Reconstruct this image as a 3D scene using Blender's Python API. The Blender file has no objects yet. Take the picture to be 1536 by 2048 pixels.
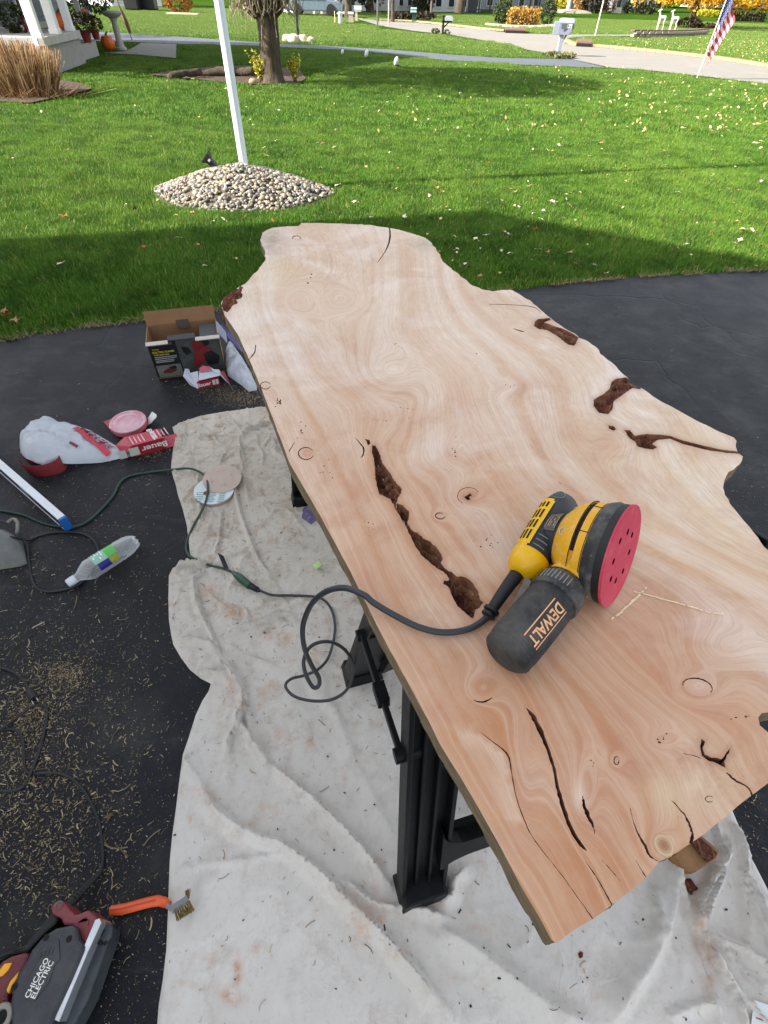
import bpy, bmesh, math, random
import numpy as np
from mathutils import Vector, Matrix
from mathutils.geometry import delaunay_2d_cdt

SC = bpy.context.scene
COL = SC.collection
R = math.radians
random.seed(7)
rng = np.random.default_rng(11)

# ------------------------------------------------------------------ camera
FPX, PITCH, ROLL, CAM_H = 1010.0, R(46.0), R(1.7), 1.45
cam_d = bpy.data.cameras.new('camera')
cam = bpy.data.objects.new('camera', cam_d)
COL.objects.link(cam)
SC.camera = cam
cam_d.sensor_fit = 'HORIZONTAL'
cam_d.sensor_width = 36.0
cam_d.lens = FPX / 1536 * 36.0
cam_d.clip_start, cam_d.clip_end = 0.02, 2000
_f = np.array([0, math.cos(PITCH), -math.sin(PITCH)])
_d0 = np.array([0, -math.sin(PITCH), -math.cos(PITCH)])
_r0 = np.array([1., 0, 0])
_r = _r0 * math.cos(ROLL) - _d0 * math.sin(ROLL)
_d = _d0 * math.cos(ROLL) + _r0 * math.sin(ROLL)
EYE = np.array([0, 0, CAM_H])
_m = Matrix.Identity(4)
for i in range(3):
    _m[i][0], _m[i][1], _m[i][2], _m[i][3] = _r[i], -_d[i], -_f[i], EYE[i]
cam.matrix_world = _m

# ------------------------------------------------------------------ light
SUN_EL, SUN_AZ = 31.0, 16.0        # shadows run to the right and a little away
toward = Vector((-math.cos(R(SUN_AZ)) * math.cos(R(SUN_EL)), -math.sin(R(SUN_AZ)) * math.cos(R(SUN_EL)), math.sin(R(SUN_EL))))
w = bpy.data.worlds.new('World')
SC.world = w
w.use_nodes = True
wn = w.node_tree.nodes
wl = w.node_tree.links
bg = wn['Background']
sky = wn.new('ShaderNodeTexSky')
sky.sky_type = 'NISHITA'
sky.sun_disc = False
sky.sun_elevation = R(SUN_EL)
sky.sun_rotation = math.atan2(toward.x, toward.y)
sky.air_density, sky.dust_density, sky.ozone_density = 1.0, 2.0, 1.0
bg.inputs['Strength'].default_value = 0.15
thin_cloud = wn.new('ShaderNodeHueSaturation')      # bright, milky autumn sky: the blue is washed out by thin cloud
thin_cloud.inputs['Saturation'].default_value = 0.32
wl.new(sky.outputs[0], thin_cloud.inputs['Color'])
wl.new(thin_cloud.outputs[0], bg.inputs['Color'])
sl = bpy.data.lights.new('sun', 'SUN')
sl.energy = 4.9
sl.angle = R(0.53)
sl.color = (1.0, 0.93, 0.82)
sun = bpy.data.objects.new('sun', sl)
sun.rotation_euler = toward.to_track_quat('Z', 'Y').to_euler()
sun.location = (-20, -6, 15)
COL.objects.link(sun)
SC.view_settings.view_transform = 'Standard'
SC.view_settings.look = 'None'
SC.view_settings.gamma = 1.0
SC.view_settings.exposure = 1.45
SC.view_settings.use_curve_mapping = False
SC.cycles.max_bounces = 8
SC.cycles.transparent_max_bounces = 12

# ------------------------------------------------------------------ helpers
def at(px, py, z=0.0):
    """The real point on the level z that the photograph's pixel looks at."""
    d = _f + _r * (px - 768) / FPX + _d * (py - 1024) / FPX
    t = (z - CAM_H) / d[2]
    return EYE + d * t

def at2(pts, z=0.0):
    return [tuple(at(x, y, z)[:2]) for x, y in pts]

def pix(P):
    q = np.asarray(P, float) - EYE
    wd = q @ _f
    return np.stack([768 + FPX * (q @ _r) / wd, 1024 + FPX * (q @ _d) / wd], -1)

def depth(p):
    return float((np.asarray(p) - EYE) @ _f)

def hz(px, py, ty):
    b = at(px, py)
    lo, hi = 0.0, 30.0
    for _ in range(45):
        m = (lo + hi) / 2
        q = b + np.array([0, 0, m])
        if depth(q) > 0.1 and pix(q)[1] > ty: lo = m
        else: hi = m
    return lo

def lin(c):
    c = [x / 255 for x in c]
    return tuple((x / 12.92 if x <= 0.04045 else ((x + 0.055) / 1.055) ** 2.4) for x in c)

def col4(c):
    return (c[0], c[1], c[2], 1.0)

# ---- smooth value noise on arrays (for shapes)
def _h2(ix, iy, seed):
    n = (ix.astype(np.int64) * 374761393 + iy.astype(np.int64) * 668265263 + seed * 974711) & 0xffffffff
    n = ((n ^ (n >> 13)) * 1274126177) & 0xffffffff
    return ((n ^ (n >> 16)) & 0xffffff) / 0xffffff

def vnoise(x, y, seed=0):
    x = np.asarray(x, float); y = np.asarray(y, float)
    ix = np.floor(x); iy = np.floor(y)
    fx = x - ix; fy = y - iy
    ux = fx * fx * fx * (fx * (fx * 6 - 15) + 10); uy = fy * fy * fy * (fy * (fy * 6 - 15) + 10)
    a = _h2(ix, iy, seed); b = _h2(ix + 1, iy, seed); c = _h2(ix, iy + 1, seed); d = _h2(ix + 1, iy + 1, seed)
    return (a * (1 - ux) + b * ux) * (1 - uy) + (c * (1 - ux) + d * ux) * uy - 0.5

def fbm(x, y, oct=4, seed=0, gain=0.5):
    s = 0; a = 1
    for k in range(oct):
        s = s + a * vnoise(np.asarray(x) * 2 ** k + 17.3 * k, np.asarray(y) * 2 ** k - 9.1 * k, seed + k)
        a *= gain
    return s

def inpoly(x, y, poly):
    x = np.asarray(x, float); y = np.asarray(y, float)
    r = np.zeros(x.shape, bool)
    n = len(poly)
    for i in range(n):
        x1, y1 = poly[i]; x2, y2 = poly[(i + 1) % n]
        if y1 == y2: continue
        c = (y1 > y) != (y2 > y)
        r ^= c & (x < (x2 - x1) * (y - y1) / (y2 - y1) + x1)
    return r

def dpoly(x, y, pts, closed=False):
    """distance to a polyline, side sign and how far along it"""
    x = np.asarray(x, float); y = np.asarray(y, float)
    best = np.full(x.shape, 1e9); sg = np.zeros(x.shape); al = np.zeros(x.shape)
    n = len(pts)
    tot = 0.0
    segs = n if closed else n - 1
    for i in range(segs):
        ax, ay = pts[i]; bx, by = pts[(i + 1) % n]
        dx, dy = bx - ax, by - ay
        L2 = dx * dx + dy * dy + 1e-12
        t = np.clip(((x - ax) * dx + (y - ay) * dy) / L2, 0, 1)
        qx, qy = x - ax - t * dx, y - ay - t * dy
        d = np.hypot(qx, qy)
        k = d < best
        best = np.where(k, d, best)
        sg = np.where(k, np.sign(dx * qy - dy * qx), sg)
        al = np.where(k, tot + t * math.sqrt(L2), al)
        tot += math.sqrt(L2)
    return best, sg, al / max(tot, 1e-9)

def smooth_path(pts, n=8, closed=False):
    """Catmull-Rom through the points"""
    P = [np.array(p, float) for p in pts]
    out = []
    m = len(P)
    rngk = range(m) if closed else range(m - 1)
    for i in rngk:
        if closed:
            p0, p1, p2, p3 = P[i - 1], P[i], P[(i + 1) % m], P[(i + 2) % m]
        else:
            p0, p1, p2, p3 = P[max(i - 1, 0)], P[i], P[i + 1], P[min(i + 2, m - 1)]
        for k in range(n):
            t = k / n
            out.append(0.5 * ((2 * p1) + (-p0 + p2) * t + (2 * p0 - 5 * p1 + 4 * p2 - p3) * t * t + (-p0 + 3 * p1 - 3 * p2 + p3) * t ** 3))
    if not closed: out.append(P[-1])
    return out

def resample(pts, step, closed=False, jit=0.0):
    P = [np.array(p, float) for p in pts]
    if closed: P.append(P[0])
    out = []
    for a, b in zip(P[:-1], P[1:]):
        L = np.linalg.norm(b - a)
        k = max(1, int(round(L / step)))
        for i in range(k):
            out.append(a + (b - a) * i / k)
    if not closed: out.append(P[-1])
    if jit:
        out = [p + np.array([random.uniform(-jit, jit) for _ in p]) for p in out]
    return out

class MB:
    """collects geometry and links it as ONE mesh object"""
    def __init__(s):
        s.v = []; s.f = []; s.mi = []; s.m = 0
    def add(s, verts, faces, m=None):
        o = len(s.v)
        s.v.extend([tuple(map(float, p)) for p in verts])
        for f in faces:
            s.f.append(tuple(i + o for i in f)); s.mi.append(s.m if m is None else m)
        return o
    def box(s, c, size, rot=None, m=None, taper=1.0):
        c = np.array(c, float); h = np.array(size, float) / 2
        vs = []
        for z in (-1, 1):
            k = taper if z > 0 else 1.0
            for x, y in ((-1, -1), (1, -1), (1, 1), (-1, 1)):
                vs.append(Vector((x * h[0] * k, y * h[1] * k, z * h[2])))
        if rot is not None: vs = [rot @ p for p in vs]
        s.add([Vector(c) + p for p in vs], [(0, 3, 2, 1), (4, 5, 6, 7), (0, 1, 5, 4), (1, 2, 6, 5), (2, 3, 7, 6), (3, 0, 4, 7)], m)
        return s
    def beam(s, a, b, w, h, up=(0, 0, 1), m=None, w2=None, h2=None):
        """bar of section w x h between two points"""
        a = Vector(a); b = Vector(b); d = (b - a).normalized()
        if d.cross(Vector(up)).length < 1e-3: up = (0, 1, 0)
        x = d.cross(Vector(up)).normalized(); y = x.cross(d).normalized()
        vs = []
        for p, ww, hh in ((a, w, h), (b, w2 or w, h2 or h)):
            for i, j in ((-1, -1), (1, -1), (1, 1), (-1, 1)):
                vs.append(p + x * ww / 2 * i + y * hh / 2 * j)
        s.add(vs, [(0, 1, 2, 3), (7, 6, 5, 4), (0, 4, 5, 1), (1, 5, 6, 2), (2, 6, 7, 3), (3, 7, 4, 0)], m)
        return s
    def tube(s, path, r, n=8, caps=True, m=None, squash=1.0):
        P = [Vector(p) for p in path]
        k = len(P)
        rs = [r] * k if not hasattr(r, '__len__') else list(r)
        t = [(P[min(i + 1, k - 1)] - P[max(i - 1, 0)]).normalized() for i in range(k)]
        up = Vector((0, 0, 1)) if abs(t[0].z) < 0.9 else Vector((1, 0, 0))
        x = t[0].cross(up).normalized()
        vs = []
        for i in range(k):
            x = (x - t[i] * x.dot(t[i])).normalized()
            y = t[i].cross(x)
            for j in range(n):
                a = 2 * math.pi * j / n
                vs.append(P[i] + x * rs[i] * math.cos(a) + y * rs[i] * squash * math.sin(a))
        fs = []
        for i in range(k - 1):
            for j in range(n):
                a, b = i * n + j, i * n + (j + 1) % n
                fs.append((a, b, b + n, a + n))
        if caps:
            fs.append(tuple(range(n - 1, -1, -1))); fs.append(tuple(range((k - 1) * n, k * n)))
        s.add(vs, fs, m)
        return s
    def lathe(s, o, axis, prof, n=24, m=None, cap0=True, cap1=True, arc=None, xdir=None):
        o = Vector(o); z = Vector(axis).normalized()
        x = Vector(xdir) if xdir is not None else z.orthogonal()
        x = (x - z * x.dot(z)).normalized(); y = z.cross(x)
        vs = []
        for t, r in prof:
            for j in range(n):
                a = 2 * math.pi * j / n
                vs.append(o + z * t + x * r * math.cos(a) + y * r * math.sin(a))
        fs = []
        for i in range(len(prof) - 1):
            for j in range(n):
                a, b = i * n + j, i * n + (j + 1) % n
                fs.append((a, b, b + n, a + n))
        if cap0: fs.append(tuple(range(n - 1, -1, -1)))
        if cap1: fs.append(tuple(range((len(prof) - 1) * n, len(prof) * n)))
        s.add(vs, fs, m)
        return s
    def prism(s, o, ux, uy, pts, d, m=None, bev=0.0):
        """flat outline pts in the plane (ux,uy) through o, thickness d along ux x uy"""
        o = Vector(o); ux = Vector(ux); uy = Vector(uy); n = ux.cross(uy).normalized()
        k = len(pts)
        area = sum(pts[i][0] * pts[(i + 1) % k][1] - pts[(i + 1) % k][0] * pts[i][1] for i in range(k))
        if area < 0: pts = pts[::-1]
        cx = sum(p[0] for p in pts) / k; cy = sum(p[1] for p in pts) / k
        rings = [(0, 1.0), (d, 1.0)] if not bev else [(0, 1 - bev), (d * 0.18, 1.0), (d * 0.82, 1.0), (d, 1 - bev)]
        vs = []
        for z, q in rings:
            for px, py in pts:
                vs.append(o + ux * (cx + (px - cx) * q) + uy * (cy + (py - cy) * q) + n * z)
        fs = [tuple(range(k - 1, -1, -1)), tuple(range((len(rings) - 1) * k, len(rings) * k))]
        for r_ in range(len(rings) - 1):
            for i in range(k):
                j = (i + 1) % k
                fs.append((r_ * k + i, r_ * k + j, r_ * k + k + j, r_ * k + k + i))
        s.add(vs, fs, m)
        return s
    def blob(s, c, rad, nu=10, nv=7, rough=0.0, seed=0, rot=None, m=None):
        c = Vector(c); vs = []; fs = []
        rd = random.Random(seed)
        for i in range(nv + 1):
            th = math.pi * i / nv
            for j in range(nu):
                ph = 2 * math.pi * j / nu
                k = 1 + (rd.uniform(-rough, rough) if 0 < i < nv else 0)
                p = Vector((rad[0] * math.sin(th) * math.cos(ph) * k, rad[1] * math.sin(th) * math.sin(ph) * k, rad[2] * math.cos(th) * k))
                if rot is not None: p = rot @ p
                vs.append(c + p)
        for i in range(nv):
            for j in range(nu):
                a, b = i * nu + j, i * nu + (j + 1) % nu
                fs.append((a, a + nu, b + nu, b))
        s.add(vs, fs, m)
        return s
    def mesh(s, name, mats, smooth=True, off=(0, 0, 0)):
        me = bpy.data.meshes.new(name)
        v = np.array(s.v, float).reshape(-1, 3) - np.array(off, float)
        me.from_pydata(v.tolist(), [], s.f)
        for mt in (mats if isinstance(mats, (list, tuple)) else [mats]): me.materials.append(mt)
        me.polygons.foreach_set('material_index', s.mi)
        me.polygons.foreach_set('use_smooth', [bool(smooth)] * len(s.f))
        me.update()
        return me

def wloc(o):
    l = np.zeros(3)
    while o is not None:
        l += np.array(o.location); o = o.parent
    return l

def obj(name, mb, mats, parent=None, smooth=True, bevel=0.0, auto=40, seg=2, local=False):
    off = wloc(parent) if (parent is not None and not local) else (0, 0, 0)
    me = mb.mesh(name, mats, smooth, off) if isinstance(mb, MB) else mb
    if not isinstance(mb, MB) and parent is not None and not local:
        me.transform(Matrix.Translation(-Vector(off)))
    o = bpy.data.objects.new(name, me)
    COL.objects.link(o)
    if parent is not None: o.parent = parent
    if bevel:
        b = o.modifiers.new('bevel', 'BEVEL'); b.width = bevel; b.segments = seg; b.limit_method = 'ANGLE'; b.angle_limit = R(35)
    if smooth and auto:
        sharp_edges(me, auto)
    return o

def sharp_edges(me, deg):
    bm = bmesh.new(); bm.from_mesh(me)
    c = R(deg)
    for e in bm.edges:
        if len(e.link_faces) == 2 and e.calc_face_angle(0) > c: e.smooth = False
    bm.to_mesh(me); bm.free()

def thing(name, label, cat, loc=(0, 0, 0), group=None):
    o = bpy.data.objects.new(name, None)
    COL.objects.link(o)
    o.location = loc
    o.empty_display_size = 0.05
    o['label'] = label; o['category'] = cat
    if group: o['group'] = group
    return o

def tag(o, label, cat, group=None):
    o['label'] = label; o['category'] = cat
    if group: o['group'] = group
    return o

def kind(o, k):
    o['kind'] = k
    return o

def dup(root, loc, rz=0.0, label=None, scale=1.0):
    r = root.copy(); COL.objects.link(r)
    r.location = loc; r.rotation_euler = (0, 0, rz)
    r.scale = (scale,) * 3
    if label: r['label'] = label
    for ch in list(root.children):
        c = ch.copy(); COL.objects.link(c); c.parent = r
        for g in list(ch.children):
            d = g.copy(); COL.objects.link(d); d.parent = c
    return r

FONT_BOLD = None
def text_mb(body, size, place, m=0, spacing=1.0, xs=1.0):
    """flat lettering; place maps (x, y) in text space (centred) to a 3D point"""
    cu = bpy.data.curves.new('lettering', 'FONT')
    cu.body = body; cu.size = size; cu.align_x = 'CENTER'; cu.align_y = 'CENTER'; cu.resolution_u = 3
    cu.space_character = spacing
    cu.offset = size * 0.022
    to = bpy.data.objects.new('lettering', cu)
    COL.objects.link(to)
    dg = bpy.context.evaluated_depsgraph_get()
    me = bpy.data.meshes.new_from_object(to.evaluated_get(dg))
    b = MB()
    if len(me.vertices):
        # split long edges so that lettering can bend
        b.add([place(v.co.x * xs, v.co.y) for v in me.vertices], [tuple(p.vertices) for p in me.polygons], m)
    bpy.data.objects.remove(to); bpy.data.curves.remove(cu); bpy.data.meshes.remove(me)
    return b

def cdt(outer, holes, extra, keep=None):
    """constrained triangulation of outer minus holes with extra points; returns verts (n,2), tris, edge info"""
    vs = []; es = []
    for loop in [outer] + list(holes):
        o = len(vs); k = len(loop)
        vs += [Vector((p[0], p[1])) for p in loop]
        es += [(o + i, o + (i + 1) % k) for i in range(k)]
    vs += [Vector((p[0], p[1])) for p in extra]
    ov, oe, of, *_ = delaunay_2d_cdt(vs, es, [], 0, 1e-6)
    V = np.array([(p.x, p.y) for p in ov]); T = np.array([f for f in of if len(f) == 3])
    c = V[T].mean(1)
    ins = inpoly(c[:, 0], c[:, 1], outer)
    hol = np.zeros(len(T), bool)
    for h in holes:
        hx = [p[0] for p in h]; hy = [p[1] for p in h]
        bb = (c[:, 0] > min(hx)) & (c[:, 0] < max(hx)) & (c[:, 1] > min(hy)) & (c[:, 1] < max(hy))
        if bb.any():
            ii = np.where(bb)[0]
            hol[ii] |= inpoly(c[ii, 0], c[ii, 1], h)
    return V, T, ins, hol

def fill_grid(outer, step, margin=0.0, jit=0.25, holes=()):
    xs = [p[0] for p in outer]; ys = [p[1] for p in outer]
    gx, gy = np.meshgrid(np.arange(min(xs), max(xs), step), np.arange(min(ys), max(ys), step))
    gx = (gx + rng.uniform(-jit, jit, gx.shape) * step).ravel(); gy = (gy + rng.uniform(-jit, jit, gy.shape) * step).ravel()
    k = inpoly(gx, gy, outer)
    gx, gy = gx[k], gy[k]
    if margin:
        d, _, _ = dpoly(gx, gy, outer, True)
        gx, gy = gx[d > margin], gy[d > margin]
    return np.stack([gx, gy], 1)

# ------------------------------------------------------------------ materials
class NT:
    """small wrapper to write node graphs tersely"""
    def __init__(s, name):
        s.mat = bpy.data.materials.new(name)
        s.mat.use_nodes = True
        s.t = s.mat.node_tree
        s.b = s.t.nodes['Principled BSDF']
        s.out = s.t.nodes['Material Output']
    def n(s, typ, **kw):
        nd = s.t.nodes.new('ShaderNode' + typ)
        for k, v in kw.items(): setattr(nd, k, v)
        return nd
    def l(s, a, b):
        s.t.links.new(a, b)
    def val(s, sock, v):
        if hasattr(v, 'is_linked') or isinstance(v, bpy.types.NodeSocket): s.l(v, sock)
        elif isinstance(v, (tuple, list)) and len(v) == 3 and sock.type == 'RGBA': sock.default_value = (*v, 1)
        else: sock.default_value = v
    def coord(s, kind='Object'):
        return s.n('TexCoord').outputs[kind]
    def mapping(s, vec, scale=(1, 1, 1), loc=(0, 0, 0), rot=(0, 0, 0)):
        m = s.n('Mapping'); s.l(vec, m.inputs[0])
        m.inputs['Scale'].default_value = scale; m.inputs['Location'].default_value = loc; m.inputs['Rotation'].default_value = rot
        return m.outputs[0]
    def noise(s, vec=None, scale=5, detail=4, rough=0.55, dim='3D', w=None, dist=0.0, out='Fac'):
        x = s.n('TexNoise', noise_dimensions=dim)
        if vec is not None and dim != '1D': s.l(vec, x.inputs['Vector'])
        if w is not None: s.val(x.inputs['W'], w)
        x.inputs['Scale'].default_value = scale; x.inputs['Detail'].default_value = detail
        x.inputs['Roughness'].default_value = rough; x.inputs['Distortion'].default_value = dist
        return x.outputs[out]
    def voro(s, vec, scale=5, feature='F1', out='Distance', rand=1.0):
        x = s.n('TexVoronoi', feature=feature); s.l(vec, x.inputs['Vector']); x.inputs['Scale'].default_value = scale
        x.inputs['Randomness'].default_value = rand
        return x.outputs[out]
    def ramp(s, fac, stops, interp='LINEAR'):
        r = s.n('ValToRGB'); s.l(fac, r.inputs[0])
        e = r.color_ramp.elements
        r.color_ramp.interpolation = interp
        while len(e) < len(stops): e.new(0.5)
        for el, (p, c) in zip(e, stops):
            el.position = p
            el.color = (c, c, c, 1) if not hasattr(c, '__len__') else (*c[:3], 1)
        return r.outputs[0]
    def mix(s, fac, a, b, blend='MIX'):
        m = s.n('Mix', data_type='RGBA', blend_type=blend)
        s.val(m.inputs[0], fac); s.val(m.inputs[6], a); s.val(m.inputs[7], b)
        return m.outputs[2]
    def math(s, op, a, b=0.0, c=None, clamp=False):
        m = s.n('Math', operation=op, use_clamp=clamp)
        s.val(m.inputs[0], a); s.val(m.inputs[1], b)
        if c is not None: s.val(m.inputs[2], c)
        return m.outputs[0]
    def attr(s, name, out='Fac'):
        a = s.n('Attribute', attribute_name=name); return a.outputs[out]
    def bump(s, h, strength=0.3, dist=0.01, prev=None):
        b = s.n('Bump'); s.l(h, b.inputs['Height']); b.inputs['Strength'].default_value = strength; b.inputs['Distance'].default_value = dist
        if prev is not None: s.l(prev, b.inputs['Normal'])
        return b.outputs[0]
    def set(s, **kw):
        for k, v in kw.items():
            s.val(s.b.inputs[k.replace('_', ' ')], v)
        return s

def M(name, c, rough=0.5, metal=0.0, var=0.12, vs=8.0, bump=0.0, bs=60.0, bd=0.004, dirt=None, dirt_amt=0.0, dirt_s=14.0, rough_var=0.12, coord='Object', coat=0.0):
    """everyday material: base colour with soft unevenness, optional grime and relief"""
    t = NT(name)
    co = t.coord(coord)
    n1 = t.noise(co, vs, 5, 0.6)
    lo = tuple(max(0, x * (1 - var)) for x in c); hi = tuple(min(1, x * (1 + var)) for x in c)
    base = t.mix(t.ramp(n1, [(0.3, 0.0), (0.7, 1.0)]), lo, hi)
    if dirt is not None:
        n2 = t.noise(co, dirt_s, 8, 0.7)
        k = t.ramp(n2, [(0.52, 0.0), (0.72, 1.0)])
        base = t.mix(t.math('MULTIPLY', k, dirt_amt), base, dirt)
    t.set(Base_Color=base, Metallic=metal)
    t.set(Roughness=t.math('MULTIPLY_ADD', t.noise(co, vs * 2.3, 4), rough_var * 2, rough - rough_var))
    if coat: t.set(Coat_Weight=coat, Coat_Roughness=0.15)
    if bump:
        t.set(Normal=t.bump(t.noise(co, bs, 4, 0.6), bump, bd))
    return t.mat
# ================================================================== GROUND
t = NT('turf_soil')
pos = t.n('NewGeometry').outputs['Position']
g1 = t.noise(pos, 0.35, 4); g2 = t.noise(pos, 14, 5, 0.7)
c = t.mix(t.ramp(g1, [(0.35, 0), (0.65, 1)]), lin((50, 76, 24)), lin((64, 90, 30)))
c = t.mix(t.math('MULTIPLY', t.ramp(g2, [(0.35, 1), (0.6, 0)]), 0.5), c, lin((34, 52, 18)))
t.set(Base_Color=c, Roughness=1.0, Specular_IOR_Level=0.0, Normal=t.bump(t.noise(pos, 40, 4), 0.6, 0.03))
m_soil = t.mat

b = MB()
S_ = 600
b.add([(-S_, -S_, -0.012), (S_, -S_, -0.012), (S_, S_, -0.012), (-S_, S_, -0.012)], [(0, 1, 2, 3)])
kind(obj('lawn', b, m_soil), 'structure')

# ---- blacktop driveway
t = NT('driveway_asphalt')
pos = t.n('NewGeometry').outputs['Position']
n1 = t.noise(pos, 1.3, 6, 0.6); n2 = t.noise(pos, 190, 3, 0.75); n5 = t.voro(pos, 150)
c = t.mix(t.ramp(n1, [(0.3, 0), (0.7, 1)]), lin((9, 11, 16)), lin((17, 19, 26)))
c = t.mix(t.math('MULTIPLY', t.ramp(n2, [(0.6, 0), (0.78, 1)]), 0.5), c, lin((92, 94, 100)))
c = t.mix(t.math('MULTIPLY', t.ramp(n5, [(0.0, 1), (0.22, 0)]), 0.35), c, lin((70, 72, 78)))
sd = t.noise(pos, 3.2, 7, 0.72)
c = t.mix(t.math('MULTIPLY', t.ramp(sd, [(0.5, 0), (0.68, 1)]), 0.28), c, lin((84, 82, 78)))
st = t.noise(t.mapping(pos, (1.2, 7, 1), rot=(0, 0, R(-14))), 2.2, 8, 0.75)
c = t.mix(t.math('MULTIPLY', t.ramp(st, [(0.56, 0), (0.74, 1)]), 0.32), c, lin((84, 86, 92)))
vd = t.voro(t.mix(0.12, pos, t.noise(pos, 3.5, 4, out='Color')), 1.15, 'DISTANCE_TO_EDGE')
gate = t.ramp(t.noise(pos, 0.9, 2), [(0.45, 0), (0.6, 1)])
crack = t.math('MULTIPLY', t.ramp(vd, [(0.0, 1), (0.012, 0)]), gate)
vd2 = t.voro(t.mix(0.1, pos, t.noise(pos, 9, 3, out='Color')), 7.5, 'DISTANCE_TO_EDGE')
crk2 = t.math('MULTIPLY', t.ramp(vd2, [(0.0, 1), (0.035, 0)]), t.ramp(t.noise(pos, 1.6, 3), [(0.52, 0), (0.66, 0.7)]))
cr = t.math('MAXIMUM', crack, crk2)
c = t.mix(t.math('MULTIPLY', cr, 0.5), c, lin((9, 10, 13)))
h = t.math('SUBTRACT', t.math('MULTIPLY', n2, 0.5), cr)
t.set(Base_Color=c, Roughness=t.math('MULTIPLY_ADD', t.noise(pos, 5, 5), 0.25, 0.42), Specular_IOR_Level=0.26,
      Normal=t.bump(h, 0.4, 0.004, t.bump(t.noise(pos, 110, 4, .7), 0.5, 0.004)))
m_asph = t.mat
edge_px = [(-260, 730), (0, 682), (80, 668), (150, 657), (230, 648), (300, 640), (440, 622), (640, 602), (850, 587), (1020, 581), (1100, 570), (1180, 562), (1250, 555), (1330, 551), (1400, 547), (1470, 543), (1536, 540), (1680, 532)]
drive_edge = resample(smooth_path(at2(edge_px), 5), 0.03)
drive_edge = [p + np.array([0, 0.015 * fbm(p[0] * 9, p[1] * 9, 3, 5)]) for p in drive_edge]
drive_poly = [tuple(p) for p in drive_edge] + [(14, 5.2), (14, -9), (-6.2, -9), (-6.2, 1.7)]
V, T, ins, _ = cdt(drive_poly, [], fill_grid(drive_poly, 0.35, 0.15))
b = MB(); b.add([(x, y, 0.0) for x, y in V], T[ins])
kind(obj('driveway', b, m_asph, smooth=False), 'structure')

# ---- photographer's house: its gable throws the shade over the driveway
m_sid = M('white_siding', (0.72, 0.72, 0.70), 0.5, var=0.04)
m_shing = M('roof_shingle', (0.09, 0.085, 0.08), 0.9, var=0.3, vs=20)
m_glass = M('window_glass', (0.02, 0.025, 0.03), 0.08, var=0.0)
m_trim = M('white_trim', (0.78, 0.78, 0.77), 0.45, var=0.03)
HX, HY0, HY1, HW, HR = -6.4, -6.2, 3.15, 4.45, 7.4
hs = thing('house', 'white sided gable house beside the driveway throwing its shade on the workbench', 'house', (HX, HY1, 0))
DY = HY1 - HY0; ym = -DY / 2
b = MB()
b.prism((-10, 0, 0), (0, 1, 0), (0, 0, 1), [(-DY, 0), (0, 0), (0, HW), (ym, HR), (-DY, HW)], 10)
obj('wall', b, m_sid, hs, smooth=False, local=True)
b = MB()
for s_ in (1, -1):
    e = 0.12 if s_ > 0 else -DY - 0.12
    b.add([(0.15, ym, HR + 0.14), (-10.2, ym, HR + 0.14), (-10.2, e, HW + 0.03), (0.15, e, HW + 0.03),
           (0.15, ym, HR + 0.02), (-10.2, ym, HR + 0.02), (-10.2, e, HW - 0.09), (0.15, e, HW - 0.09)],
          [(0, 1, 2, 3), (7, 6, 5, 4), (0, 3, 7, 4), (1, 5, 6, 2), (3, 2, 6, 7)])
obj('roof', b, m_shing, hs, smooth=False, local=True)
for yy in (-6.8, -2.4):
    b = MB(); b.box((0.03, yy, 1.6), (0.06, 1.1, 1.4)); wf = obj('window', b, m_trim, hs, smooth=False, local=True)
    b = MB(); b.box((0.065, yy, 1.6), (0.02, 0.94, 1.24)); obj('pane', b, m_glass, wf, smooth=False, local=True)
hs.rotation_euler.z = R(16)

# ---- neighbour's blacktop drive, walk, street, cross street, kerbs
def sheet(name, poly, m, z, grid=1.5):
    V, T, ins, _ = cdt(poly, [], fill_grid(poly, grid, grid * 0.3))
    b = MB(); b.add([(x, y, z) for x, y in V], T[ins])
    return kind(obj(name, b, m, smooth=False), 'structure')
m_nd = M('weathered_asphalt', lin((84, 90, 98)), 0.75, var=0.1, vs=1.5, bump=0.2, bs=40, bd=0.01)
nd_up = [(150, 62), (235, 66), (400, 76), (520, 85), (640, 91), (780, 99), (898, 109), (1010, 116), (1098, 117.5), (1140, 118)]
nd_lo = [(1215, 135.5), (1160, 134), (1020, 128), (890, 120), (780, 107.5), (680, 99), (557, 94), (520, 91.5), (380, 88.5), (242, 83), (150, 80)]
nd_poly = at2(nd_up + nd_lo)
sheet('neighbour_drive', nd_poly, m_nd, 0.0)
m_conc = M('pale_concrete', lin((128, 124, 117)), 0.85, var=0.07, vs=2.0, bump=0.2, bs=30, bd=0.01, dirt=lin((150, 143, 130)), dirt_amt=0.5, dirt_s=0.8)
m_walk = M('walk_concrete', lin((120, 116, 110)), 0.85, var=0.08, vs=3, bump=0.2, bs=30, bd=0.01)
st_near = [(1700, 186), (1536, 168), (1400, 152), (1300, 141), (1222, 135.5), (1140, 118), (1098, 107), (1046, 98), (968, 81), (898, 69), (828, 62), (760, 51.5), (722, 40)]
st_far = [(700, 33), (760, 42), (820, 44.5), (890, 51), (968, 60), (1020, 66), (1108, 69), (1175, 69), (1300, 69.5), (1300, 72), (1180, 72), (1135, 76), (1124, 81), (1150, 92), (1200, 95.5), (1250, 100), (1350, 110), (1450, 122), (1536, 136), (1700, 158)]
st_poly = at2(st_near + st_far)
sheet('street', st_poly, m_conc, 0.004)
walk_poly = at2([(283, 86), (353, 88.5), (352, 116.5), (280, 110), (206, 106), (250, 103), (262, 98)])
sheet('walk', walk_poly, m_walk, 0.006, 0.4)
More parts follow.
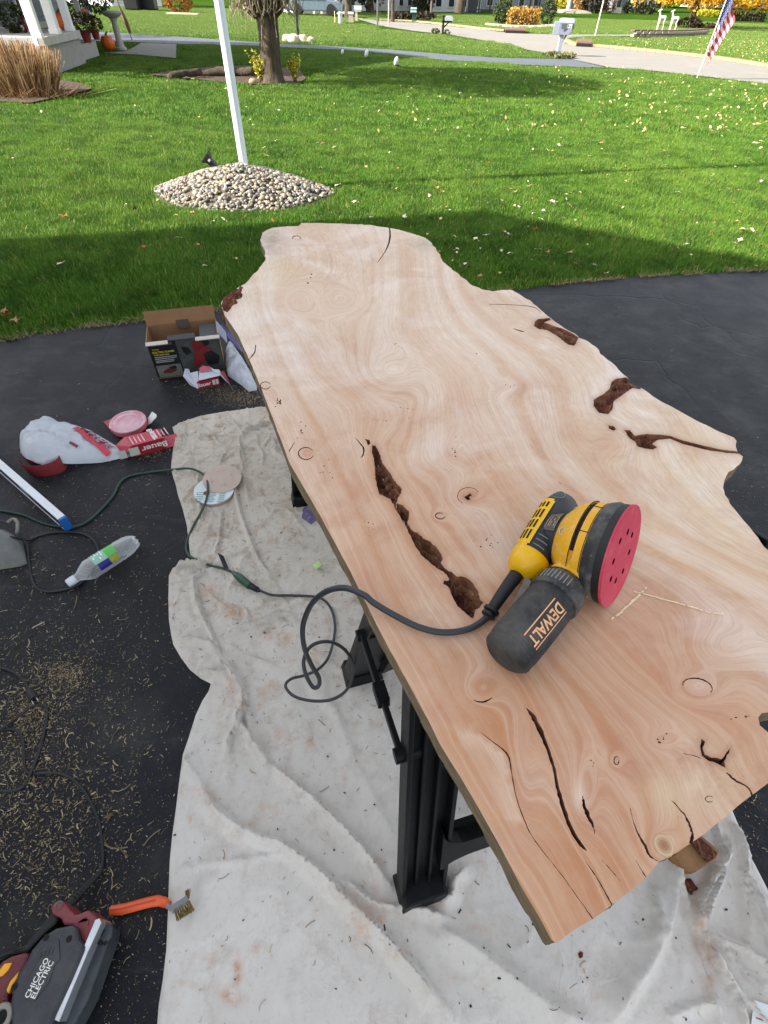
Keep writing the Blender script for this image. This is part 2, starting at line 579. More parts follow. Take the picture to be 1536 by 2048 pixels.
m_kerb = M('kerb_concrete', lin((138, 128, 98)), 0.85, var=0.12, vs=3, dirt=lin((130, 110, 80)), dirt_amt=0.7, dirt_s=3)
def kerb(pxs, w=0.28, h=0.09):
    P = resample(smooth_path(at2(pxs), 6), 1.0)
    k = MB()
    for i in range(len(P) - 1):
        a, c = P[i], P[i + 1]
        a = a + (c - a) * 0.01
        k.beam((*a, h / 2), (*c, h / 2), w, h)
    return kind(obj('kerb', k, m_kerb, smooth=False, bevel=0.02), 'structure')
kerb([(1124, 80), (1150, 91), (1200, 95), (1250, 99.5), (1350, 109.5), (1450, 121.5), (1536, 135), (1700, 157)])
kerb([(760, 41.5), (820, 44), (890, 50.5), (968, 59.5), (1010, 63)])

# ================================================================== GRASS
MC = at2([(482, 393)])[0]
mound_px = [(308, 398), (330, 385), (360, 366), (400, 350), (440, 338), (480, 330), (520, 330), (560, 338), (600, 350), (640, 362), (660, 370), (640, 385), (600, 400), (560, 408), (500, 412), (440, 418), (400, 416), (350, 410)]
# the mound's footprint on the ground (its far rim is hidden by its own height)
mfoot = []
for k in range(28):
    a = 2 * math.pi * k / 28
    mfoot.append((MC[0] + 0.86 * math.cos(a) * (1 + 0.08 * math.sin(3 * a)), MC[1] + 0.1 + 0.60 * math.sin(a)))
bed_px = [(300, 150), (360, 140), (430, 134), (520, 132), (600, 140), (612, 158), (596, 168), (540, 170), (470, 168), (400, 160), (340, 156)]
bed_poly = at2(bed_px)
lbed_poly = at2([(-120, 196), (0, 204), (60, 207), (110, 196), (150, 188), (185, 178), (165, 168), (120, 160), (100, 150), (-120, 150)])
porch_clear = [(-7.3, 14.1), (-8.3, 18.6), (-10, 24), (-30, 24), (-30, 14)]
excl = [drive_poly, nd_poly, st_poly, walk_poly, mfoot, bed_poly, lbed_poly, porch_clear]
def on_lawn(x, y, grow=0.0):
    k = np.ones(x.shape, bool)
    for p in excl:
        k &= ~inpoly(x, y, p)
        if grow:
            xs = [q[0] for q in p]; ys = [q[1] for q in p]
            nb = (x > min(xs) - grow) & (x < max(xs) + grow) & (y > min(ys) - grow) & (y < max(ys) + grow) & k
            if nb.any():
                i = np.where(nb)[0]
                d, _, _ = dpoly(x[i], y[i], p, True)
                k[i] &= d > grow
    return k

t = NT('grass_blade')
pos = t.n('NewGeometry').outputs['Position']
bl = t.attr('shade')
big = t.noise(pos, 0.45, 4, 0.6); mid = t.noise(pos, 2.6, 4, 0.6)
c = t.mix(bl, lin((56, 92, 28)), lin((100, 142, 46)))
c = t.mix(t.math('MULTIPLY', t.ramp(big, [(0.4, 0), (0.62, 1)]), 0.45), c, lin((122, 150, 58)))
c = t.mix(t.math('MULTIPLY', t.ramp(mid, [(0.46, 0), (0.6, 1)]), 0.55), c, lin((44, 80, 22)))
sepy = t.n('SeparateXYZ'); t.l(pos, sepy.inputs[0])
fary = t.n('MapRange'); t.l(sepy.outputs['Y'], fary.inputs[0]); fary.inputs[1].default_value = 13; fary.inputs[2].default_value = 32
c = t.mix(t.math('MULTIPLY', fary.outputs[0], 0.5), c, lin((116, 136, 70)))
dry = t.ramp(bl, [(0.965, 0), (0.975, 1)], 'LINEAR')
c = t.mix(dry, c, lin((176, 160, 96)))
t.set(Base_Color=c, Roughness=0.55, Specular_IOR_Level=0.25)
tr = t.n('BsdfTranslucent'); t.l(c, tr.inputs[0])
mx = t.n('MixShader'); mx.inputs[0].default_value = 0.28
t.l(t.b.outputs[0], mx.inputs[1]); t.l(tr.outputs[0], mx.inputs[2]); t.l(mx.outputs[0], t.out.inputs[0])
m_grass = t.mat

def blade_mesh(name, x, y, hgt, wid, lean=0.5, mat=None, z0=-0.012, lv=None):
    n = len(x)
    a = rng.uniform(0, 2 * math.pi, n)
    h = hgt * rng.uniform(0.55, 1.15, n); w_ = wid * rng.uniform(0.6, 1.2, n)
    la = rng.uniform(0, 2 * math.pi, n); ll = h * lean * rng.uniform(0.1, 1.4, n)
    cx, cy = np.cos(a) * w_ / 2, np.sin(a) * w_ / 2
    dx, dy = np.cos(la) * ll, np.sin(la) * ll
    V = np.zeros((n, 5, 3))
    V[:, 0] = np.stack([x - cx, y - cy, np.full(n, z0)], 1); V[:, 1] = np.stack([x + cx, y + cy, np.full(n, z0)], 1)
    mxx, myy, mz = x + dx * 0.35, y + dy * 0.35, z0 + h * 0.6
    V[:, 2] = np.stack([mxx + cx * 0.8, myy + cy * 0.8, mz], 1); V[:, 3] = np.stack([mxx - cx * 0.8, myy - cy * 0.8, mz], 1)
    V[:, 4] = np.stack([x + dx, y + dy, z0 + h * 0.98], 1)
    o = np.arange(n)[:, None] * 5
    q = (o + np.array([[0, 1, 2, 3]])); tr_ = (o + np.array([[3, 2, 4]]))
    me = bpy.data.meshes.new(name)
    loops = np.concatenate([np.concatenate([q, tr_], 1).ravel()])
    me.vertices.add(n * 5); me.vertices.foreach_set('co', V.ravel())
    me.loops.add(n * 7); me.loops.foreach_set('vertex_index', loops)
    st_ = np.zeros(n * 2, int); st_[0::2] = np.arange(n) * 7; st_[1::2] = np.arange(n) * 7 + 4
    me.polygons.add(n * 2); me.polygons.foreach_set('loop_start', st_)
    me.update(); me.validate()
    sh = np.repeat(rng.uniform(0, 1, n) if lv is None else lv, 5)
    at_ = me.attributes.new('shade', 'FLOAT', 'POINT'); at_.data.foreach_set('value', sh.astype(np.float32))
    me.materials.append(mat or m_grass)
    return me

def patch_obj(size, n, hgt, wid):
    x = rng.uniform(-size / 2, size / 2, n); y = rng.uniform(-size / 2, size / 2, n)
    o = bpy.data.objects.new('grass_patch', blade_mesh('grass_patch', x, y, hgt, wid))
    return o

def scatter(name, pts, rots, scs, var, srcs):
    me = bpy.data.meshes.new(name)
    me.from_pydata([tuple(p) for p in pts], [], [])
    for nm, arr in (('rot', rots), ('sc', scs), ('var', var)):
        a = me.attributes.new(nm, 'FLOAT', 'POINT'); a.data.foreach_set('value', np.asarray(arr, np.float32))
    o = bpy.data.objects.new(name, me); COL.objects.link(o)
    g = bpy.data.node_groups.new(name, 'GeometryNodeTree')
    g.interface.new_socket('Geometry', in_out='INPUT', socket_type='NodeSocketGeometry')
    g.interface.new_socket('Geometry', in_out='OUTPUT', socket_type='NodeSocketGeometry')
    N = g.nodes; L = g.links
    gi = N.new('NodeGroupInput'); go = N.new('NodeGroupOutput'); jn = N.new('GeometryNodeJoinGeometry')
    def na(nm):
        x = N.new('GeometryNodeInputNamedAttribute'); x.data_type = 'FLOAT'; x.inputs['Name'].default_value = nm
        return x.outputs['Attribute']
    cb = N.new('ShaderNodeCombineXYZ'); L.new(na('rot'), cb.inputs[2])
    va = na('var'); sc = na('sc')
    for k, s_ in enumerate(srcs):
        oi = N.new('GeometryNodeObjectInfo'); oi.inputs[0].default_value = s_; oi.inputs['As Instance'].default_value = True
        cp = N.new('FunctionNodeCompare'); cp.data_type = 'FLOAT'; cp.operation = 'EQUAL'
        L.new(va, cp.inputs[0]); cp.inputs[1].default_value = k; cp.inputs['Epsilon'].default_value = 0.1
        ip = N.new('GeometryNodeInstanceOnPoints')
        L.new(gi.outputs[0], ip.inputs['Points']); L.new(cp.outputs[0], ip.inputs['Selection'])
        L.new(oi.outputs['Geometry'], ip.inputs['Instance'])
        L.new(cb.outputs[0], ip.inputs['Rotation']); L.new(sc, ip.inputs['Scale'])
        L.new(ip.outputs[0], jn.inputs[0])
    L.new(jn.outputs[0], go.inputs[0])
    md = o.modifiers.new('scatter', 'NODES'); md.node_group = g
    return o

def in_view(x, y, pad=160):
    P = np.stack([x, y, np.zeros_like(x)], 1)
    q = P - EYE; wd = q @ _f
    px = 768 + FPX * (q @ _r) / np.maximum(wd, 0.05); py = 1024 + FPX * (q @ _d) / np.maximum(wd, 0.05)
    return (wd > 0.3) & (px > -pad - 140) & (px < 1536 + pad + 140) & (py > -30)

srcs = [patch_obj(0.36, 1500, 0.05, 0.0042) for _ in range(3)] + [patch_obj(1.1, 3800, 0.055, 0.0075) for _ in range(2)] + [patch_obj(2.3, 5000, 0.06, 0.013) for _ in range(2)]
PT, RO, SCL, VA = [], [], [], []
def add_zone(step, y0, y1, xh, k0, kn, grow):
    gx, gy = np.meshgrid(np.arange(-xh, xh, step), np.arange(y0, y1, step))
    gx = gx.ravel() + rng.uniform(-.15, .15, gx.size) * step; gy = gy.ravel() + rng.uniform(-.15, .15, gy.size) * step
    k = in_view(gx, gy) & on_lawn(gx, gy, grow)
    n = int(k.sum())
    PT.extend(np.stack([gx[k], gy[k], np.zeros(n)], 1)); RO.extend(rng.uniform(0, 6.28, n)); SCL.extend(rng.uniform(0.92, 1.25, n)); VA.extend(rng.integers(k0, k0 + kn, n))
add_zone(0.28, 2.4, 9.3, 9, 0, 3, 0.23)
add_zone(0.85, 9.0, 25, 26, 3, 2, 0.62)
add_zone(1.8, 24.6, 62, 60, 5, 2, 1.1)
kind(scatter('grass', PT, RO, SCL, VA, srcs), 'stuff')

# blades up to the edges of paving, mound and beds
def edge_blades(n, x0, x1, y0, y1, hgt, wid, band, name='grass_edge'):
    x = rng.uniform(x0, x1, n); y = rng.uniform(y0, y1, n)
    k = in_view(x, y) & on_lawn(x, y) & ~on_lawn(x, y, band)
    return x[k], y[k], hgt, wid
X, Y = [], []
for n, x0, x1, y0, y1, bd in ((190000, -4.2, 4.6, 2.2, 5.2, 0.3), (60000, MC[0] - 1.5, MC[0] + 1.5, MC[1] - 1.1, MC[1] + 1.2, 0.3)):
    a, c, _, _ = edge_blades(n, x0, x1, y0, y1, 0, 0, bd)
    X.append(a); Y.append(c)
me = blade_mesh('grass_fringe', np.concatenate(X), np.concatenate(Y), 0.05, 0.0042)
o = bpy.data.objects.new('grass_fringe', me); COL.objects.link(o); kind(o, 'stuff')
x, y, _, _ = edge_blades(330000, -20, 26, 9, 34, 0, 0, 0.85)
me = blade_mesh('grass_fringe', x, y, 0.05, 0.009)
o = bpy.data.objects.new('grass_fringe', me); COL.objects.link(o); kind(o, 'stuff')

# straw and dry clippings along the driveway's edge
m_straw = M('dry_straw', lin((142, 126, 90)), 0.8, var=0.35, vs=30)
E_ = np.array(drive_edge)
i = rng.integers(0, len(E_), 4200)
sp = E_[i] + np.stack([rng.uniform(-.04, .04, i.size), np.abs(rng.normal(0, .035, i.size)) - 0.02], 1)
kx = in_view(sp[:, 0], sp[:, 1]) & (fbm(sp[:, 0] * 3, sp[:, 1] * 3, 3, 4) > -0.12)
sp = sp[kx]
me = blade_mesh('straw', sp[:, 0], sp[:, 1], 0.022, 0.004, 2.2, m_straw, 0.0)
o = bpy.data.objects.new('straw', me); COL.objects.link(o); kind(o, 'stuff')
# ================================================================== THE SLAB
ST = 0.88            # level of the slab's upper face
TH = 0.030
def S3(x, y, s, ox, oy):      # photograph crop coordinates to pixels
    return (ox + x / s, oy + y / s)
out_px = [(519, 480), (524, 466), (533, 460), (545, 455), (560, 454), (580, 452), (598, 452), (602, 446), (640, 446), (700, 448), (740, 450), (778, 456), (800, 460), (830, 468), (850, 476), (862, 485), (870, 495), (880, 510), (884, 522), (905, 540), (925, 555), (945, 570), (962, 578), (985, 583), (1005, 580), (1022, 580), (1045, 592), (1062, 603), (1078, 615), (1090, 628), (1108, 642), (1128, 656), (1150, 667), (1158, 675), (1172, 680), (1190, 692), (1198, 700), (1202, 708), (1220, 724), (1248, 748), (1275, 772), (1310, 795), (1350, 818), (1400, 845), (1440, 865), (1466, 876), (1472, 882), (1470, 890), (1474, 900), (1476, 906), (1486, 913), (1484, 922), (1474, 934), (1458, 944), (1452, 950), (1446, 960), (1446, 975), (1450, 990), (1462, 1008), (1480, 1030), (1498, 1052), (1515, 1075), (1545, 1112), (1580, 1165), (1600, 1230), (1590, 1300), (1600, 1370), (1572, 1415), (1548, 1424), (1524, 1427), (1519, 1436), (1523, 1450), (1536, 1462), (1558, 1480), (1560, 1530), (1536, 1567), (1504, 1590), (1476, 1612), (1435, 1646), (1388, 1682), (1354, 1706), (1318, 1725), (1292, 1754), (1260, 1782), (1225, 1809), (1190, 1834), (1140, 1866), (1119, 1882), (1110, 1885), (1103, 1880), (1080, 1836), (1040, 1768), (1000, 1692), (960, 1620), (920, 1552), (880, 1488), (830, 1392), (780, 1302), (740, 1222), (700, 1142), (640, 1030), (580, 928), (545, 835), (520, 770), (500, 722), (475, 668), (450, 632), (443, 612), (442, 606), (447, 598), (462, 585), (480, 573), (490, 568), (505, 552), (524, 531), (531, 517), (530, 500), (524, 490)]
outer = resample(at2(out_px, ST), 0.010, True)
# uneven live edge on the far and right sides
o2 = []
N_ = len(outer)
for i, p in enumerate(outer):
    q = pix((*p, ST))
    live = 1.0 if (q[0] > 900 and q[1] < 1480) or q[1] < 560 else 0.15
    t_ = outer[(i + 1) % N_] - outer[i - 1]
    nrm = np.array([t_[1], -t_[0]]) / (np.linalg.norm(t_) + 1e-9)
    o2.append(p + nrm * live * 0.005 * fbm(p[0] * 40, p[1] * 40, 3, 2))
outer = [tuple(p) for p in o2]

def ribbon(pts, ws, wob=0.25):
    """a crack: centre line in pixels with full widths in pixels -> closed polygon in pixels"""
    P = smooth_path([(*p, w_) for p, w_ in zip(pts, ws)], 5)
    L, Rr = [], []
    for i, p in enumerate(P):
        t_ = P[min(i + 1, len(P) - 1)][:2] - P[max(i - 1, 0)][:2]
        t_ = t_ / (np.linalg.norm(t_) + 1e-9)
        n_ = np.array([-t_[1], t_[0]])
        w_ = max(p[2], 0.5) / 2
        L.append(p[:2] + n_ * w_ * (1 + random.uniform(-wob, wob))); Rr.append(p[:2] - n_ * w_ * (1 + random.uniform(-wob, wob)))
    return [tuple(q) for q in L + Rr[::-1]]
def arc(cx, cy, rx, ry, a0, a1, w_, tilt=0):
    pts = []
    n = max(5, int(abs(a1 - a0) / 22))
    for k in range(n + 1):
        a = R(a0 + (a1 - a0) * k / n)
        x, y = rx * math.cos(a), ry * math.sin(a)
        pts.append((cx + x * math.cos(R(tilt)) - y * math.sin(R(tilt)), cy + x * math.sin(R(tilt)) + y * math.cos(R(tilt))))
    ws = [w_ * (0.5 + 0.5 * math.sin(math.pi * k / n)) + 0.5 for k in range(n + 1)]
    return ribbon(pts, ws, 0.3)
def crop(pts, s, ox, oy):
    return [S3(x, y, s, ox, oy) for x, y in pts]

voids = []     # (pixel polygon, floor depth, label)
v1 = crop([(645, 105), (668, 112), (690, 150), (705, 190), (712, 222), (730, 252), (768, 298), (785, 335), (820, 378), (850, 410), (845, 440), (820, 480), (815, 512), (850, 520), (872, 545), (898, 565), (900, 600), (890, 650), (915, 690), (940, 712), (960, 716), (1000, 755), (1050, 780), (1068, 800), (1090, 808), (1118, 855), (1138, 905), (1120, 925), (1150, 968), (1210, 1000), (1240, 1025), (1262, 1020), (1300, 1030), (1350, 1075), (1385, 1130), (1392, 1180), (1420, 1205), (1400, 1232), (1365, 1255), (1360, 1290), (1345, 1318), (1310, 1290), (1270, 1260), (1230, 1215), (1200, 1150), (1170, 1092), (1140, 1072), (1145, 1052), (1182, 1050), (1160, 1010), (1140, 990), (1090, 965), (1040, 920), (990, 880), (940, 800), (915, 745), (880, 680), (840, 610), (800, 540), (770, 482), (735, 466), (690, 446), (665, 340), (662, 280), (655, 200), (640, 150)], 3.49, 560, 860)
voids.append((v1, 0.02))
voids.append((crop([(410, 540), (425, 527), (480, 522), (488, 530), (455, 542), (500, 560), (550, 575), (600, 600), (620, 615), (610, 640), (600, 655), (570, 650), (520, 610), (470, 580), (430, 575), (405, 560)], 2.415, 900, 420), 0.016))
voids.append((crop([(780, 830), (800, 815), (850, 808), (880, 825), (925, 850), (920, 865), (880, 860), (830, 895), (790, 925), (785, 960), (765, 985), (720, 980), (692, 945), (695, 915), (740, 890), (770, 865)], 2.415, 900, 420), 0.007))
voids.append((crop([(840, 1062), (870, 1065), (890, 1090), (950, 1082), (1010, 1085), (1060, 1090), (1130, 1115), (1230, 1140), (1330, 1160), (1383, 1166), (1420, 1172), (1420, 1182), (1383, 1176), (1330, 1172), (1230, 1157), (1130, 1132), (1060, 1105), (1000, 1112), (975, 1130), (1000, 1145), (980, 1157), (940, 1152), (905, 1142), (895, 1120), (865, 1100)], 2.415, 900, 420), 0.014))
voids.append((crop([(765, 1040), (792, 1045), (802, 1060), (790, 1066), (768, 1056)], 2.415, 900, 420), 0.008))
voids.append((crop([(68, 1386), (98, 1368), (106, 1380), (92, 1384), (100, 1398), (84, 1402)], 2.415, 900, 420), 0.01))
voids.append((crop([(1225, 418), (1240, 430), (1230, 455), (1240, 488), (1270, 503), (1318, 508), (1348, 470), (1364, 458), (1346, 495), (1332, 520), (1336, 552), (1318, 545), (1296, 530), (1262, 520), (1228, 495), (1218, 450)], 2.341, 880, 1300), 0.016))
voids.append((crop([(592, 62), (625, 70), (632, 95), (612, 108), (606, 84)], 3.49, 560, 860), 0.01))
cracks = [
    (crop([(405, 272), (440, 320), (480, 400), (510, 480), (535, 560), (555, 660), (580, 750), (620, 850), (660, 910), (686, 940)], 2.341, 880, 1300), [1.5, 9, 9, 7, 6, 7, 8, 8, 7, 1.5]),
    (crop([(670, 685), (672, 720), (690, 770), (712, 815), (727, 862)], 2.341, 880, 1300), [1, 6, 9, 4, 1]),
    (crop([(190, 385), (250, 432), (305, 475), (325, 512), (335, 570), (355, 680), (400, 810), (450, 900), (560, 1040), (660, 1180), (719, 1262)], 2.341, 880, 1300), [.8, 1.4, 3, 3, 2, 1.7, 1.6, 1.3, 1, 1.2, 2]),
    (crop([(680, 990), (730, 1060), (770, 1130), (806, 1196)], 2.341, 880, 1300), [.8, 2, 2.4, 3]),
    (crop([(760, 985), (800, 1030), (842, 1080)], 2.341, 880, 1300), [.8, 1.3, 1]),
    (crop([(918, 985), (940, 1025), (967, 1068)], 2.341, 880, 1300), [.8, 1.6, 2]),
    (crop([(890, 740), (905, 800), (925, 855), (960, 915), (980, 960), (1018, 988)], 2.341, 880, 1300), [.8, 1.3, 3.5, 5, 4, 1.2]),
    (crop([(1080, 700), (1140, 765), (1165, 810), (1183, 862), (1176, 905)], 2.341, 880, 1300), [.8, 2.5, 4, 6, 8]),
    (crop([(1140, 485), (1200, 498), (1222, 508)], 2.341, 880, 1300), [1, 2, 1.2]),
    (crop([(1340, 572), (1380, 608), (1440, 642), (1464, 684)], 2.341, 880, 1300), [1.5, 3.5, 3.5, 4.5]),
    ([(778, 452), (780, 475), (772, 500), (755, 525)], [2.4, 3.2, 2, 1]),
    ([(511, 690), (509, 705), (497, 720)], [1, 2.4, 1.2]),
    (crop([(190, 455), (300, 458), (400, 468), (440, 495)], 2.415, 900, 420), [.8, 1, 1.4, 1]),
    (crop([(305, 572), (350, 587), (355, 584)], 2.415, 900, 420), [1, 2.2, 1]),
    (crop([(525, 55), (560, 95), (585, 132), (576, 182), (562, 190)], 3.49, 560, 860), [1, 2.2, 3.2, 2.4, 1]),
    ([(578, 903), (590, 884)], [2, .8]),
    ([(1118, 1365 - 400), (1122, 968)], [.8, .8]),
]
arcs = [arc(612, 907, 15, 12, 20, 330, 1.8), arc(531, 771, 10, 7, 10, 345, 1.3), arc(593, 476, 8, 4, 150, 400, 1.2), arc(1395, 1374, 30, 17, 170, 380, 2.2, 12), arc(962, 1380, 28, 24, 40, 120, 3.0), arc(880, 1032, 9, 6, -10, 300, 1.8, 10), arc(1233, 1521, 5, 8, 0, 300, 1.6), arc(937, 992, 22, 17, 120, 330, 0.9), arc(1419, 1598, 8, 6, 40, 320, 1.4), arc(1327, 1691, 16.5, 18, 0, 345, 1.5)]
for p, w_ in cracks: voids.append((ribbon(p, w_), 0.011 if max(w_) < 4 else 0.02))
for a in arcs: voids.append((a, 0.004))
specks = []
def sp(cx, cy, n, sx, sy, r0=1.2, r1=2.6):
    for _ in range(n):
        specks.append((cx + random.gauss(0, sx), cy + random.gauss(0, sy), random.uniform(r0, r1)))
sp(557, 803, 7, 7, 5, 1.2, 3.0); sp(622, 550, 4, 3, 7, 1.2, 2.2); sp(600, 852, 6, 6, 9); sp(1150, 975 - 320, 2, 4, 3); sp(975, 1080, 9, 14, 8, 1.0, 2.0); sp(650, 945, 6, 8, 14, 0.9, 1.8); sp(738, 1046, 6, 6, 14, 0.9, 1.8); sp(905, 890, 6, 6, 14, 0.9, 1.9); sp(1325, 1480, 6, 10, 6, 1.2, 2.4); sp(1475, 1435, 5, 10, 5, 1.4, 3.0); sp(1187, 1526, 3, 4, 4, 1, 2); sp(818, 822, 5, 8, 12, 0.8, 1.6); sp(762, 838, 4, 10, 6, 0.8, 1.6); sp(800, 690, 4, 8, 4, 0.8, 1.5); sp(1020, 770, 3, 9, 3, 0.8, 1.5); sp(960, 700, 4, 8, 10, .7, 1.3)
for x, y, r_ in specks:
    k = random.randint(5, 7); a0 = random.uniform(0, 6)
    voids.append(([(x + r_ * random.uniform(.6, 1.3) * math.cos(a0 + 6.283 * j / k), y + r_ * random.uniform(.5, 1.0) * math.sin(a0 + 6.283 * j / k)) for j in range(k)], 0.003))
hole_w = []
for pl, dp in voids:
    q = at2(pl, ST)
    hole_w.append([tuple(p) for p in (resample(q, 0.0035, True, 0.0007 if dp in (0.02, 0.016, 0.014, 0.007) and len(pl) < 50 or len(pl) == len(v1) else 0.00025) if len(pl) > 14 else q)])

# ---- field of the growth rings: lines traced from the photograph, each with its ring level
def c1(*p): return crop(p, 1.92, 440, 440)
lines = [
    (0, c1((40, 360), (110, 560), (200, 760), (290, 950), (400, 1150)) + [(736, 1215), (860, 1450), (980, 1660), (1108, 1884)]),
    (3, c1((130, 320), (170, 440), (250, 600), (320, 780), (400, 940), (470, 1080)) + [(770, 1190), (880, 1390), (1010, 1600), (1150, 1850)]),
    (6, c1((200, 270), (230, 390), (260, 520), (330, 650), (410, 760), (470, 860), (520, 960), (600, 1080)) + [(820, 1180), (930, 1360), (1050, 1560), (1200, 1810)]),
    (9, c1((560, 930), (580, 1020), (640, 1110)) + [(860, 1160), (960, 1290), (1060, 1420), (1130, 1600), (1240, 1780)]),
    (9, c1((250, 200), (300, 240), (230, 330), (300, 430), (360, 560), (470, 640), (560, 700))),
    (13, c1((520, 120), (560, 220), (480, 300), (420, 400), (480, 470), (490, 540), (560, 640), (640, 690), (740, 690), (700, 780), (620, 850), (640, 900), (720, 1000)) + [(860, 1050), (960, 1200), (1090, 1370), (1180, 1540), (1290, 1720)]),
    (17, c1((620, 200), (600, 320), (570, 420), (560, 500), (640, 500), (740, 540), (800, 600), (790, 680), (740, 760), (770, 840), (740, 910), (760, 960), (830, 960), (870, 1000))+ [(930, 1050), (1020, 1170), (1160, 1340), (1290, 1480), (1370, 1660)]),
    (21, c1((690, 190), (690, 330), (700, 440), (780, 520), (850, 600), (870, 700), (880, 830), (930, 930), (1000, 1040)) + [(1000, 1060), (1090, 1180), (1220, 1330), (1360, 1440), (1470, 1590)]),
    (25, c1((760, 200), (770, 380), (870, 510), (960, 570), (975, 680), (1050, 850), (1110, 970), (1180, 1080)) + [(1100, 1040), (1230, 1180), (1380, 1290), (1536, 1400)]),
    (29, c1((830, 190), (900, 400), (1010, 500), (1070, 590), (1090, 700), (1180, 850), (1270, 990), (1380, 1090)) + [(1220, 1060), (1400, 1180), (1560, 1290)]),
    (33, c1((880, 240), (1010, 410), (1180, 540), (1250, 680), (1270, 830), (1350, 960), (1470, 1080)) + [(1290, 1060), (1420, 1120), (1570, 1210)]),
    (37, c1((970, 280), (1150, 430), (1330, 560), (1400, 680), (1450, 800), (1520, 930)) + [(1300, 980), (1400, 1060), (1530, 1140)]),
    (41, [(1180, 690), (1270, 800), (1330, 900), (1420, 1000), (1480, 1050)]),
]
cp, cv = [], []
for lv, pts in lines:
    for q in resample(smooth_path(pts, 4), 26):
        cp.append(q); cv.append(lv)
cp = np.array(cp) / 100.0; cv = np.array(cv, float)
def tps(d):
    return d * d * np.log(d + 1e-6)
A = tps(np.linalg.norm(cp[:, None] - cp[None], axis=2)) + np.eye(len(cp)) * 0.35
Pm = np.concatenate([np.ones((len(cp), 1)), cp], 1)
K = np.block([[A, Pm], [Pm.T, np.zeros((3, 3))]])
sol = np.linalg.solve(K + np.eye(len(K)) * 1e-9, np.concatenate([cv, np.zeros(3)]))
def ring_field(q):
    out = np.zeros(len(q))
    for i in range(0, len(q), 4000):
        x = q[i:i + 4000] / 100.0
        D = np.linalg.norm(x[:, None] - cp[None], axis=2)
        out[i:i + 4000] = tps(D) @ sol[:len(cp)] + sol[len(cp)] + x @ sol[len(cp) + 1:]
    return out
eyes = [(596, 601, 46, 32, 5.0), (690, 601, 50, 26, -4.0), (786, 745, 62, 40, 5.5), (612, 907, 16, 12, 3), (531, 771, 13, 9, 2), (935, 992, 34, 24, 3.5), (880, 1032, 16, 12, 2.5), (1395, 1376, 44, 30, 5), (962, 1378, 36, 30, 3.5), (1327, 1691, 28, 28, 4), (1233, 1521, 14, 16, 2.5), (1170, 1585, 22, 60, 4), (592, 475, 22, 10, 2), (1018, 772, 40, 16, -2), (1325, 1480, 30, 18, 3), (1240, 880, 60, 40, -2.5), (1440, 1300, 80, 50, 3), (900, 900, 20, 30, 2), (1050, 1560, 30, 110, 2)]

t0_pts = [fill_grid(outer, 0.0078, 0.003)]
for ex, ey, rx, ry, am in eyes:
    if rx < 50:
        q = at2([(ex + rx * 1.5 * math.cos(a) * k, ey + ry * 1.5 * math.sin(a) * k) for k in np.linspace(.06, 1, 9) for a in np.linspace(0, 6.28, 26)], ST)
        q = np.array(q); t0_pts.append(q[inpoly(q[:, 0], q[:, 1], outer)])
V, T, ins, hol = cdt(outer, hole_w, np.concatenate(t0_pts))
keep = ins & ~hol
tri = T[keep]
ec = {}
for f, k in zip(T, range(len(T))):
    for a, c in ((f[0], f[1]), (f[1], f[2]), (f[2], f[0])):
        ec.setdefault((min(a, c), max(a, c)), []).append(k)
used = np.unique(tri)
idx = -np.ones(len(V), int); idx[used] = np.arange(len(used))
vx = V[used]
q = pix(np.concatenate([vx, np.full((len(vx), 1), ST)], 1))
Fv = ring_field(q)
for ex, ey, rx, ry, am in eyes:
    Fv += am * np.exp(-((q[:, 0] - ex) / rx) ** 2 - ((q[:, 1] - ey) / ry) ** 2)
Fv += 0.9 * fbm(q[:, 0] / 170, q[:, 1] / 170, 2, 31) + 0.16 * fbm(q[:, 0] / 45, q[:, 1] / 45, 3, 41)
# wood colour zones: warm heartwood towards the near end, pale sapwood at the live edge and in streaks; far end paler, partly as painted sky sheen
heart = np.clip((q[:, 1] - 700) / 800, 0, 1) * np.clip(1.25 - (q[:, 0] - 900) / 800, 0.25, 1) + 0.30 * fbm(q[:, 0] / 260, q[:, 1] / 260, 3, 8)
heart += 0.22 * np.exp(-((q[:, 0] - 640) / 130) ** 2 - ((q[:, 1] - 960) / 200) ** 2)
heart = np.clip(heart + 0.12, 0, 1)
cream = np.clip((q[:, 0] - 1080 - 0.25 * (q[:, 1] - 900)) / 330, 0, 1) * np.clip((1250 - q[:, 1]) / 200, 0, 1)
yel = [(1410, 1560, 90, 60), (1450, 1100, 80, 50), (560, 540, 90, 40), (1350, 1580, 60, 50), (860, 480, 60, 20), (1340, 830, 120, 40)]
for a, c, d, e in yel: cream = np.maximum(cream, 0.9 * np.exp(-((q[:, 0] - a) / d) ** 2 - ((q[:, 1] - c) / e) ** 2))
pale = np.zeros(len(q))
pp = crop([(60, 350), (110, 362), (190, 390), (250, 430), (300, 475), (322, 520), (330, 580), (350, 690), (395, 815), (300, 800), (230, 690), (160, 560), (90, 440)], 2.341, 880, 1300)
dd, _, _ = dpoly(q[:, 0], q[:, 1], pp, True)
inp = inpoly(q[:, 0], q[:, 1], pp)
dc2, sc2, _ = dpoly(q[:, 0], q[:, 1], crop([(110, 362), (190, 388), (250, 432), (305, 475), (325, 512), (335, 570), (355, 680), (400, 810), (450, 900)], 2.341, 880, 1300))
pale = np.where(inp, np.clip(0.8 - dc2 / 75, 0.12, 0.8) * np.clip(dd / 6, 0, 1), 0)
pale = np.maximum(pale, np.exp(-((q[:, 0] - 1160) / 14) ** 2 - ((q[:, 1] - 1590) / 30) ** 2) * .9)
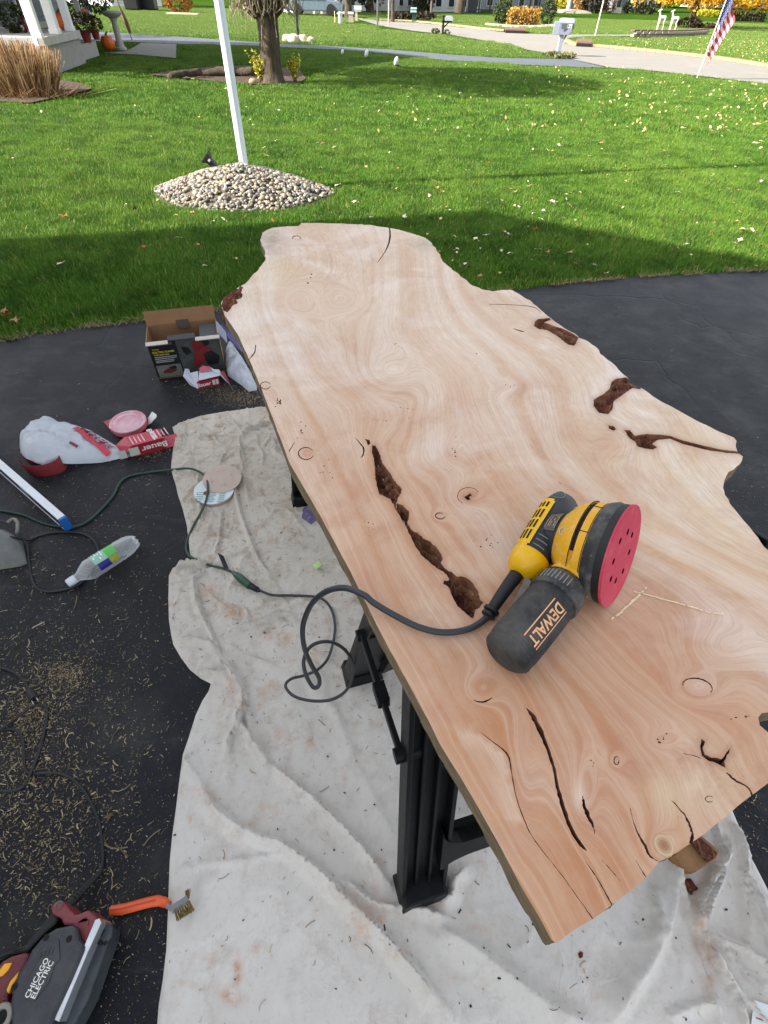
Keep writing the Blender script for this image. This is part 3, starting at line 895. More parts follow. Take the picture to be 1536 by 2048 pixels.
for a, c, d, e in ((725, 905, 8, 16), (612, 600, 90, 40), (700, 600, 110, 60), (900, 700, 110, 90), (780, 470, 200, 14), (800, 745, 40, 25), (1330, 690, 20, 16), (1327, 1691, 15, 15)):
    pale = np.maximum(pale, 0.6 * np.exp(-((q[:, 0] - a) / d) ** 2 - ((q[:, 1] - c) / e) ** 2))
grey = np.exp(-((q[:, 0] - 545) / 28) ** 2 - ((q[:, 1] - 482) / 28) ** 2) + .7 * np.exp(-((q[:, 0] - 850) / 30) ** 2 - ((q[:, 1] - 490) / 16) ** 2)
red = np.zeros(len(q))
for a, c, d, e, k in ((735, 1165, 14, 30, 1), (612, 905, 12, 10, .7), (1395, 1385, 34, 20, .9), (1430, 1420, 60, 30, .5), (940, 990, 30, 20, .6), (1300, 1520, 120, 60, .35), (960, 1370, 26, 24, .5), (1200, 1470, 90, 60, .3), (980, 1240, 30, 30, .8), (1440, 1240, 60, 30, .3)):
    red = np.maximum(red, k * np.exp(-((q[:, 0] - a) / d) ** 2 - ((q[:, 1] - c) / e) ** 2))
for ex, ey, rx, ry, am in eyes:
    if rx < 48: red = np.maximum(red, .45 * np.exp(-((q[:, 0] - ex) / rx / .8) ** 2 - ((q[:, 1] - ey) / ry / .8) ** 2) * (1 + .9 * fbm(q[:, 0] / 9, q[:, 1] / 9, 3, 17)))
# light darkening of the wood right beside the open bark pockets
dv = np.full(len(q), 99.0)
for pl, dp in voids[:7]:
    d_, _, _ = dpoly(q[:, 0], q[:, 1], pl, True)
    dv = np.minimum(dv, d_)
stain = np.exp(-dv / 5.0) * 0.7
top_z = ST + 0.0006 * fbm(vx[:, 0] * 18, vx[:, 1] * 18, 3, 3)
b = MB()
b.add(np.concatenate([vx, top_z[:, None]], 1), idx[tri], 0)
n_top = len(vx)
# walls
ring1 = {}
cent = V[T].mean(1)
def lower(vi, dz, push, seed):
    x, y = V[vi]
    return (x + push * vnoise(x * 60 + dz * 300, y * 60, seed), y + push * vnoise(x * 60, y * 60 + dz * 300, seed + 1), ST - dz)
wall_faces = []
levels = [0.003, 0.010, 0.020, TH]
rings = {}
def ringv(vi, k, hole):
    key = (vi, k, hole)
    if key not in rings:
        rings[key] = len(b.v)
        b.v.append(lower(vi, levels[k], (0.004 if hole else 0.003) * (0.2 if k == 0 else 1), 5))
    return rings[key]
for f, k in zip(T, range(len(T))):
    if not keep[k]: continue
    for a, c in ((f[0], f[1]), (f[1], f[2]), (f[2], f[0])):
        ks = ec[(min(a, c), max(a, c))]
        oth = [j for j in ks if j != k]
        if oth and keep[oth[0]]: continue
        hole = bool(oth and ins[oth[0]])
        pr = (idx[c], idx[a])
        for L in range(len(levels)):
            cu = (ringv(c, L, hole), ringv(a, L, hole))
            b.f.append((int(pr[0]), int(pr[1]), cu[1], cu[0])); b.mi.append(2 if hole else 1)
            pr = cu
# underside
o_ = len(b.v)
b.add(np.concatenate([vx, np.full((len(vx), 1), ST - TH - 0.0005)], 1), idx[tri][:, ::-1], 1)

t = NT('sanded_wood')
co = t.coord('Object')
F_ = t.attr('ring'); heart_a = t.attr('heart'); cream_a = t.attr('cream'); pale_a = t.attr('pale'); grey_a = t.attr('grey'); red_a = t.attr('red'); stain_a = t.attr('stain')
bandA = t.noise(None, 0.55, 2, 0.5, '1D', F_)
bandB = t.noise(None, 0.95, 2, 0.5, '1D', t.math('ADD', F_, t.math('MULTIPLY', t.noise(co, 9, 3), 0.25)))
bandC = t.noise(None, 4.2, 2, 0.5, '1D', t.math('ADD', F_, t.math('MULTIPLY', t.noise(co, 30, 3), 0.1)))
fade = t.ramp(t.noise(co, 5.5, 4, 0.65), [(0.4, 0.05), (0.62, 1)])
c = t.mix(heart_a, lin((212, 188, 162)), lin((188, 132, 90)))
c = t.mix(t.math('MULTIPLY', cream_a, 0.75), c, lin((218, 198, 162)))
c = t.mix(t.math('MULTIPLY', red_a, 0.65), c, lin((184, 118, 90)))
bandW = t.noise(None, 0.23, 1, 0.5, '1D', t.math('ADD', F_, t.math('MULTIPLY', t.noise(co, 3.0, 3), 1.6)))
sapwood_sheen = t.math('SUBTRACT', 1.0, heart_a)  # whitens the far end: part pale sapwood, part sky sheen put into the colour
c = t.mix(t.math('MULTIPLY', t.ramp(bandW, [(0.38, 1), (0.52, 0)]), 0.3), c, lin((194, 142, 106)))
c = t.mix(t.math('MULTIPLY', t.math('MULTIPLY', t.ramp(bandW, [(0.46, 0), (0.6, 1)]), t.math('MULTIPLY_ADD', sapwood_sheen, 0.62, 0.0)), 0.85), c, lin((230, 216, 202)))
blot = t.noise(co, 7.5, 7, 0.68, dist=1.1)
c = t.mix(t.math('MULTIPLY', t.ramp(blot, [(0.48, 0), (0.64, 1)]), t.math('MULTIPLY_ADD', heart_a, 0.42, 0.24)), c, lin((178, 120, 86)))
c = t.mix(t.math('MULTIPLY', t.math('MULTIPLY', t.ramp(t.noise(co, 4.2, 5, 0.6, dist=0.9), [(0.5, 0), (0.66, 1)]), sapwood_sheen), 0.6), c, lin((240, 230, 222)))  # whitish far patches, sapwood mixed with painted sky sheen
c = t.mix(t.math('MULTIPLY', t.ramp(bandA, [(0.40, 0), (0.58, 1)]), 0.26), c, lin((218, 190, 164)))
c = t.mix(t.math('MULTIPLY', pale_a, 0.7), c, lin((232, 212, 190)))
lineB = t.ramp(bandB, [(0.30, 1), (0.43, 0)])
c = t.mix(t.math('MULTIPLY', t.math('MULTIPLY', t.math('MULTIPLY', lineB, fade), t.math('MULTIPLY_ADD', heart_a, -0.45, 1.0)), 0.33), c, lin((186, 138, 108)))
lineB2 = t.ramp(bandB, [(0.56, 0), (0.64, 1), (0.74, 0.4)])
c = t.mix(t.math('MULTIPLY', lineB2, 0.13), c, lin((234, 216, 198)))
c = t.mix(t.math('MULTIPLY', t.ramp(bandC, [(0.36, 1), (0.5, 0)]), 0.09), c, lin((176, 128, 98)))
edge_line = t.ramp(bandB, [(0.44, 0), (0.462, 1), (0.484, 0)])
c = t.mix(t.math('MULTIPLY', t.math('MULTIPLY', edge_line, fade), 0.24), c, lin((158, 106, 80)))
sx_ = t.n('SeparateXYZ'); t.l(co, sx_.inputs[0])
u_al = t.math('ADD', t.math('MULTIPLY', sx_.outputs['X'], -0.43), t.math('MULTIPLY', sx_.outputs['Y'], 0.9))
gc = t.n('CombineXYZ'); t.l(F_, gc.inputs[0]); t.l(u_al, gc.inputs[1])
gv = gc.outputs[0]          # along and across the growth rings
fib = t.noise(t.mapping(gv, (9, 26, 1)), 1.0, 5, 0.7)
c = t.mix(t.math('MULTIPLY', t.ramp(fib, [(0.35, 1), (0.55, 0)]), 0.26), c, lin((150, 104, 78)))
fleck = t.voro(t.mapping(gv, (3.2, 60, 1)), 1.0)
fg = t.ramp(t.noise(co, 7, 3), [(0.56, 0), (0.68, 1)])
c = t.mix(t.math('MULTIPLY', t.math('MULTIPLY', t.ramp(fleck, [(0.05, 1), (0.14, 0)]), fg), 0.6), c, lin((150, 96, 74)))
c = t.mix(t.math('MULTIPLY', grey_a, t.ramp(t.noise(co, 26, 5, 0.7), [(0.3, 0.2), (0.6, 0.9)])), c, lin((158, 140, 122)))
pore = t.voro(t.mapping(gv, (7, 120, 1)), 1.0)
c = t.mix(t.math('MULTIPLY', t.ramp(pore, [(0.0, 1), (0.12, 0)]), 0.3), c, lin((140, 96, 70)))
dust = t.noise(co, 5, 6, 0.7)
c = t.mix(t.math('MULTIPLY', t.ramp(dust, [(0.5, 0), (0.75, 1)]), 0.18), c, lin((236, 222, 206)))
c = t.mix(t.math('MULTIPLY', stain_a, 0.75), c, lin((150, 96, 62)))
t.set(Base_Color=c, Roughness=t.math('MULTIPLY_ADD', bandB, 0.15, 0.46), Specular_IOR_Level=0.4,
      Normal=t.bump(t.math('ADD', t.math('MULTIPLY', bandC, 0.5), fib), 0.10, 0.002))
m_wood = t.mat
t = NT('sawn_edge')
co = t.coord('Object')
n1 = t.noise(t.mapping(co, (14, 14, 60)), 3, 6, 0.7)
c = t.mix(t.ramp(n1, [(0.3, 0), (0.7, 1)]), lin((92, 80, 60)), lin((150, 128, 98)))
t.set(Base_Color=c, Roughness=0.85, Normal=t.bump(n1, 0.5, 0.004))
m_edge = t.mat
t = NT('bark_wall')
co = t.coord('Object')
n1 = t.noise(co, 70, 6, 0.7); n2 = t.noise(co, 22, 4, .6)
c = t.mix(t.ramp(n1, [(0.3, 0), (0.7, 1)]), lin((84, 48, 34)), lin((160, 108, 78)))
c = t.mix(t.math('MULTIPLY', t.ramp(n2, [(0.55, 0), (0.7, 1)]), 0.5), c, lin((170, 130, 96)))
t.set(Base_Color=c, Roughness=0.85, Normal=t.bump(n1, 0.8, 0.004))
m_bark = t.mat

slab = thing('wood_slab', 'wide live edge wood slab with bark pockets sanded pale laid across the sawhorses', 'wood slab', (*vx.mean(0), ST))
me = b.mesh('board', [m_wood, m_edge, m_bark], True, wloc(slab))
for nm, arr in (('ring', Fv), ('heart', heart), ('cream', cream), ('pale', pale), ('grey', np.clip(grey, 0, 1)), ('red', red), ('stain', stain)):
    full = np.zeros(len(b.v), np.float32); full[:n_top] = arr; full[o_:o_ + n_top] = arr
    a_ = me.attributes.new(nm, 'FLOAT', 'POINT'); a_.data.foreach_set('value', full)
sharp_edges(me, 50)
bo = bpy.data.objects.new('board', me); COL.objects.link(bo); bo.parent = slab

# bark left in the pockets and dark bottoms of the cracks
t = NT('bark_floor')
co = t.coord('Object')
n1 = t.noise(co, 60, 7, 0.72); n2 = t.noise(co, 16, 4, .6); n3 = t.noise(co, 160, 3, .6)
c = t.mix(t.ramp(n1, [(0.36, 0), (0.6, 1)]), lin((44, 22, 17)), lin((124, 78, 64)))
c = t.mix(t.math('MULTIPLY', t.ramp(n2, [(0.46, 0), (0.62, 1)]), 0.75), c, lin((108, 60, 52)))
c = t.mix(t.math('MULTIPLY', t.ramp(n3, [(0.6, 0), (0.7, 1)]), 0.55), c, lin((180, 138, 106)))
c = t.mix(t.math('MULTIPLY', t.attr('rim'), t.ramp(n1, [(0.3, 0.3), (0.6, 1)])), c, lin((190, 146, 108)))
sp_n = t.noise(t.mapping(co, (90, 14, 30), rot=(0, 0, R(26))), 2.2, 6, .75)
c = t.mix(t.math('MULTIPLY', t.ramp(sp_n, [(.54, 0), (.64, 1)]), .65), c, lin((176, 130, 96)))
c = t.mix(t.ramp(sp_n, [(.30, .8), (.44, 0)]), c, lin((30, 15, 12)))
t.set(Base_Color=c, Roughness=0.95, Specular_IOR_Level=0.08, Normal=t.bump(t.math('ADD', sp_n, t.math('ADD', n1, n3)), 1.0, 0.006))
m_floor = t.mat
m_crack = M('crack_shadow_wood', lin((104, 64, 42)), 0.9, var=0.3, vs=60)
for k, ((pl, dp), hw) in enumerate(zip(voids, hole_w)):
    small = k >= 8
    cx_, cy_ = np.mean([p[0] for p in hw]), np.mean([p[1] for p in hw])
    b = MB()
    if not small:
        ext = [(p[0] + 0.002 * np.sign(p[0] - cx_), p[1]) for p in hw]
        V2, T2, in2, _ = cdt(ext, [], fill_grid(ext, 0.0035, 0.001))
        d2, _, _ = dpoly(V2[:, 0], V2[:, 1], hw, True)
        z = ST - 0.0075 - dp * (0.35 + np.clip(d2 / 0.012, 0, 1) * 0.5) - dp * 1.3 * np.clip(fbm(V2[:, 0] * 55, V2[:, 1] * 55, 5, 60 + k, .62) + 0.10, -0.2, 1) - 0.5 * dp * np.clip(vnoise(V2[:, 0] * 16, V2[:, 1] * 16, 9 + k), 0, 1)
        z = np.minimum(z, ST - 0.002)
        b.add(np.concatenate([V2, z[:, None]], 1), T2[in2])
        bpo = obj('bark_pocket', b, m_floor, slab, auto=None)
        ra_ = bpo.data.attributes.new('rim', 'FLOAT', 'POINT'); ra_.data.foreach_set('value', np.exp(-d2 / 0.0035).astype(np.float32))
    elif k < 8 + len(cracks):
        V2, T2, in2, _ = cdt(hw, [], [])
        b.add([(x, y, ST - dp) for x, y in V2], T2[in2])
        obj('crack_bottom', b, m_crack, slab, smooth=False)
# small pits and knot rings: shallow, joined
b = MB()
for (pl, dp), hw in list(zip(voids, hole_w))[8 + len(cracks):]:
    V2, T2, in2, _ = cdt(hw, [], [])
    b.add([(x, y, ST - dp * 0.7) for x, y in V2], T2[in2])
kind(obj('knot_pits', b, m_crack, slab, smooth=False), 'stuff')

# lump of bark still on the far left corner
bp = at2([(442, 610), (446, 598), (462, 584), (482, 573), (490, 576), (488, 590), (482, 600), (472, 610), (462, 622), (455, 628), (446, 622)], ST)
bp = resample(bp, 0.006, True)
V2, T2, in2, _ = cdt([tuple(p) for p in bp], [], fill_grid([tuple(p) for p in bp], 0.005, 0.002))
d2, _, _ = dpoly(V2[:, 0], V2[:, 1], [tuple(p) for p in bp], True)
z = ST - 0.006 + 0.016 * np.clip(d2 / 0.02, 0, 1) ** 0.5 + 0.012 * fbm(V2[:, 0] * 60, V2[:, 1] * 60, 4, 21)
b = MB(); b.add(np.concatenate([V2, z[:, None]], 1), T2[in2])
k0 = len(b.v)
rim = [(p[0] * 0.999, p[1]) for p in bp]
kk = len(rim)
b.add([(x, y, ST - 0.004) for x, y in rim] + [(x - 0.004, y - 0.004, ST - TH * 1.05) for x, y in rim], [(i, (i + 1) % kk, kk + (i + 1) % kk, kk + i) for i in range(kk)])
obj('bark_lump', b, m_floor, slab)
# round branch knot near the end
b = MB()
kc = at(1327, 1691, ST)
b.lathe((kc[0], kc[1], ST - 0.006), (0, 0, 1), [(0, 0.0098), (0.0062, 0.0098), (0.0072, 0.009)], 20)
t = NT('knot_wood')
gp = t.coord('Object')
wv = t.n('TexWave', wave_type='RINGS', rings_direction='Z'); t.l(gp, wv.inputs[0]); wv.inputs['Scale'].default_value = 120; wv.inputs['Distortion'].default_value = 1.5; wv.inputs['Detail'].default_value = 3
ln = t.n('VectorMath', operation='LENGTH'); t.l(gp, ln.inputs[0])
c = t.mix(t.ramp(ln.outputs['Value'], [(0.0, 1), (0.006, 0.7), (0.0085, 0.0)]), lin((214, 184, 146)), lin((150, 106, 72)))
c = t.mix(t.math('MULTIPLY', wv.outputs['Fac'], 0.2), c, lin((120, 84, 58)))
t.set(Base_Color=c, Roughness=0.6)
ko = obj('knot', b, t.mat, slab, local=True)
ko.data.transform(Matrix.Translation(-Vector((kc[0], kc[1], ST))))
ko.location = Vector((kc[0], kc[1], ST)) - slab.location
# two chalky scratch marks beside the sander
m_scr = M('chalk_dust', lin((236, 222, 178)), 0.9, var=0.1, vs=80)
for pts, w_ in (([(1222, 1240), (1240, 1227), (1258, 1210), (1275, 1194), (1292, 1176)], 0.0026), ([(1268, 1184), (1300, 1192), (1340, 1203), (1380, 1214), (1420, 1226), (1446, 1229)], 0.0019)):
    P_ = resample(at2(pts, ST), 0.003, False, 0.0005)
    b = MB()
    for i in range(len(P_) - 1):
        if random.random() < 0.04: continue
        a, c = P_[i], P_[i + 1]
        n_ = np.array([-(c - a)[1], (c - a)[0]]) / np.linalg.norm(c - a) * w_ / 2 * random.uniform(.6, 1.2)
        b.add([(*(a - n_), ST + .0012), (*(a + n_), ST + .0012), (*(c + n_), ST + .0012), (*(c - n_), ST + .0012)], [(0, 3, 2, 1)])
    kind(obj('chalk_mark', b, m_scr, slab, smooth=False), 'stuff')
# ================================================================== DROP CLOTH
left_px = [(630, 806), (560, 812), (500, 818), (450, 824), (400, 833), (370, 843), (345, 855), (350, 872), (348, 885), (343, 925), (342, 940), (352, 972), (356, 990), (366, 1020), (374, 1052), (377, 1080), (380, 1108), (384, 1122), (362, 1128), (345, 1138), (338, 1152), (337, 1200), (338, 1240), (343, 1272), (347, 1290), (362, 1316), (380, 1340), (402, 1358), (422, 1368), (418, 1382), (405, 1402), (392, 1430), (378, 1475), (366, 1510), (358, 1570), (352, 1620), (345, 1670), (340, 1720), (338, 1770), (336, 1830), (333, 1900), (326, 1960), (318, 2010), (314, 2060), (310, 2160)]
right_px = [(1600, 2160), (1600, 1880), (1536, 1782), (1512, 1735), (1496, 1706), (1488, 1690), (1476, 1650), (1464, 1622)]
cl = at2(left_px) + at2(right_px) + [(0.72, 0.95), (0.5, 1.55), (0.05, 2.05)]
cloth_out = resample(cl, 0.012, True)
folds = [   # (pixel line, height, width, sharper side)
    ([(540, 1526), (585, 1566), (625, 1598), (672, 1642), (718, 1690), (760, 1744), (790, 1785)], .016, .016, 1),
    ([(480, 1440), (505, 1482), (540, 1526)], .014, .014, 1),
    ([(396, 1560), (420, 1600), (450, 1632), (490, 1660), (530, 1678), (570, 1690), (600, 1712), (650, 1752), (700, 1805), (760, 1860), (820, 1930), (870, 1990), (910, 2040)], .017, .018, 1),
    ([(372, 1510), (385, 1540), (396, 1560)], .010, .014, 1),
    ([(663, 1755), (710, 1775), (745, 1803), (790, 1815), (840, 1818), (900, 1838)], .013, .012, 1),
    ([(345, 1744), (400, 1730), (470, 1720), (580, 1706)], .005, .010, 1),
    ([(378, 1500), (400, 1560), (430, 1610)], .006, .012, -1),
    ([(480, 1418), (478, 1450), (462, 1480), (455, 1510)], .014, .010, 1),
    ([(456, 1345), (486, 1380), (490, 1420), (478, 1450)], .020, .011, 1),
    ([(440, 1325), (462, 1352), (478, 1390)], .020, .011, -1),
    ([(490, 1420), (500, 1460), (512, 1500), (540, 1550)], .010, .012, -1),
    ([(390, 1150), (396, 1200), (412, 1245), (430, 1285), (444, 1318)], .014, .010, 1),
    ([(352, 1132), (385, 1130), (410, 1140), (392, 1160)], .014, .010, 1),
    ([(345, 1142), (372, 1148), (402, 1140), (425, 1128)], .012, .008, -1),
    ([(415, 1185), (440, 1210), (470, 1225), (490, 1222), (500, 1240), (490, 1258)], .009, .011, 1),
    ([(452, 1280), (480, 1262), (520, 1250), (560, 1234), (596, 1242)], .012, .013, -1),
    ([(355, 1284), (390, 1282), (420, 1290), (438, 1312)], .011, .010, 1),
    ([(450, 1290), (480, 1306), (520, 1325), (560, 1336)], .009, .012, 1),
    ([(388, 1352), (420, 1348), (455, 1356), (470, 1380)], .013, .011, 1),
    ([(447, 1018), (444, 1050), (440, 1090), (430, 1118)], .009, .007, 1),
    ([(470, 970), (478, 1010), (490, 1050), (505, 1090), (520, 1125), (545, 1160)], .011, .008, 1),
    ([(478, 900), (486, 935), (492, 975), (500, 1022)], .010, .009, -1),
    ([(545, 848), (520, 858), (492, 870), (482, 888), (486, 905), (482, 930)], .012, .008, 1),
    ([(455, 832), (470, 848), (485, 868)], .008, .009, 1),
    ([(370, 846), (374, 872), (368, 900)], .009, .007, 1),
    ([(378, 852), (410, 858), (432, 880), (448, 896), (478, 900)], .008, .008, 1),
    ([(384, 900), (382, 930), (386, 958)], .008, .008, -1),
    ([(516, 872), (518, 895), (528, 912), (526, 935)], .007, .008, 1),
    ([(548, 868), (538, 884), (526, 900)], .006, .008, 1),
    ([(402, 950), (398, 990), (405, 1030), (398, 1060)], .009, .009, 1),
    ([(545, 1160), (575, 1215), (605, 1262)], .005, .012, 1),
    ([(520, 1142), (570, 1132), (620, 1122), (680, 1110)], .003, .006, 1),
    ([(620, 1300), (660, 1326), (695, 1352)], .004, .012, 1),
    ([(660, 1400), (690, 1470), (720, 1540), (760, 1620), (800, 1700)], .006, .03, 1),
    ([(590, 1330), (640, 1400), (690, 1440)], .006, .03, -1),
    # near right: cloth pulled together under the slab's end
    ([(1338, 1715), (1352, 1760), (1366, 1800), (1390, 1850), (1412, 1900), (1440, 1950), (1470, 2000), (1490, 2060)], .012, .008, -1),
    ([(1440, 1660), (1446, 1710), (1420, 1760), (1398, 1800), (1390, 1840), (1408, 1868)], .020, .010, 1),
    ([(1456, 1640), (1476, 1700), (1484, 1760), (1500, 1810), (1530, 1880), (1570, 1950)], .015, .009, -1),
    ([(1408, 1868), (1440, 1882), (1480, 1900), (1520, 1925), (1580, 1965)], .014, .008, -1),
    ([(1478, 1740), (1482, 1800), (1490, 1850), (1488, 1898)], .010, .010, 1),
    ([(1412, 1890), (1450, 1950), (1500, 2010), (1540, 2060)], .010, .007, 1),
    ([(1350, 1700), (1345, 1790), (1330, 1850), (1300, 1920), (1260, 1980), (1220, 2050)], .012, .03, 1),
    ([(1300, 1770), (1310, 1830), (1300, 1880)], .008, .02, -1),
    ([(1218, 1860), (1240, 1910), (1270, 1970)], .005, .010, 1),
    ([(860, 1842), (940, 1890), (1020, 1950), (1100, 2010), (1180, 2050)], .010, .03, 1),
    ([(880, 1800), (900, 1790), (905, 1760), (930, 1735)], .016, .014, 1),
    ([(1330, 2030), (1380, 2010), (1430, 2000)], .008, .012, 1),
    ([(1424, 1640), (1432, 1690), (1444, 1720)], .010, .007, -1),
    ([(1466, 1640), (1490, 1720), (1516, 1800), (1560, 1900)], .010, .007, 1),
    ([(1452, 1700), (1436, 1760), (1414, 1810), (1408, 1850)], .010, .007, -1),
    ([(1380, 1880), (1402, 1940), (1428, 2000), (1446, 2060)], .008, .007, 1),
    ([(1430, 1880), (1480, 1940), (1540, 1990)], .007, .008, -1),
    ([(1290, 1790), (1320, 1850), (1350, 1920)], .005, .009, 1),
    ([(1010, 1900), (1060, 1960), (1100, 2040)], .004, .010, 1),
]
folds_w = [(at2(p), h, w_, s_) for p, h, w_, s_ in folds]
hem_lines = [at2([(352, 1640), (349, 1700), (346, 1760), (400, 1760 - 60)][:3]), at2([(352, 1900), (346, 1960), (338, 2040)])]
def cloth_z(x, y, edge=True):
    x = np.asarray(x, float); y = np.asarray(y, float)
    z = 0.0075 + 0.008 * fbm(x * 2.3, y * 2.3, 2, 71) + 0.0028 * fbm(x * 8, y * 8, 3, 73)
    rd = np.abs(fbm(x * 5 + 0.35 * vnoise(x * 9, y * 9, 3), y * 4, 2, 77))
    far = np.clip((y - 0.75) / 0.5, 0, 1)
    z = z + (0.008 * far + 0.003) * np.clip(1 - rd / 0.08, 0, 1) ** 1.3
    rd2 = np.abs(fbm(x * 11 + 2.0 + 0.5 * vnoise(x * 14, y * 14, 5), y * 9, 2, 83))
    z = z + (0.0052 * far + 0.0022) * np.clip(1 - rd2 / 0.09, 0, 1) ** 1.3 + 0.001 * fbm(x * 30, y * 30, 2, 79)
    for P_, h, w_, sd in folds_w:
        xs = [p[0] for p in P_]; ys = [p[1] for p in P_]
        k = (x > min(xs) - 4 * w_) & (x < max(xs) + 4 * w_) & (y > min(ys) - 4 * w_) & (y < max(ys) + 4 * w_)
        if not k.any(): continue
        PS = [tuple(p) for p in smooth_path(P_, 4)]
        d_, s_, a_ = dpoly(x[k], y[k], PS)
        wv = np.where(s_ * sd > 0, w_ * 0.40, w_ * 1.15)
        tap = np.clip(np.minimum(a_, 1 - a_) / 0.14, 0.05, 1) ** 0.7
        add = (1.9 + 0.5 * (h > 0.0095)) * h * tap * (0.35 * np.exp(-(d_ / wv) ** 2) + 0.65 * np.exp(-np.abs(d_) / (wv * 0.62))) - 0.3 * h * tap * np.exp(-((d_ - wv * 1.7) / (wv * 0.7)) ** 2)
        zz = z[k]; z[k] = zz + add
    return np.maximum(z, 0.004)
gp = np.concatenate([fill_grid([tuple(p) for p in cloth_out], 0.0062, 0.003)])
V, T, ins, _ = cdt([tuple(p) for p in cloth_out], [], gp)
z = cloth_z(V[:, 0], V[:, 1])
d_, _, _ = dpoly(V[:, 0], V[:, 1], [tuple(p) for p in cloth_out], True)
z = np.where(d_ < 1e-5, 0.0015, z * np.clip(0.55 + d_ / 0.03, 0, 1))
z = z + 0.0022 * np.exp(-((d_ - 0.008) / 0.006) ** 2) - 0.0012 * np.exp(-((d_ - 0.018) / 0.003) ** 2)
cq = pix(np.concatenate([V, z[:, None]], 1))
smear = np.zeros(len(V))
for sx0, sy0_, sa_, sb_, sk in ((474, 1945, 9, 26, 1), (462, 1992, 22, 16, 1), (512, 1900, 12, 10, .5), (560, 1275, 34, 14, .6), (480, 1225, 30, 10, .5), (1398, 1850, 14, 60, .7), (1418, 1930, 12, 50, .8), (620, 1490, 10, 14, .5), (560, 1470, 16, 22, .4), (800, 1905, 26, 12, .4), (380, 1640, 5, 12, .7), (960, 1855, 20, 10, .4), (460, 1370, 10, 30, .4), (420, 1180, 20, 14, .5), (690, 1560, 6, 8, .5), (760, 1720, 9, 7, .6), (900, 1960, 14, 10, .4), (1190, 2000, 24, 18, .3)):
    smear = np.maximum(smear, sk * np.exp(-((cq[:, 0] - sx0) / sa_) ** 2 - ((cq[:, 1] - sy0_) / sb_) ** 2))
b = MB(); b.add(np.concatenate([V, np.maximum(z, 0.0012)[:, None]], 1), T[ins])
t = NT('canvas_cloth')
co = t.coord('Object')
n1 = t.noise(co, 3, 4, .6); n2 = t.noise(co, 22, 7, .75); n3 = t.noise(co, 7, 5, .7); n4 = t.noise(co, 75, 5, .7)
sy0 = t.n('SeparateXYZ'); t.l(co, sy0.inputs[0])
worn = t.n('MapRange'); t.l(sy0.outputs['Y'], worn.inputs[0]); worn.inputs[1].default_value = 0.5; worn.inputs[2].default_value = 1.3
c = t.mix(worn.outputs[0], t.mix(t.ramp(n1, [(0.3, 0), (0.7, 1)]), lin((204, 199, 191)), lin((216, 211, 204))), t.mix(t.ramp(n1, [(0.3, 0), (0.7, 1)]), lin((188, 180, 166)), lin((204, 197, 185))))
sy = t.n('SeparateXYZ'); t.l(co, sy.inputs[0])
soil = t.n('MapRange'); t.l(sy.outputs['Y'], soil.inputs[0]); soil.inputs[1].default_value = 0.2; soil.inputs[2].default_value = 1.4; soil.inputs[3].default_value = 0.35; soil.inputs[4].default_value = 1.0
k1 = t.math('MULTIPLY', t.ramp(n2, [(0.46, 0), (0.66, 1)]), t.ramp(n3, [(0.4, 0.1), (0.65, 1)]))
c = t.mix(t.math('MULTIPLY', t.math('MULTIPLY', k1, soil.outputs[0]), 1.0), c, lin((142, 116, 90)))
c = t.mix(t.math('MULTIPLY', t.ramp(n4, [(0.58, 0), (0.7, 1)]), 0.2), c, lin((120, 100, 82)))
sn = t.noise(t.mapping(co, (1, 1, 1), loc=(3, 1, 0)), 5.5, 6, .75)
c = t.mix(t.math('MULTIPLY', t.ramp(sn, [(0.58, 0), (0.72, 1)]), 0.6), c, lin((186, 140, 100)))
c = t.mix(t.math('MULTIPLY', t.attr('smear'), t.ramp(t.noise(co, 45, 5, .7), [(.36, 0), (.58, .9)])), c, lin((186, 134, 92)))
wf = t.n('TexWave', wave_type='BANDS', bands_direction='X'); t.l(co, wf.inputs[0]); wf.inputs['Scale'].default_value = 260
wg = t.n('TexWave', wave_type='BANDS', bands_direction='Y'); t.l(co, wg.inputs[0]); wg.inputs['Scale'].default_value = 260
cn1 = t.noise(t.mapping(co, (1.0, .55, 1), rot=(0, 0, R(20))), 9, 3, .55, dist=.8); cn2 = t.noise(t.mapping(co, (1, .6, 1), rot=(0, 0, R(-35)), loc=(4, 2, 0)), 16, 3, .55, dist=.6)
crz = t.math('ADD', t.ramp(t.math('ABSOLUTE', t.math('SUBTRACT', cn1, .5)), [(0, 1), (.035, 0)]), t.math('MULTIPLY', t.ramp(t.math('ABSOLUTE', t.math('SUBTRACT', cn2, .5)), [(0, 1), (.03, 0)]), .6))
crz = t.math('MULTIPLY', crz, t.math('MULTIPLY', t.math('MULTIPLY_ADD', worn.outputs[0], .55, .45), t.ramp(t.noise(co, 3.5, 3), [(.38, .1), (.6, 1)])))
weave = t.math('ADD', wf.outputs['Fac'], wg.outputs['Fac'])
t.set(Base_Color=c, Roughness=0.92, Specular_IOR_Level=0.1, Normal=t.bump(n4, 0.25, 0.003, t.bump(crz, 0.28, 0.006, t.bump(weave, 0.08, 0.001))))
t.set(Sheen_Weight=0.1)
m_cloth = t.mat
dc = tag(obj('drop_cloth', b, m_cloth, auto=None), 'wrinkled off white canvas drop cloth dusted with shavings under the sawhorses', 'drop cloth')
sa_t = dc.data.attributes.new('smear', 'FLOAT', 'POINT'); sa_t.data.foreach_set('value', smear.astype(np.float32))
def cz(x, y):
    return float(cloth_z(np.array([x]), np.array([y]))[0])

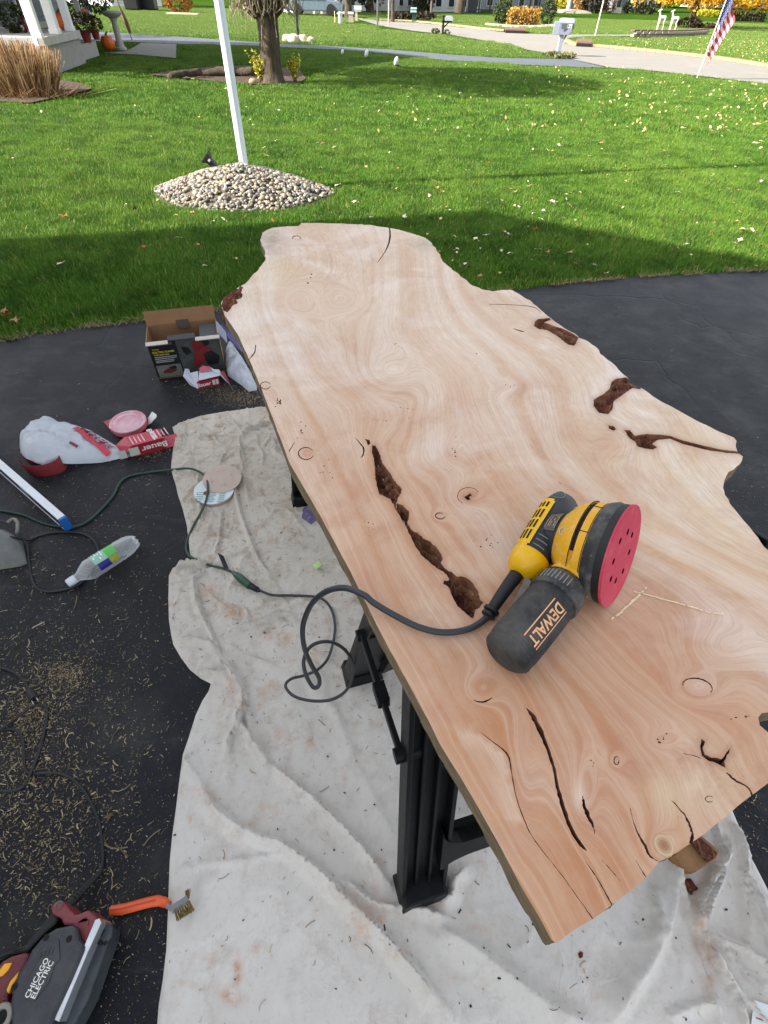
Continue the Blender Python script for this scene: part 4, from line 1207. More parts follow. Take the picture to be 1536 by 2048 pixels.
# ================================================================== SAWHORSES
t = NT('black_plastic')
co = t.coord('Object')
n1 = t.noise(co, 30, 5, .7)
c = t.mix(t.math('MULTIPLY', t.ramp(n1, [(0.58, 0), (0.78, 1)]), 0.16), lin((13, 14, 17)), lin((70, 64, 56)))
t.set(Base_Color=c, Roughness=t.math('MULTIPLY_ADD', n1, 0.2, 0.36), Specular_IOR_Level=0.22, Normal=t.bump(t.noise(co, 900, 2), 0.08, 0.001))
m_bpl = t.mat
def sawhorse(label, A, axdir, SP=0.53, LEN=0.62):
    """A: ground point of the front left foot; axdir: the horse's long direction"""
    ax = np.array([*axdir, 0.]) / np.hypot(*axdir); ay = np.array([-ax[1], ax[0], 0.]); up = np.array([0, 0, 1.])
    A = np.array([*A, 0.])
    HT = ST - TH - 0.002          # stance SP, height, length LEN
    h = thing('sawhorse', label, 'sawhorse', tuple(A + ay * SP / 2 + ax * LEN / 2))
    z0 = 0.012
    def pt(u, side, z):      # u along the horse, side 0 near / 1 far panel, height z
        k = z / HT
        off = (SP / 2 - 0.035) * (1 - k) + 0.035
        inset = 0.05 * k
        uu = u + (inset if u < LEN / 2 else -inset)
        return A + ax * uu + ay * (SP / 2 + (off if side else -off)) + up * (z + z0 * (1 - k))
    # top beam
    b = MB()
    b.beam(pt(0, 0, HT - 0.02) * .5 + pt(0, 1, HT - 0.02) * .5, pt(LEN, 0, HT - 0.02) * .5 + pt(LEN, 1, HT - 0.02) * .5, 0.095, 0.04)
    obj('top_rail', b, m_bpl, h, smooth=False, bevel=0.004)
    for side in (0, 1):
        s_ = -1 if side == 0 else 1
        for u in (0.0, LEN):
            b = MB()
            a_, c_ = pt(u, side, 0.03), pt(u, side, HT - 0.03)
            nrm = np.cross(c_ - a_, ax); nrm /= np.linalg.norm(nrm)
            if nrm @ ay * s_ < 0: nrm = -nrm
            # channel section: web plus flanges and two raised ribs, outside face
            b.beam(a_, c_, 0.094, 0.016, up=nrm)
            for o_, ww, dd_ in ((-0.047, 0.010, 0.044), (0.047, 0.010, 0.05), (-0.016, 0.008, 0.026), (0.014, 0.008, 0.03)):
                b.beam(a_ + ax * o_ - nrm * s_ * 0 + nrm * 0.008, c_ + ax * o_ + nrm * 0.008, ww, dd_, up=nrm)
            lg = obj('leg', b, m_bpl, h, smooth=False, bevel=0.0025)
            b = MB()
            f_ = pt(u, side, 0.0)
            q_ = Matrix((ax, ay, up)).transposed()
            b.box(f_ + up * 0.018 + ay * s_ * 0.008, (0.116, 0.078, 0.046), q_, taper=0.84)
            obj('foot', b, m_bpl, lg, smooth=False, bevel=0.004)
        # lower stretcher with webbed corners
        b = MB()
        zc = 0.165 if side == 0 else 0.19
        o_ = pt(0, side, zc); 
        nr = (pt(0, side, HT) - pt(0, side, 0)); nr /= np.linalg.norm(nr)
        Lc = LEN - 0.06
        prof = [(0.03, -0.055), (0.03, 0.085)]
        for k in range(7):
            a = R(90 * k / 6); prof.append((0.03 + 0.06 * (1 - math.cos(a)) + 0.0, 0.085 - 0.06 * math.sin(a) + 0.003))
        prof += [(Lc - 0.09, 0.028), (Lc - 0.03, 0.05), (Lc, 0.085), (Lc, -0.055), (Lc - 0.04, -0.03)]
        prof += [(0.11 - 0.07 * math.sin(R(90 * k / 6)), -0.028 - 0.03 * (1 - math.cos(R(90 * k / 6)))) for k in range(7)]
        b.prism(o_ - ay * 0.012, ax, nr, prof, 0.024)
        for zz in (-0.022, 0.018):
            b.beam(o_ + ax * 0.05 + nr * zz - ay * 0.0 , o_ + ax * (Lc - 0.02) + nr * zz, 0.008, 0.05, up=nr)
        obj('stretcher', b, m_bpl, h, smooth=False, bevel=0.002)
        # upper web panel with upright ribs
        b = MB()
        for z_ in (0.44, 0.60):
            b.beam(pt(0.02, side, z_), pt(LEN - 0.02, side, z_), 0.028, 0.03)
        for k in range(9):
            u = 0.06 + (LEN - 0.12) * k / 8
            b.beam(pt(u, side, 0.44), pt(u, side, HT - 0.04), 0.01, 0.022)
        obj('web_panel', b, m_bpl, h, smooth=False)
    # folding brace on the left end with a locking joint
    p0 = pt(0, 0, 0.49) - ax * 0.055; p1 = pt(0, 1, 0.45) - ax * 0.055
    mid = p0 * 0.55 + p1 * 0.45 + up * 0.0
    b = MB()
    b.beam(p0, mid, 0.011, 0.02); b.beam(mid, p1, 0.012, 0.024)
    br = obj('brace', b, m_bpl, h, smooth=False, bevel=0.002)
    b = MB()
    b.beam(mid - (p1 - p0) * 0.075, mid + (p1 - p0) * 0.075, 0.024, 0.028)
    for k in range(5):
        b.beam(mid - (p1 - p0) * (0.07 - 0.035 * k), mid - (p1 - p0) * (0.058 - 0.035 * k), 0.0252, 0.0292)
    obj('brace_lock', b, m_bpl, br, smooth=False, bevel=0.0015)
    for q_ in (p0, p1):
        b = MB(); b.lathe(q_ - ax * 0.012, ax, [(0, 0.014), (0.05, 0.014)], 14); obj('pivot', b, m_bpl, br, auto=30)
    return h
sawhorse('black plastic folding sawhorse carrying the near end of the slab, left leg in view', at(838, 1766)[:2], (0.955, 0.297))
sawhorse('black plastic folding sawhorse mostly hidden under the far half of the wood slab', at(612, 1000)[:2], (0.97, 0.24), 0.40, 0.46)

# ================================================================== ORBITAL SANDER
SD = np.array([0.307, 0.419, 0.947])
ncap = np.array([.74, -.58, .28]); ncap /= np.linalg.norm(ncap)
bd = -ncap
t = NT('sander_yellow')
co = t.coord('Object')
n1 = t.noise(co, 16, 5, .7); n2 = t.noise(co, 90, 4, .7)
c = t.mix(t.ramp(n1, [(0.45, 0), (0.75, 1)]), lin((226, 166, 20)), lin((222, 176, 62)))
c = t.mix(t.math('MULTIPLY', t.ramp(n2, [(0.5, 0), (0.66, 1)]), 0.55), c, lin((212, 188, 140)))
t.set(Base_Color=c, Roughness=0.42, Normal=t.bump(n2, 0.08, 0.001))
m_yel = t.mat
m_yel2 = M('bright_yellow_plastic', lin((232, 178, 0)), 0.35, var=0.06)
def dusty(name, base, dust, amt=0.5, rough=0.5):
    t = NT(name)
    co = t.coord('Object')
    n1 = t.noise(co, 14, 6, .72); n2 = t.noise(co, 120, 4, .7)
    c = t.mix(t.math('MULTIPLY', t.ramp(n1, [(0.4, 0), (0.72, 1)]), amt), base, dust)
    c = t.mix(t.math('MULTIPLY', t.ramp(n2, [(0.6, 0), (0.72, 1)]), amt * 0.6), c, dust)
    t.set(Base_Color=c, Roughness=rough, Normal=t.bump(n2, 0.12, 0.001))
    return t.mat
m_rub = dusty('dusty_black_rubber', lin((38, 39, 42)), lin((142, 136, 126)), 0.75, 0.6)
m_grip = dusty('grip_rubber', lin((34, 37, 43)), lin((82, 84, 86)), 0.4, 0.5)
m_bag = dusty('canister_fabric', lin((30, 32, 36)), lin((98, 94, 88)), 0.75, 0.8)
m_pad = M('black_pad', lin((24, 24, 26)), 0.6)
m_disc = M('red_abrasive', lin((196, 62, 84)), 0.9, var=0.08, vs=30, bump=0.3, bs=900, bd=0.0006, dirt=lin((206, 120, 124)), dirt_amt=0.4, dirt_s=30)
m_dark = M('hole_dark', lin((22, 18, 18)), 0.9)
m_cord = M('black_cord', lin((48, 50, 54)), 0.5, var=0.1)
m_lab = M('rating_label', lin((70, 62, 54)), 0.4, var=0.3, vs=60)
m_white = M('white_print', lin((226, 224, 216)), 0.6, var=0.04)
m_steel = M('bright_steel', lin((170, 172, 176)), 0.35, metal=0.9)
m_peach = M('faded_orange_print', lin((232, 172, 124)), 0.6, var=0.08)
sa = thing('orbital_sander', 'yellow and black random orbital sander lying on its side on the wood slab', 'power sander', (0.25, 0.42, ST))
hd = np.array([-.068, -.107, -.022]); hd -= bd * (hd @ bd); hd /= np.linalg.norm(hd)      # along the grip, towards the cord
upv = np.cross(hd, bd); upv /= np.linalg.norm(upv)
if upv[2] < 0: upv = -upv
RD = 0.069
KB = 0.70
def sq(pr):
    return [(a * KB, r_) for a, r_ in pr]
# disc with eight holes
b = MB()
circ = [(RD * math.cos(2 * math.pi * k / 48), RD * math.sin(2 * math.pi * k / 48)) for k in range(48)]
hl = []
for k in range(8):
    a = 2 * math.pi * k / 8 + 0.3
    rr = 0.0335 if k % 2 else 0.036
    hl.append([(rr * math.cos(a) + 0.0046 * math.cos(x), rr * math.sin(a) + 0.0046 * math.sin(x)) for x in np.linspace(0, 6.283, 11)[:-1]])
V, T, ins, hol = cdt(circ, hl, [])
dx = np.cross([0, 0, 1.], ncap); dx /= np.linalg.norm(dx); dy = np.cross(ncap, dx)
P3 = lambda v, off: [SD + dx * x + dy * y + ncap * off for x, y in v]
b.add(P3(V, 0.0018), T[ins & ~hol])
b.lathe(SD, ncap, [(-0.0012, RD), (0.0016, RD)], 48, cap1=False)
obj('sanding_disc', b, m_disc, sa, smooth=False)
b = MB(); b.lathe(SD + bd * 0.011, ncap, [(-0.004, RD - 0.006), (0, RD - 0.002), (0.0095, RD - 0.001)], 40)
obj('pad', b, m_pad, sa, auto=30)
# rubber shroud ring, yellow lower shell, waist
b = MB(); b.lathe(SD + bd * 0.009, bd, [(0, 0.062), (0.002, 0.0665), (0.008, 0.068), (0.016, 0.0655), (0.022, 0.061), (0.024, 0.056)], 44)
obj('shroud', b, m_rub, sa, auto=30)
b = MB(); b.lathe(SD + bd * 0.027, bd, sq([(0, 0.0605), (0.003, 0.0625), (0.018, 0.0625), (0.019, 0.0585), (0.026, 0.0585), (0.027, 0.0625), (0.034, 0.061), (0.050, 0.0535), (0.064, 0.043), (0.070, 0.038)]), 44)
hs_ = obj('housing', b, m_yel, sa, auto=30)
# cooling slot with dark ribs
b = MB()
side = np.cross(bd, upv)
for a in np.linspace(-62, 42, 15):
    dirv = upv * math.cos(R(a)) + (-side) * math.sin(R(a))
    o_ = SD + bd * 0.0427 + dirv * 0.0590
    b.beam(o_ - bd * 0.0025, o_ + bd * 0.0025, 0.0085, 0.002, up=dirv)
kind(obj('vent_slots', b, m_dark, hs_, smooth=False), 'stuff')
for a, tt in ((-28, 0.0615), (25, 0.0625)):
    dirv = upv * math.cos(R(a)) + (-side) * math.sin(R(a))
    o_ = SD + bd * tt + dirv * 0.0505
    b = MB(); b.lathe(o_, dirv + bd * 0.5, [(-0.004, 0.0062), (0.002, 0.0062), (0.002, 0.0042), (-0.001, 0.0035)], 12)
    obj('screw', b, m_steel, sa, auto=30)
for tt, rr in ((0.0455, 0.0628), (0.030, 0.0629)):
    b = MB(); b.lathe(SD + bd * tt, bd, [(-0.0005, rr - 0.001), (-0.0004, rr), (0.0004, rr), (0.0005, rr - 0.001)], 44, cap0=False, cap1=False)
    obj('seam', b, m_dark, hs_)
b = MB()
for sgn in (-1, 1):
    b.tube([SD + bd * (0.028 + 0.008 * k) + (-side * sgn * 0.35 + upv * 0.93) * (0.0632 if k < 3 else 0.0632 - 0.0062 * (k - 2) ** 1.25) for k in range(6)], 0.0006, 4)
kind(obj('shell_seams', b, m_dark, hs_), 'stuff')
# neck in black rubber
HC = SD + bd * 0.106
b = MB(); b.lathe(SD + bd * 0.0755, bd, sq([(0, 0.0395), (0.006, 0.0365), (0.016, 0.033), (0.03, 0.0305), (0.045, 0.03)]), 32)
obj('neck', b, m_grip, sa, auto=40)
# label on the neck
b = MB()
nrm_ = (upv * 0.93 - side * 0.25 ); nrm_ /= np.linalg.norm(nrm_)
for i in range(7):
    pass
lw, lh = 0.030, 0.026
rows = []
for i in range(9):
    a = (i / 8 - 0.5) * 1.0
    dirv = upv * math.cos(a - 0.05) - side * math.sin(a - 0.05)
    for z_, rr in ((0.079, 0.0382), (0.096, 0.0322)):
        rows.append(SD + bd * z_ + dirv * rr)
b.add(rows, [(2 * i, 2 * i + 1, 2 * i + 3, 2 * i + 2) for i in range(8)])
lb = obj('rating_label', b, m_lab, sa)
b = MB()
def on_neck(x, y, lift=0.0006):
    a = -x / 0.034; k = (y + 0.013) / 0.026
    dirv = upv * math.cos(a - 0.05) - side * math.sin(a - 0.05)
    return SD + bd * (0.096 - 0.017 * k) + dirv * (0.0322 + 0.0060 * k + lift)
for yy, ww in ((0.010, 0.026), (-0.0115, 0.026)):
    for i in range(8):
        x0 = -ww / 2 + ww * i / 8
        b.add([on_neck(x0, yy), on_neck(x0 + ww / 8, yy), on_neck(x0 + ww / 8, yy + 0.0012), on_neck(x0, yy + 0.0012)], [(0, 1, 2, 3)])
for k in range(4):
    yy = 0.006 - 0.004 * k
    for i in range(5):
        if random.random() < .25: continue
        x0 = -0.011 + 0.0046 * i
        b.add([on_neck(x0, yy), on_neck(x0 + 0.0036, yy), on_neck(x0 + 0.0036, yy + 0.0018), on_neck(x0, yy + 0.0018)], [(0, 1, 2, 3)])
kind(obj('label_print', b, M('label_print_tan', lin((176, 150, 120)), 0.5), lb, smooth=False), 'stuff')
# grip: rounded bar across the head
gl = 0.074
prof = []
for k in range(25):
    tt = -1 + 2 * k / 24
    r_ = 0.0305 * (1 - abs(tt) ** 3.2) ** 0.42 if abs(tt) < 1 else 0.001
    r_ = max(r_, 0.002) * (1.0 + 0.12 * (tt < 0) * (-tt))
    prof.append((tt * gl, r_))
b = MB(); b.lathe(HC, hd, prof, 28, xdir=bd)
# flatten the grip along the tool's axis
vv = np.array(b.v); rel = vv - HC
al = rel @ bd
vv = vv + np.outer(np.where(al > 0, -0.30 * al, 0.05 * al), bd)
b.v = [tuple(p) for p in vv]
obj('grip', b, m_grip, sa, auto=60)
# yellow vented strip along the back of the grip
def on_grip(u, v, lift=0.0012):
    """u along the grip (m), v angle from the cap direction"""
    tt = np.clip(u / gl, -0.98, 0.98)
    r_ = 0.0305 * (1 - abs(tt) ** 3.2) ** 0.42 * (1.0 + 0.12 * (-tt if tt < 0 else 0)) + lift
    k = r_ * math.cos(v); s_ = r_ * math.sin(v)
    k = k * (0.70 if k > 0 else 1.05)
    return HC + hd * u + bd * k + upv * s_
b = MB()
def strip(u0, u1, v0, v1, lift, nu=10, nv=8):
    vs = []; rr = 0.25
    for i in range(nu + 1):
        for j in range(nv + 1):
            vs.append(on_grip(u0 + (u1 - u0) * i / nu, v0 + (v1 - v0) * j / nv, lift))
    b.add(vs, [(i * (nv + 1) + j, (i + 1) * (nv + 1) + j, (i + 1) * (nv + 1) + j + 1, i * (nv + 1) + j + 1) for i in range(nu) for j in range(nv)])
strip(-0.036, 0.044, 0.78, 1.72, 0.0022)
strip(-0.040, 0.048, 0.86, 1.64, 0.0020)
ys = obj('vent_strip', b, m_yel2, sa)
b = MB()
for (u0, u1) in ((-0.032, -0.022), (-0.017, -0.001), (0.003, 0.018), (0.022, 0.038)):
    for v0 in (0.92, 1.17, 1.42):
        strip(u0, u1, v0, v0 + 0.12, 0.0028, 2, 1)
kind(obj('vent_slots', b, m_dark, ys, smooth=False), 'stuff')
# outline of the switch pad near the top of the grip, and moulded grip ribs
b = MB()
pl = [on_grip(u, v, 0.0006) for u, v in ((-0.066, 1.2), (-0.052, 1.2), (-0.046, 1.45), (-0.048, 1.85), (-0.058, 1.9), (-0.067, 1.6), (-0.066, 1.2))]
b.tube(smooth_path(pl, 4), 0.0006, 5)
obj('switch_outline', b, M('worn_rubber_edge', lin((120, 122, 124)), 0.6), sa)
b = MB()
for k in range(3):
    b.tube([on_grip(0.024 + 0.009 * k * 0.9, v, 0.0008) for v in np.linspace(1.85, 2.4, 7)], 0.0009, 5)
kind(obj('grip_ribs', b, M('worn_rubber_edge_ribs', lin((120, 122, 124)), 0.6), sa), 'stuff')
# yellow end cap with the cord's strain relief
cap_o = HC + hd * 0.047
b = MB(); b.lathe(cap_o, hd, [(0, 0.0295), (0.002, 0.0308), (0.012, 0.0300), (0.022, 0.026), (0.029, 0.020), (0.033, 0.0125)], 28, xdir=bd)
vv = np.array(b.v); al = (vv - HC) @ bd
vv = vv + np.outer(np.where(al > 0, -0.30 * al, 0.05 * al), bd); b.v = [tuple(p) for p in vv]
obj('end_cap', b, m_yel2, sa, auto=50)
cs = HC + hd * 0.075
ce = at(982, 1222, ST + 0.012)
mid_ = cs * 0.5 + ce * 0.5 + np.array([0, 0, 0.004])
b = MB(); b.tube(smooth_path([cs - hd * 0.004, mid_, ce], 8), [0.0105 - 0.0035 * k / 16 for k in range(17)], 14)
b.lathe(ce, (ce - mid_), [(-0.004, 0.0085), (-0.003, 0.0105), (0.001, 0.0105), (0.002, 0.0085)], 16)
b.lathe(ce + (ce - mid_) / np.linalg.norm(ce - mid_) * 0.005, (ce - mid_), [(-0.001, 0.0075), (0.0, 0.0095), (0.003, 0.0095), (0.004, 0.006)], 16)
obj('strain_relief', b, m_pad, sa, auto=40)
# yellow dust outlet down to the canister collar
can0 = at(1124, 1176, .915); can1 = at(1024, 1296, .912)
ca = can1 - can0; CL = np.linalg.norm(ca); ca /= CL
tang = SD + bd * 0.036
b = MB()
A_ = tang + (-upv) * 0.010 + hd * 0.058; 
o1 = can0 - ca * 0.026
ringA = [SD + bd * 0.034 + (hd * math.cos(R(a)) + (-upv) * math.sin(R(a))) * 0.0615 for a in (-75, -45, -15, 15, 40)]
vs = []
xx = np.cross(ca, [0, 0, 1.]); xx /= np.linalg.norm(xx); zz = np.cross(xx, ca)
n_ = 20
rows = []
for k, f_ in enumerate((0.0, 0.25, 0.5, 0.75, 1.0)):
    c_ = (SD + bd * 0.026 + hd * 0.034 + upv * 0.004) * (1 - f_) + (can0 - ca * 0.006) * f_
    ra, rb = 0.020 + 0.011 * f_, 0.050 * (1 - f_) + 0.030 * f_
    x1 = bd * (1 - f_) + xx * f_ * (1 if xx @ bd > 0 else -1); x1 /= np.linalg.norm(x1)
    z1 = upv * (1 - f_) + zz * f_ * (1 if zz @ upv > 0 else -1); z1 /= np.linalg.norm(z1)
    rows.append([c_ + x1 * ra * math.cos(2 * math.pi * j / n_) + z1 * rb * math.sin(2 * math.pi * j / n_) for j in range(n_)])
b.add([p for r_ in rows for p in r_], [(i * n_ + j, i * n_ + (j + 1) % n_, (i + 1) * n_ + (j + 1) % n_, (i + 1) * n_ + j) for i in range(4) for j in range(n_)])
obj('dust_outlet', b, m_yel, sa, auto=60)
# canister: rubbery collar then the fabric covered cup
b = MB(); b.lathe(can0, ca, [(-0.006, 0.025), (-0.003, 0.031), (0.002, 0.0335), (0.022, 0.0340), (0.026, 0.0330), (0.027, 0.031)], 32)
cr_ = obj('collar', b, m_rub, sa, auto=30)
b = MB()
for k in range(8):
    a = R(40 + 9 * k)
    dirv = (zz * math.sin(a) + xx * math.cos(a))
    b.beam(can0 + ca * 0.004 + dirv * 0.0338, can0 + ca * 0.019 + dirv * 0.0342, 0.0012, 0.0012, up=dirv)
kind(obj('collar_ribs', b, M('worn_collar_rib', lin((140, 142, 144)), 0.6), cr_, smooth=False), 'stuff')
b = MB(); b.lathe(can0 + ca * 0.026, ca, [(0, 0.0305), (0.004, 0.0315), (0.05, 0.0318), (0.086, 0.0312), (0.093, 0.0302), (0.0955, 0.0288), (0.097, 0.0302), (0.100, 0.030), (0.105, 0.025), (0.108, 0.015), (0.1085, 0.004)], 32)
vv = np.array(b.v)
vv[:, 2] += 0.0009 * fbm(vv[:, 0] * 40, vv[:, 1] * 40, 3, 5)
b.v = [tuple(p) for p in vv]
cn = obj('dust_canister', b, m_bag, sa, auto=50)
# lettering and its two rules, wrapped on the canister, upside down as it lies
def on_can(x, y, lift=0.0006):
    ang = -y / 0.0318 + R(60)
    dirv = zz * math.sin(ang) + xx * math.cos(ang) if xx @ (ncap) > 0 else zz * math.sin(ang) - xx * math.cos(ang)
    return can0 + ca * (0.078 + x) + dirv * (0.0319 + lift)
bt = text_mb('DEWALT', 0.0185, on_can, spacing=0.95, xs=0.94)
for yy in (0.0098, -0.0112):
    for i in range(12):
        x0 = -0.034 + 0.068 * i / 12
        bt.add([on_can(x0, yy), on_can(x0 + 0.068 / 12, yy), on_can(x0 + 0.068 / 12, yy + 0.0014), on_can(x0, yy + 0.0014)], [(0, 1, 2, 3)])
kind(obj('lettering', bt, m_peach, cn, smooth=False), 'stuff')

# cord of the sander: over the slab's edge, hanging in loops, to the plug
z_ = lambda px, py, z: tuple(at(px, py, z))
cpts = [tuple(ce), z_(975, 1234, ST + .008), z_(940, 1257, ST + .007), z_(890, 1265, ST + .007), z_(840, 1255, ST + .008), z_(790, 1231, ST + .010), z_(748, 1206, ST + .016), z_(728, 1190, ST + .020), z_(690, 1176, ST + .012), z_(655, 1182, ST - .01), z_(628, 1202, .83), z_(612, 1230, .78), z_(605, 1262, .72), z_(610, 1300, .65), z_(624, 1332, .58), z_(638, 1356, .52), z_(637, 1372, .48), z_(626, 1374, .45), z_(613, 1352, .42), z_(607, 1325, .40), z_(615, 1300, .38), z_(634, 1286, .36), z_(662, 1284, .33), z_(688, 1298, .29), z_(704, 1322, .25), z_(706, 1345, .21), z_(698, 1372, .17), z_(682, 1390, .14), z_(655, 1401, .11), z_(618, 1401, .085), z_(586, 1391, .06), z_(571, 1372, .045), z_(582, 1358, .036), z_(608, 1351, .030), z_(634, 1340, .028), z_(654, 1320, .026), z_(665, 1290, .024), z_(670, 1254, .022), z_(664, 1222, .020), z_(649, 1201, .020), z_(627, 1193, .020), z_(584, 1191, .020), z_(545, 1190, .022), z_(520, 1181, .022), z_(507, 1174, .022)]
b = MB(); b.tube(smooth_path(cpts, 6), 0.0043, 10)
obj('cord', b, m_cord, sa)
b = MB(); a_, c_ = at(520, 1182, .022), at(494, 1168, .022)
b.tube([a_, a_ * .7 + c_ * .3, a_ * .35 + c_ * .65, c_], [0.0055, 0.008, 0.0105, 0.011], 12)
for k in range(4):
    q_ = a_ * (0.8 - .12 * k) + c_ * (.2 + .12 * k); b.lathe(q_, c_ - a_, [(-0.001, 0.0098), (0.001, 0.0098)], 12)
obj('plug', b, m_pad, sa, auto=40)
# grey sliver of wood wedged between cord and canister
slv = [(1044, 1168), (1052, 1150), (1062, 1163), (1050, 1190), (1040, 1226), (1030, 1232), (1012, 1229), (1022, 1212), (1034, 1190)]
b = MB()
sp_ = [at(x, y, ST + 0.030 - 0.022 * (y - 1150) / 85) for x, y in slv]
k_ = len(sp_)
b.add([p for p in sp_] + [p - np.array([0, 0, 0.003]) for p in sp_], [tuple(range(k_)), tuple(range(2 * k_ - 1, k_ - 1, -1))] + [(i, k_ + i, k_ + (i + 1) % k_, (i + 1) % k_) for i in range(k_)])
tag(obj('bark_sliver', b, M('weathered_wood_grey', lin((138, 132, 122)), 0.85, var=0.25, vs=70), smooth=False), 'grey weathered sliver of wood wedged between the sander cord and dust canister', 'wood sliver')
# ================================================================== THINGS ON THE DRIVEWAY AND CLOTH
m_green_cord = M('green_cord', lin((34, 62, 48)), 0.5, var=0.15)
m_black = M('black_rubber', lin((26, 27, 30)), 0.5, var=0.1)
def lay(pts, r, base=0.0):
    """a path on the ground: pixels -> points resting on driveway or cloth"""
    out = []
    poly = [tuple(p) for p in cloth_out]
    for q in pts:
        px, py = q[0], q[1]; ex = q[2] if len(q) > 2 else 0
        p = at(px, py, 0.01)
        z = cz(p[0], p[1]) if inpoly(np.array([p[0]]), np.array([p[1]]), poly)[0] else 0.0
        out.append((p[0], p[1], z + r + ex + base))
    return out

# green extension cord from the left to its female end
ext = thing('extension_cord', 'green extension cord running from the left edge across driveway and cloth to a plug', 'cord', tuple(at(250, 950)))
P_ = lay([(-120, 1005), (-40, 1010), (0, 1019), (45, 1028), (90, 1046), (140, 1052), (172, 1042), (200, 1018), (225, 990), (240, 962), (262, 949), (300, 942), (342, 941, .01), (385, 947, .014), (412, 960, .02), (419, 985, .03), (414, 1010, .018), (404, 1032, .006), (386, 1055), (372, 1085), (376, 1108, .004), (392, 1122, .004), (420, 1132, .002), (446, 1138, .002), (466, 1147, .002)], 0.0042)
b = MB(); b.tube(smooth_path(P_, 6), 0.0046, 8)
obj('cord', b, m_green_cord, ext)
a_, c_ = np.array(P_[-1]), at(500, 1172, 0.022)
a_[2] += 0.002
b = MB(); b.tube([a_, a_ * .8 + c_ * .2, a_ * .55 + c_ * .45, a_ * .2 + c_ * .8, c_], [0.005, 0.010, 0.0145, 0.0135, 0.0125], 12)
obj('socket_end', b, M('green_plastic', lin((30, 74, 50)), 0.4, dirt=lin((120, 130, 120)), dirt_amt=0.3), ext, auto=40)
tg = [(440, 1120), (450, 1122), (458, 1140), (450, 1142)]
b = MB(); q_ = [np.array(p) for p in lay(tg, 0.0)]
q_[0][2] += .03; q_[1][2] += .03; q_[2][2] += .01; q_[3][2] += .01
b.add(q_ + [p + np.array([0.0006, 0.0006, 0]) for p in q_], [(0, 1, 2, 3), (7, 6, 5, 4)])
obj('tag', b, m_black, ext, smooth=False)

# spirit level
lv = thing('spirit_level', 'long white spirit level with dark blue side and bright blue end cap', 'spirit level', tuple(at(60, 970)))
m_lw = M('level_white', lin((216, 220, 222)), 0.4, var=0.05, dirt=lin((150, 150, 150)), dirt_amt=0.4)
m_lb = M('level_blue', lin((26, 40, 70)), 0.4)
m_blue = M('blue_cap', lin((30, 96, 168)), 0.4)
e0 = at(146, 1056); e1 = at(-30, 902)
dv = e1 - e0; dv /= np.linalg.norm(dv); L_ = 0.92
pr = np.array([-dv[1], dv[0], 0]); LW, LH = 0.024, 0.058
if pr[0] < 0: pr = -pr
e0 = e0 - pr * LW / 2
top = np.array([0, 0, LH])
b = MB()
b.beam(e0 + top * .5 + dv * .012, e0 + top * .5 + dv * L_, LW, LH)
body = obj('bar', b, m_lb, lv, smooth=False, bevel=0.001)
b = MB(); b.beam(e0 + top + dv * .012 + [0, 0, .001], e0 + top + dv * L_ + [0, 0, .001], LW + .004, 0.006)
obj('flange', b, m_lw, lv, smooth=False, bevel=0.001)
b = MB(); b.beam(e0 + [0, 0, .003] + dv * .012, e0 + [0, 0, .003] + dv * L_, LW + .004, 0.006)
obj('flange', b, m_lw, lv, smooth=False, bevel=0.001)
b = MB(); b.beam(e0 + top * .5, e0 + top * .5 + dv * .013, LW + .006, LH + .009)
obj('end_cap', b, m_blue, lv, smooth=False, bevel=0.003)
b = MB(); b.beam(e0 + top * .5 + dv * .26, e0 + top * .5 + dv * .32, LW + .003, 0.03)
obj('vial_window', b, M('vial_window', lin((120, 150, 150)), 0.2), lv, smooth=False, bevel=0.002)

# grey dust bag at the left edge
m_gbag = M('grey_canvas', lin((112, 114, 112)), 0.85, var=0.15, vs=20, bump=0.4, bs=300, bd=0.002, dirt=lin((150, 148, 110)), dirt_amt=0.6, dirt_s=5)
def mound_obj(name, pl, h, m, label=None, cat=None, crumple=0.2, step=0.012, expo=0.5, wid=0.06, fs=14, parent=None, zb=0.002, tilt=None, facet=False, seed=3, lift=None):
    P_ = [tuple(p) for p in resample(pl, step, True)]
    V, T, ins, _ = cdt(P_, [], fill_grid(P_, step, step * 0.3, 0.3))
    d_, _, _ = dpoly(V[:, 0], V[:, 1], P_, True)
    k = np.clip(d_ / wid, 0, 1)
    z = h * (1 - (1 - k) ** 2) ** expo
    if tilt is not None: z = z * tilt(V)
    n_ = fbm(V[:, 0] * fs, V[:, 1] * fs, 4, seed, .6)
    rg = np.abs(fbm(V[:, 0] * fs * .7 + 5, V[:, 1] * fs * .7, 2, seed + 7))
    z = z * (1 + crumple * n_ * 2 - crumple * 1.2 * np.clip(0.12 - rg, 0, 1) / 0.12 + crumple * .8 * np.clip(0.05 - np.abs(fbm(V[:, 0] * fs * 1.7, V[:, 1] * fs * 1.7 + 3, 2, seed + 19)), 0, 1) / 0.05)
    z = np.maximum(z, 0.0) + zb
    if lift is not None: z = z + lift(V)
    b = MB(); b.add(np.concatenate([V, z[:, None]], 1), T[ins])
    o_ = len(b.v); kk = len(P_)
    if lift is None: b.add([(x, y, zb) for x, y in P_] + [(x * .7 + np.mean([p[0] for p in P_]) * .3, y * .7 + np.mean([p[1] for p in P_]) * .3, zb - .001) for x, y in P_],
          [(i, kk + i, kk + (i + 1) % kk, (i + 1) % kk) for i in range(kk)] + [tuple(range(2 * kk - 1, kk - 1, -1))])
    o = obj(name, b, m, parent, auto=None, smooth=not facet)
    if label: tag(o, label, cat)
    return o, (lambda x, y: float(z[np.argmin((V[:, 0] - x) ** 2 + (V[:, 1] - y) ** 2)]))
gb = thing('dust_bag', 'grey canvas dust bag lying at the left edge by the spirit level', 'dust bag', tuple(at(0, 1120)))
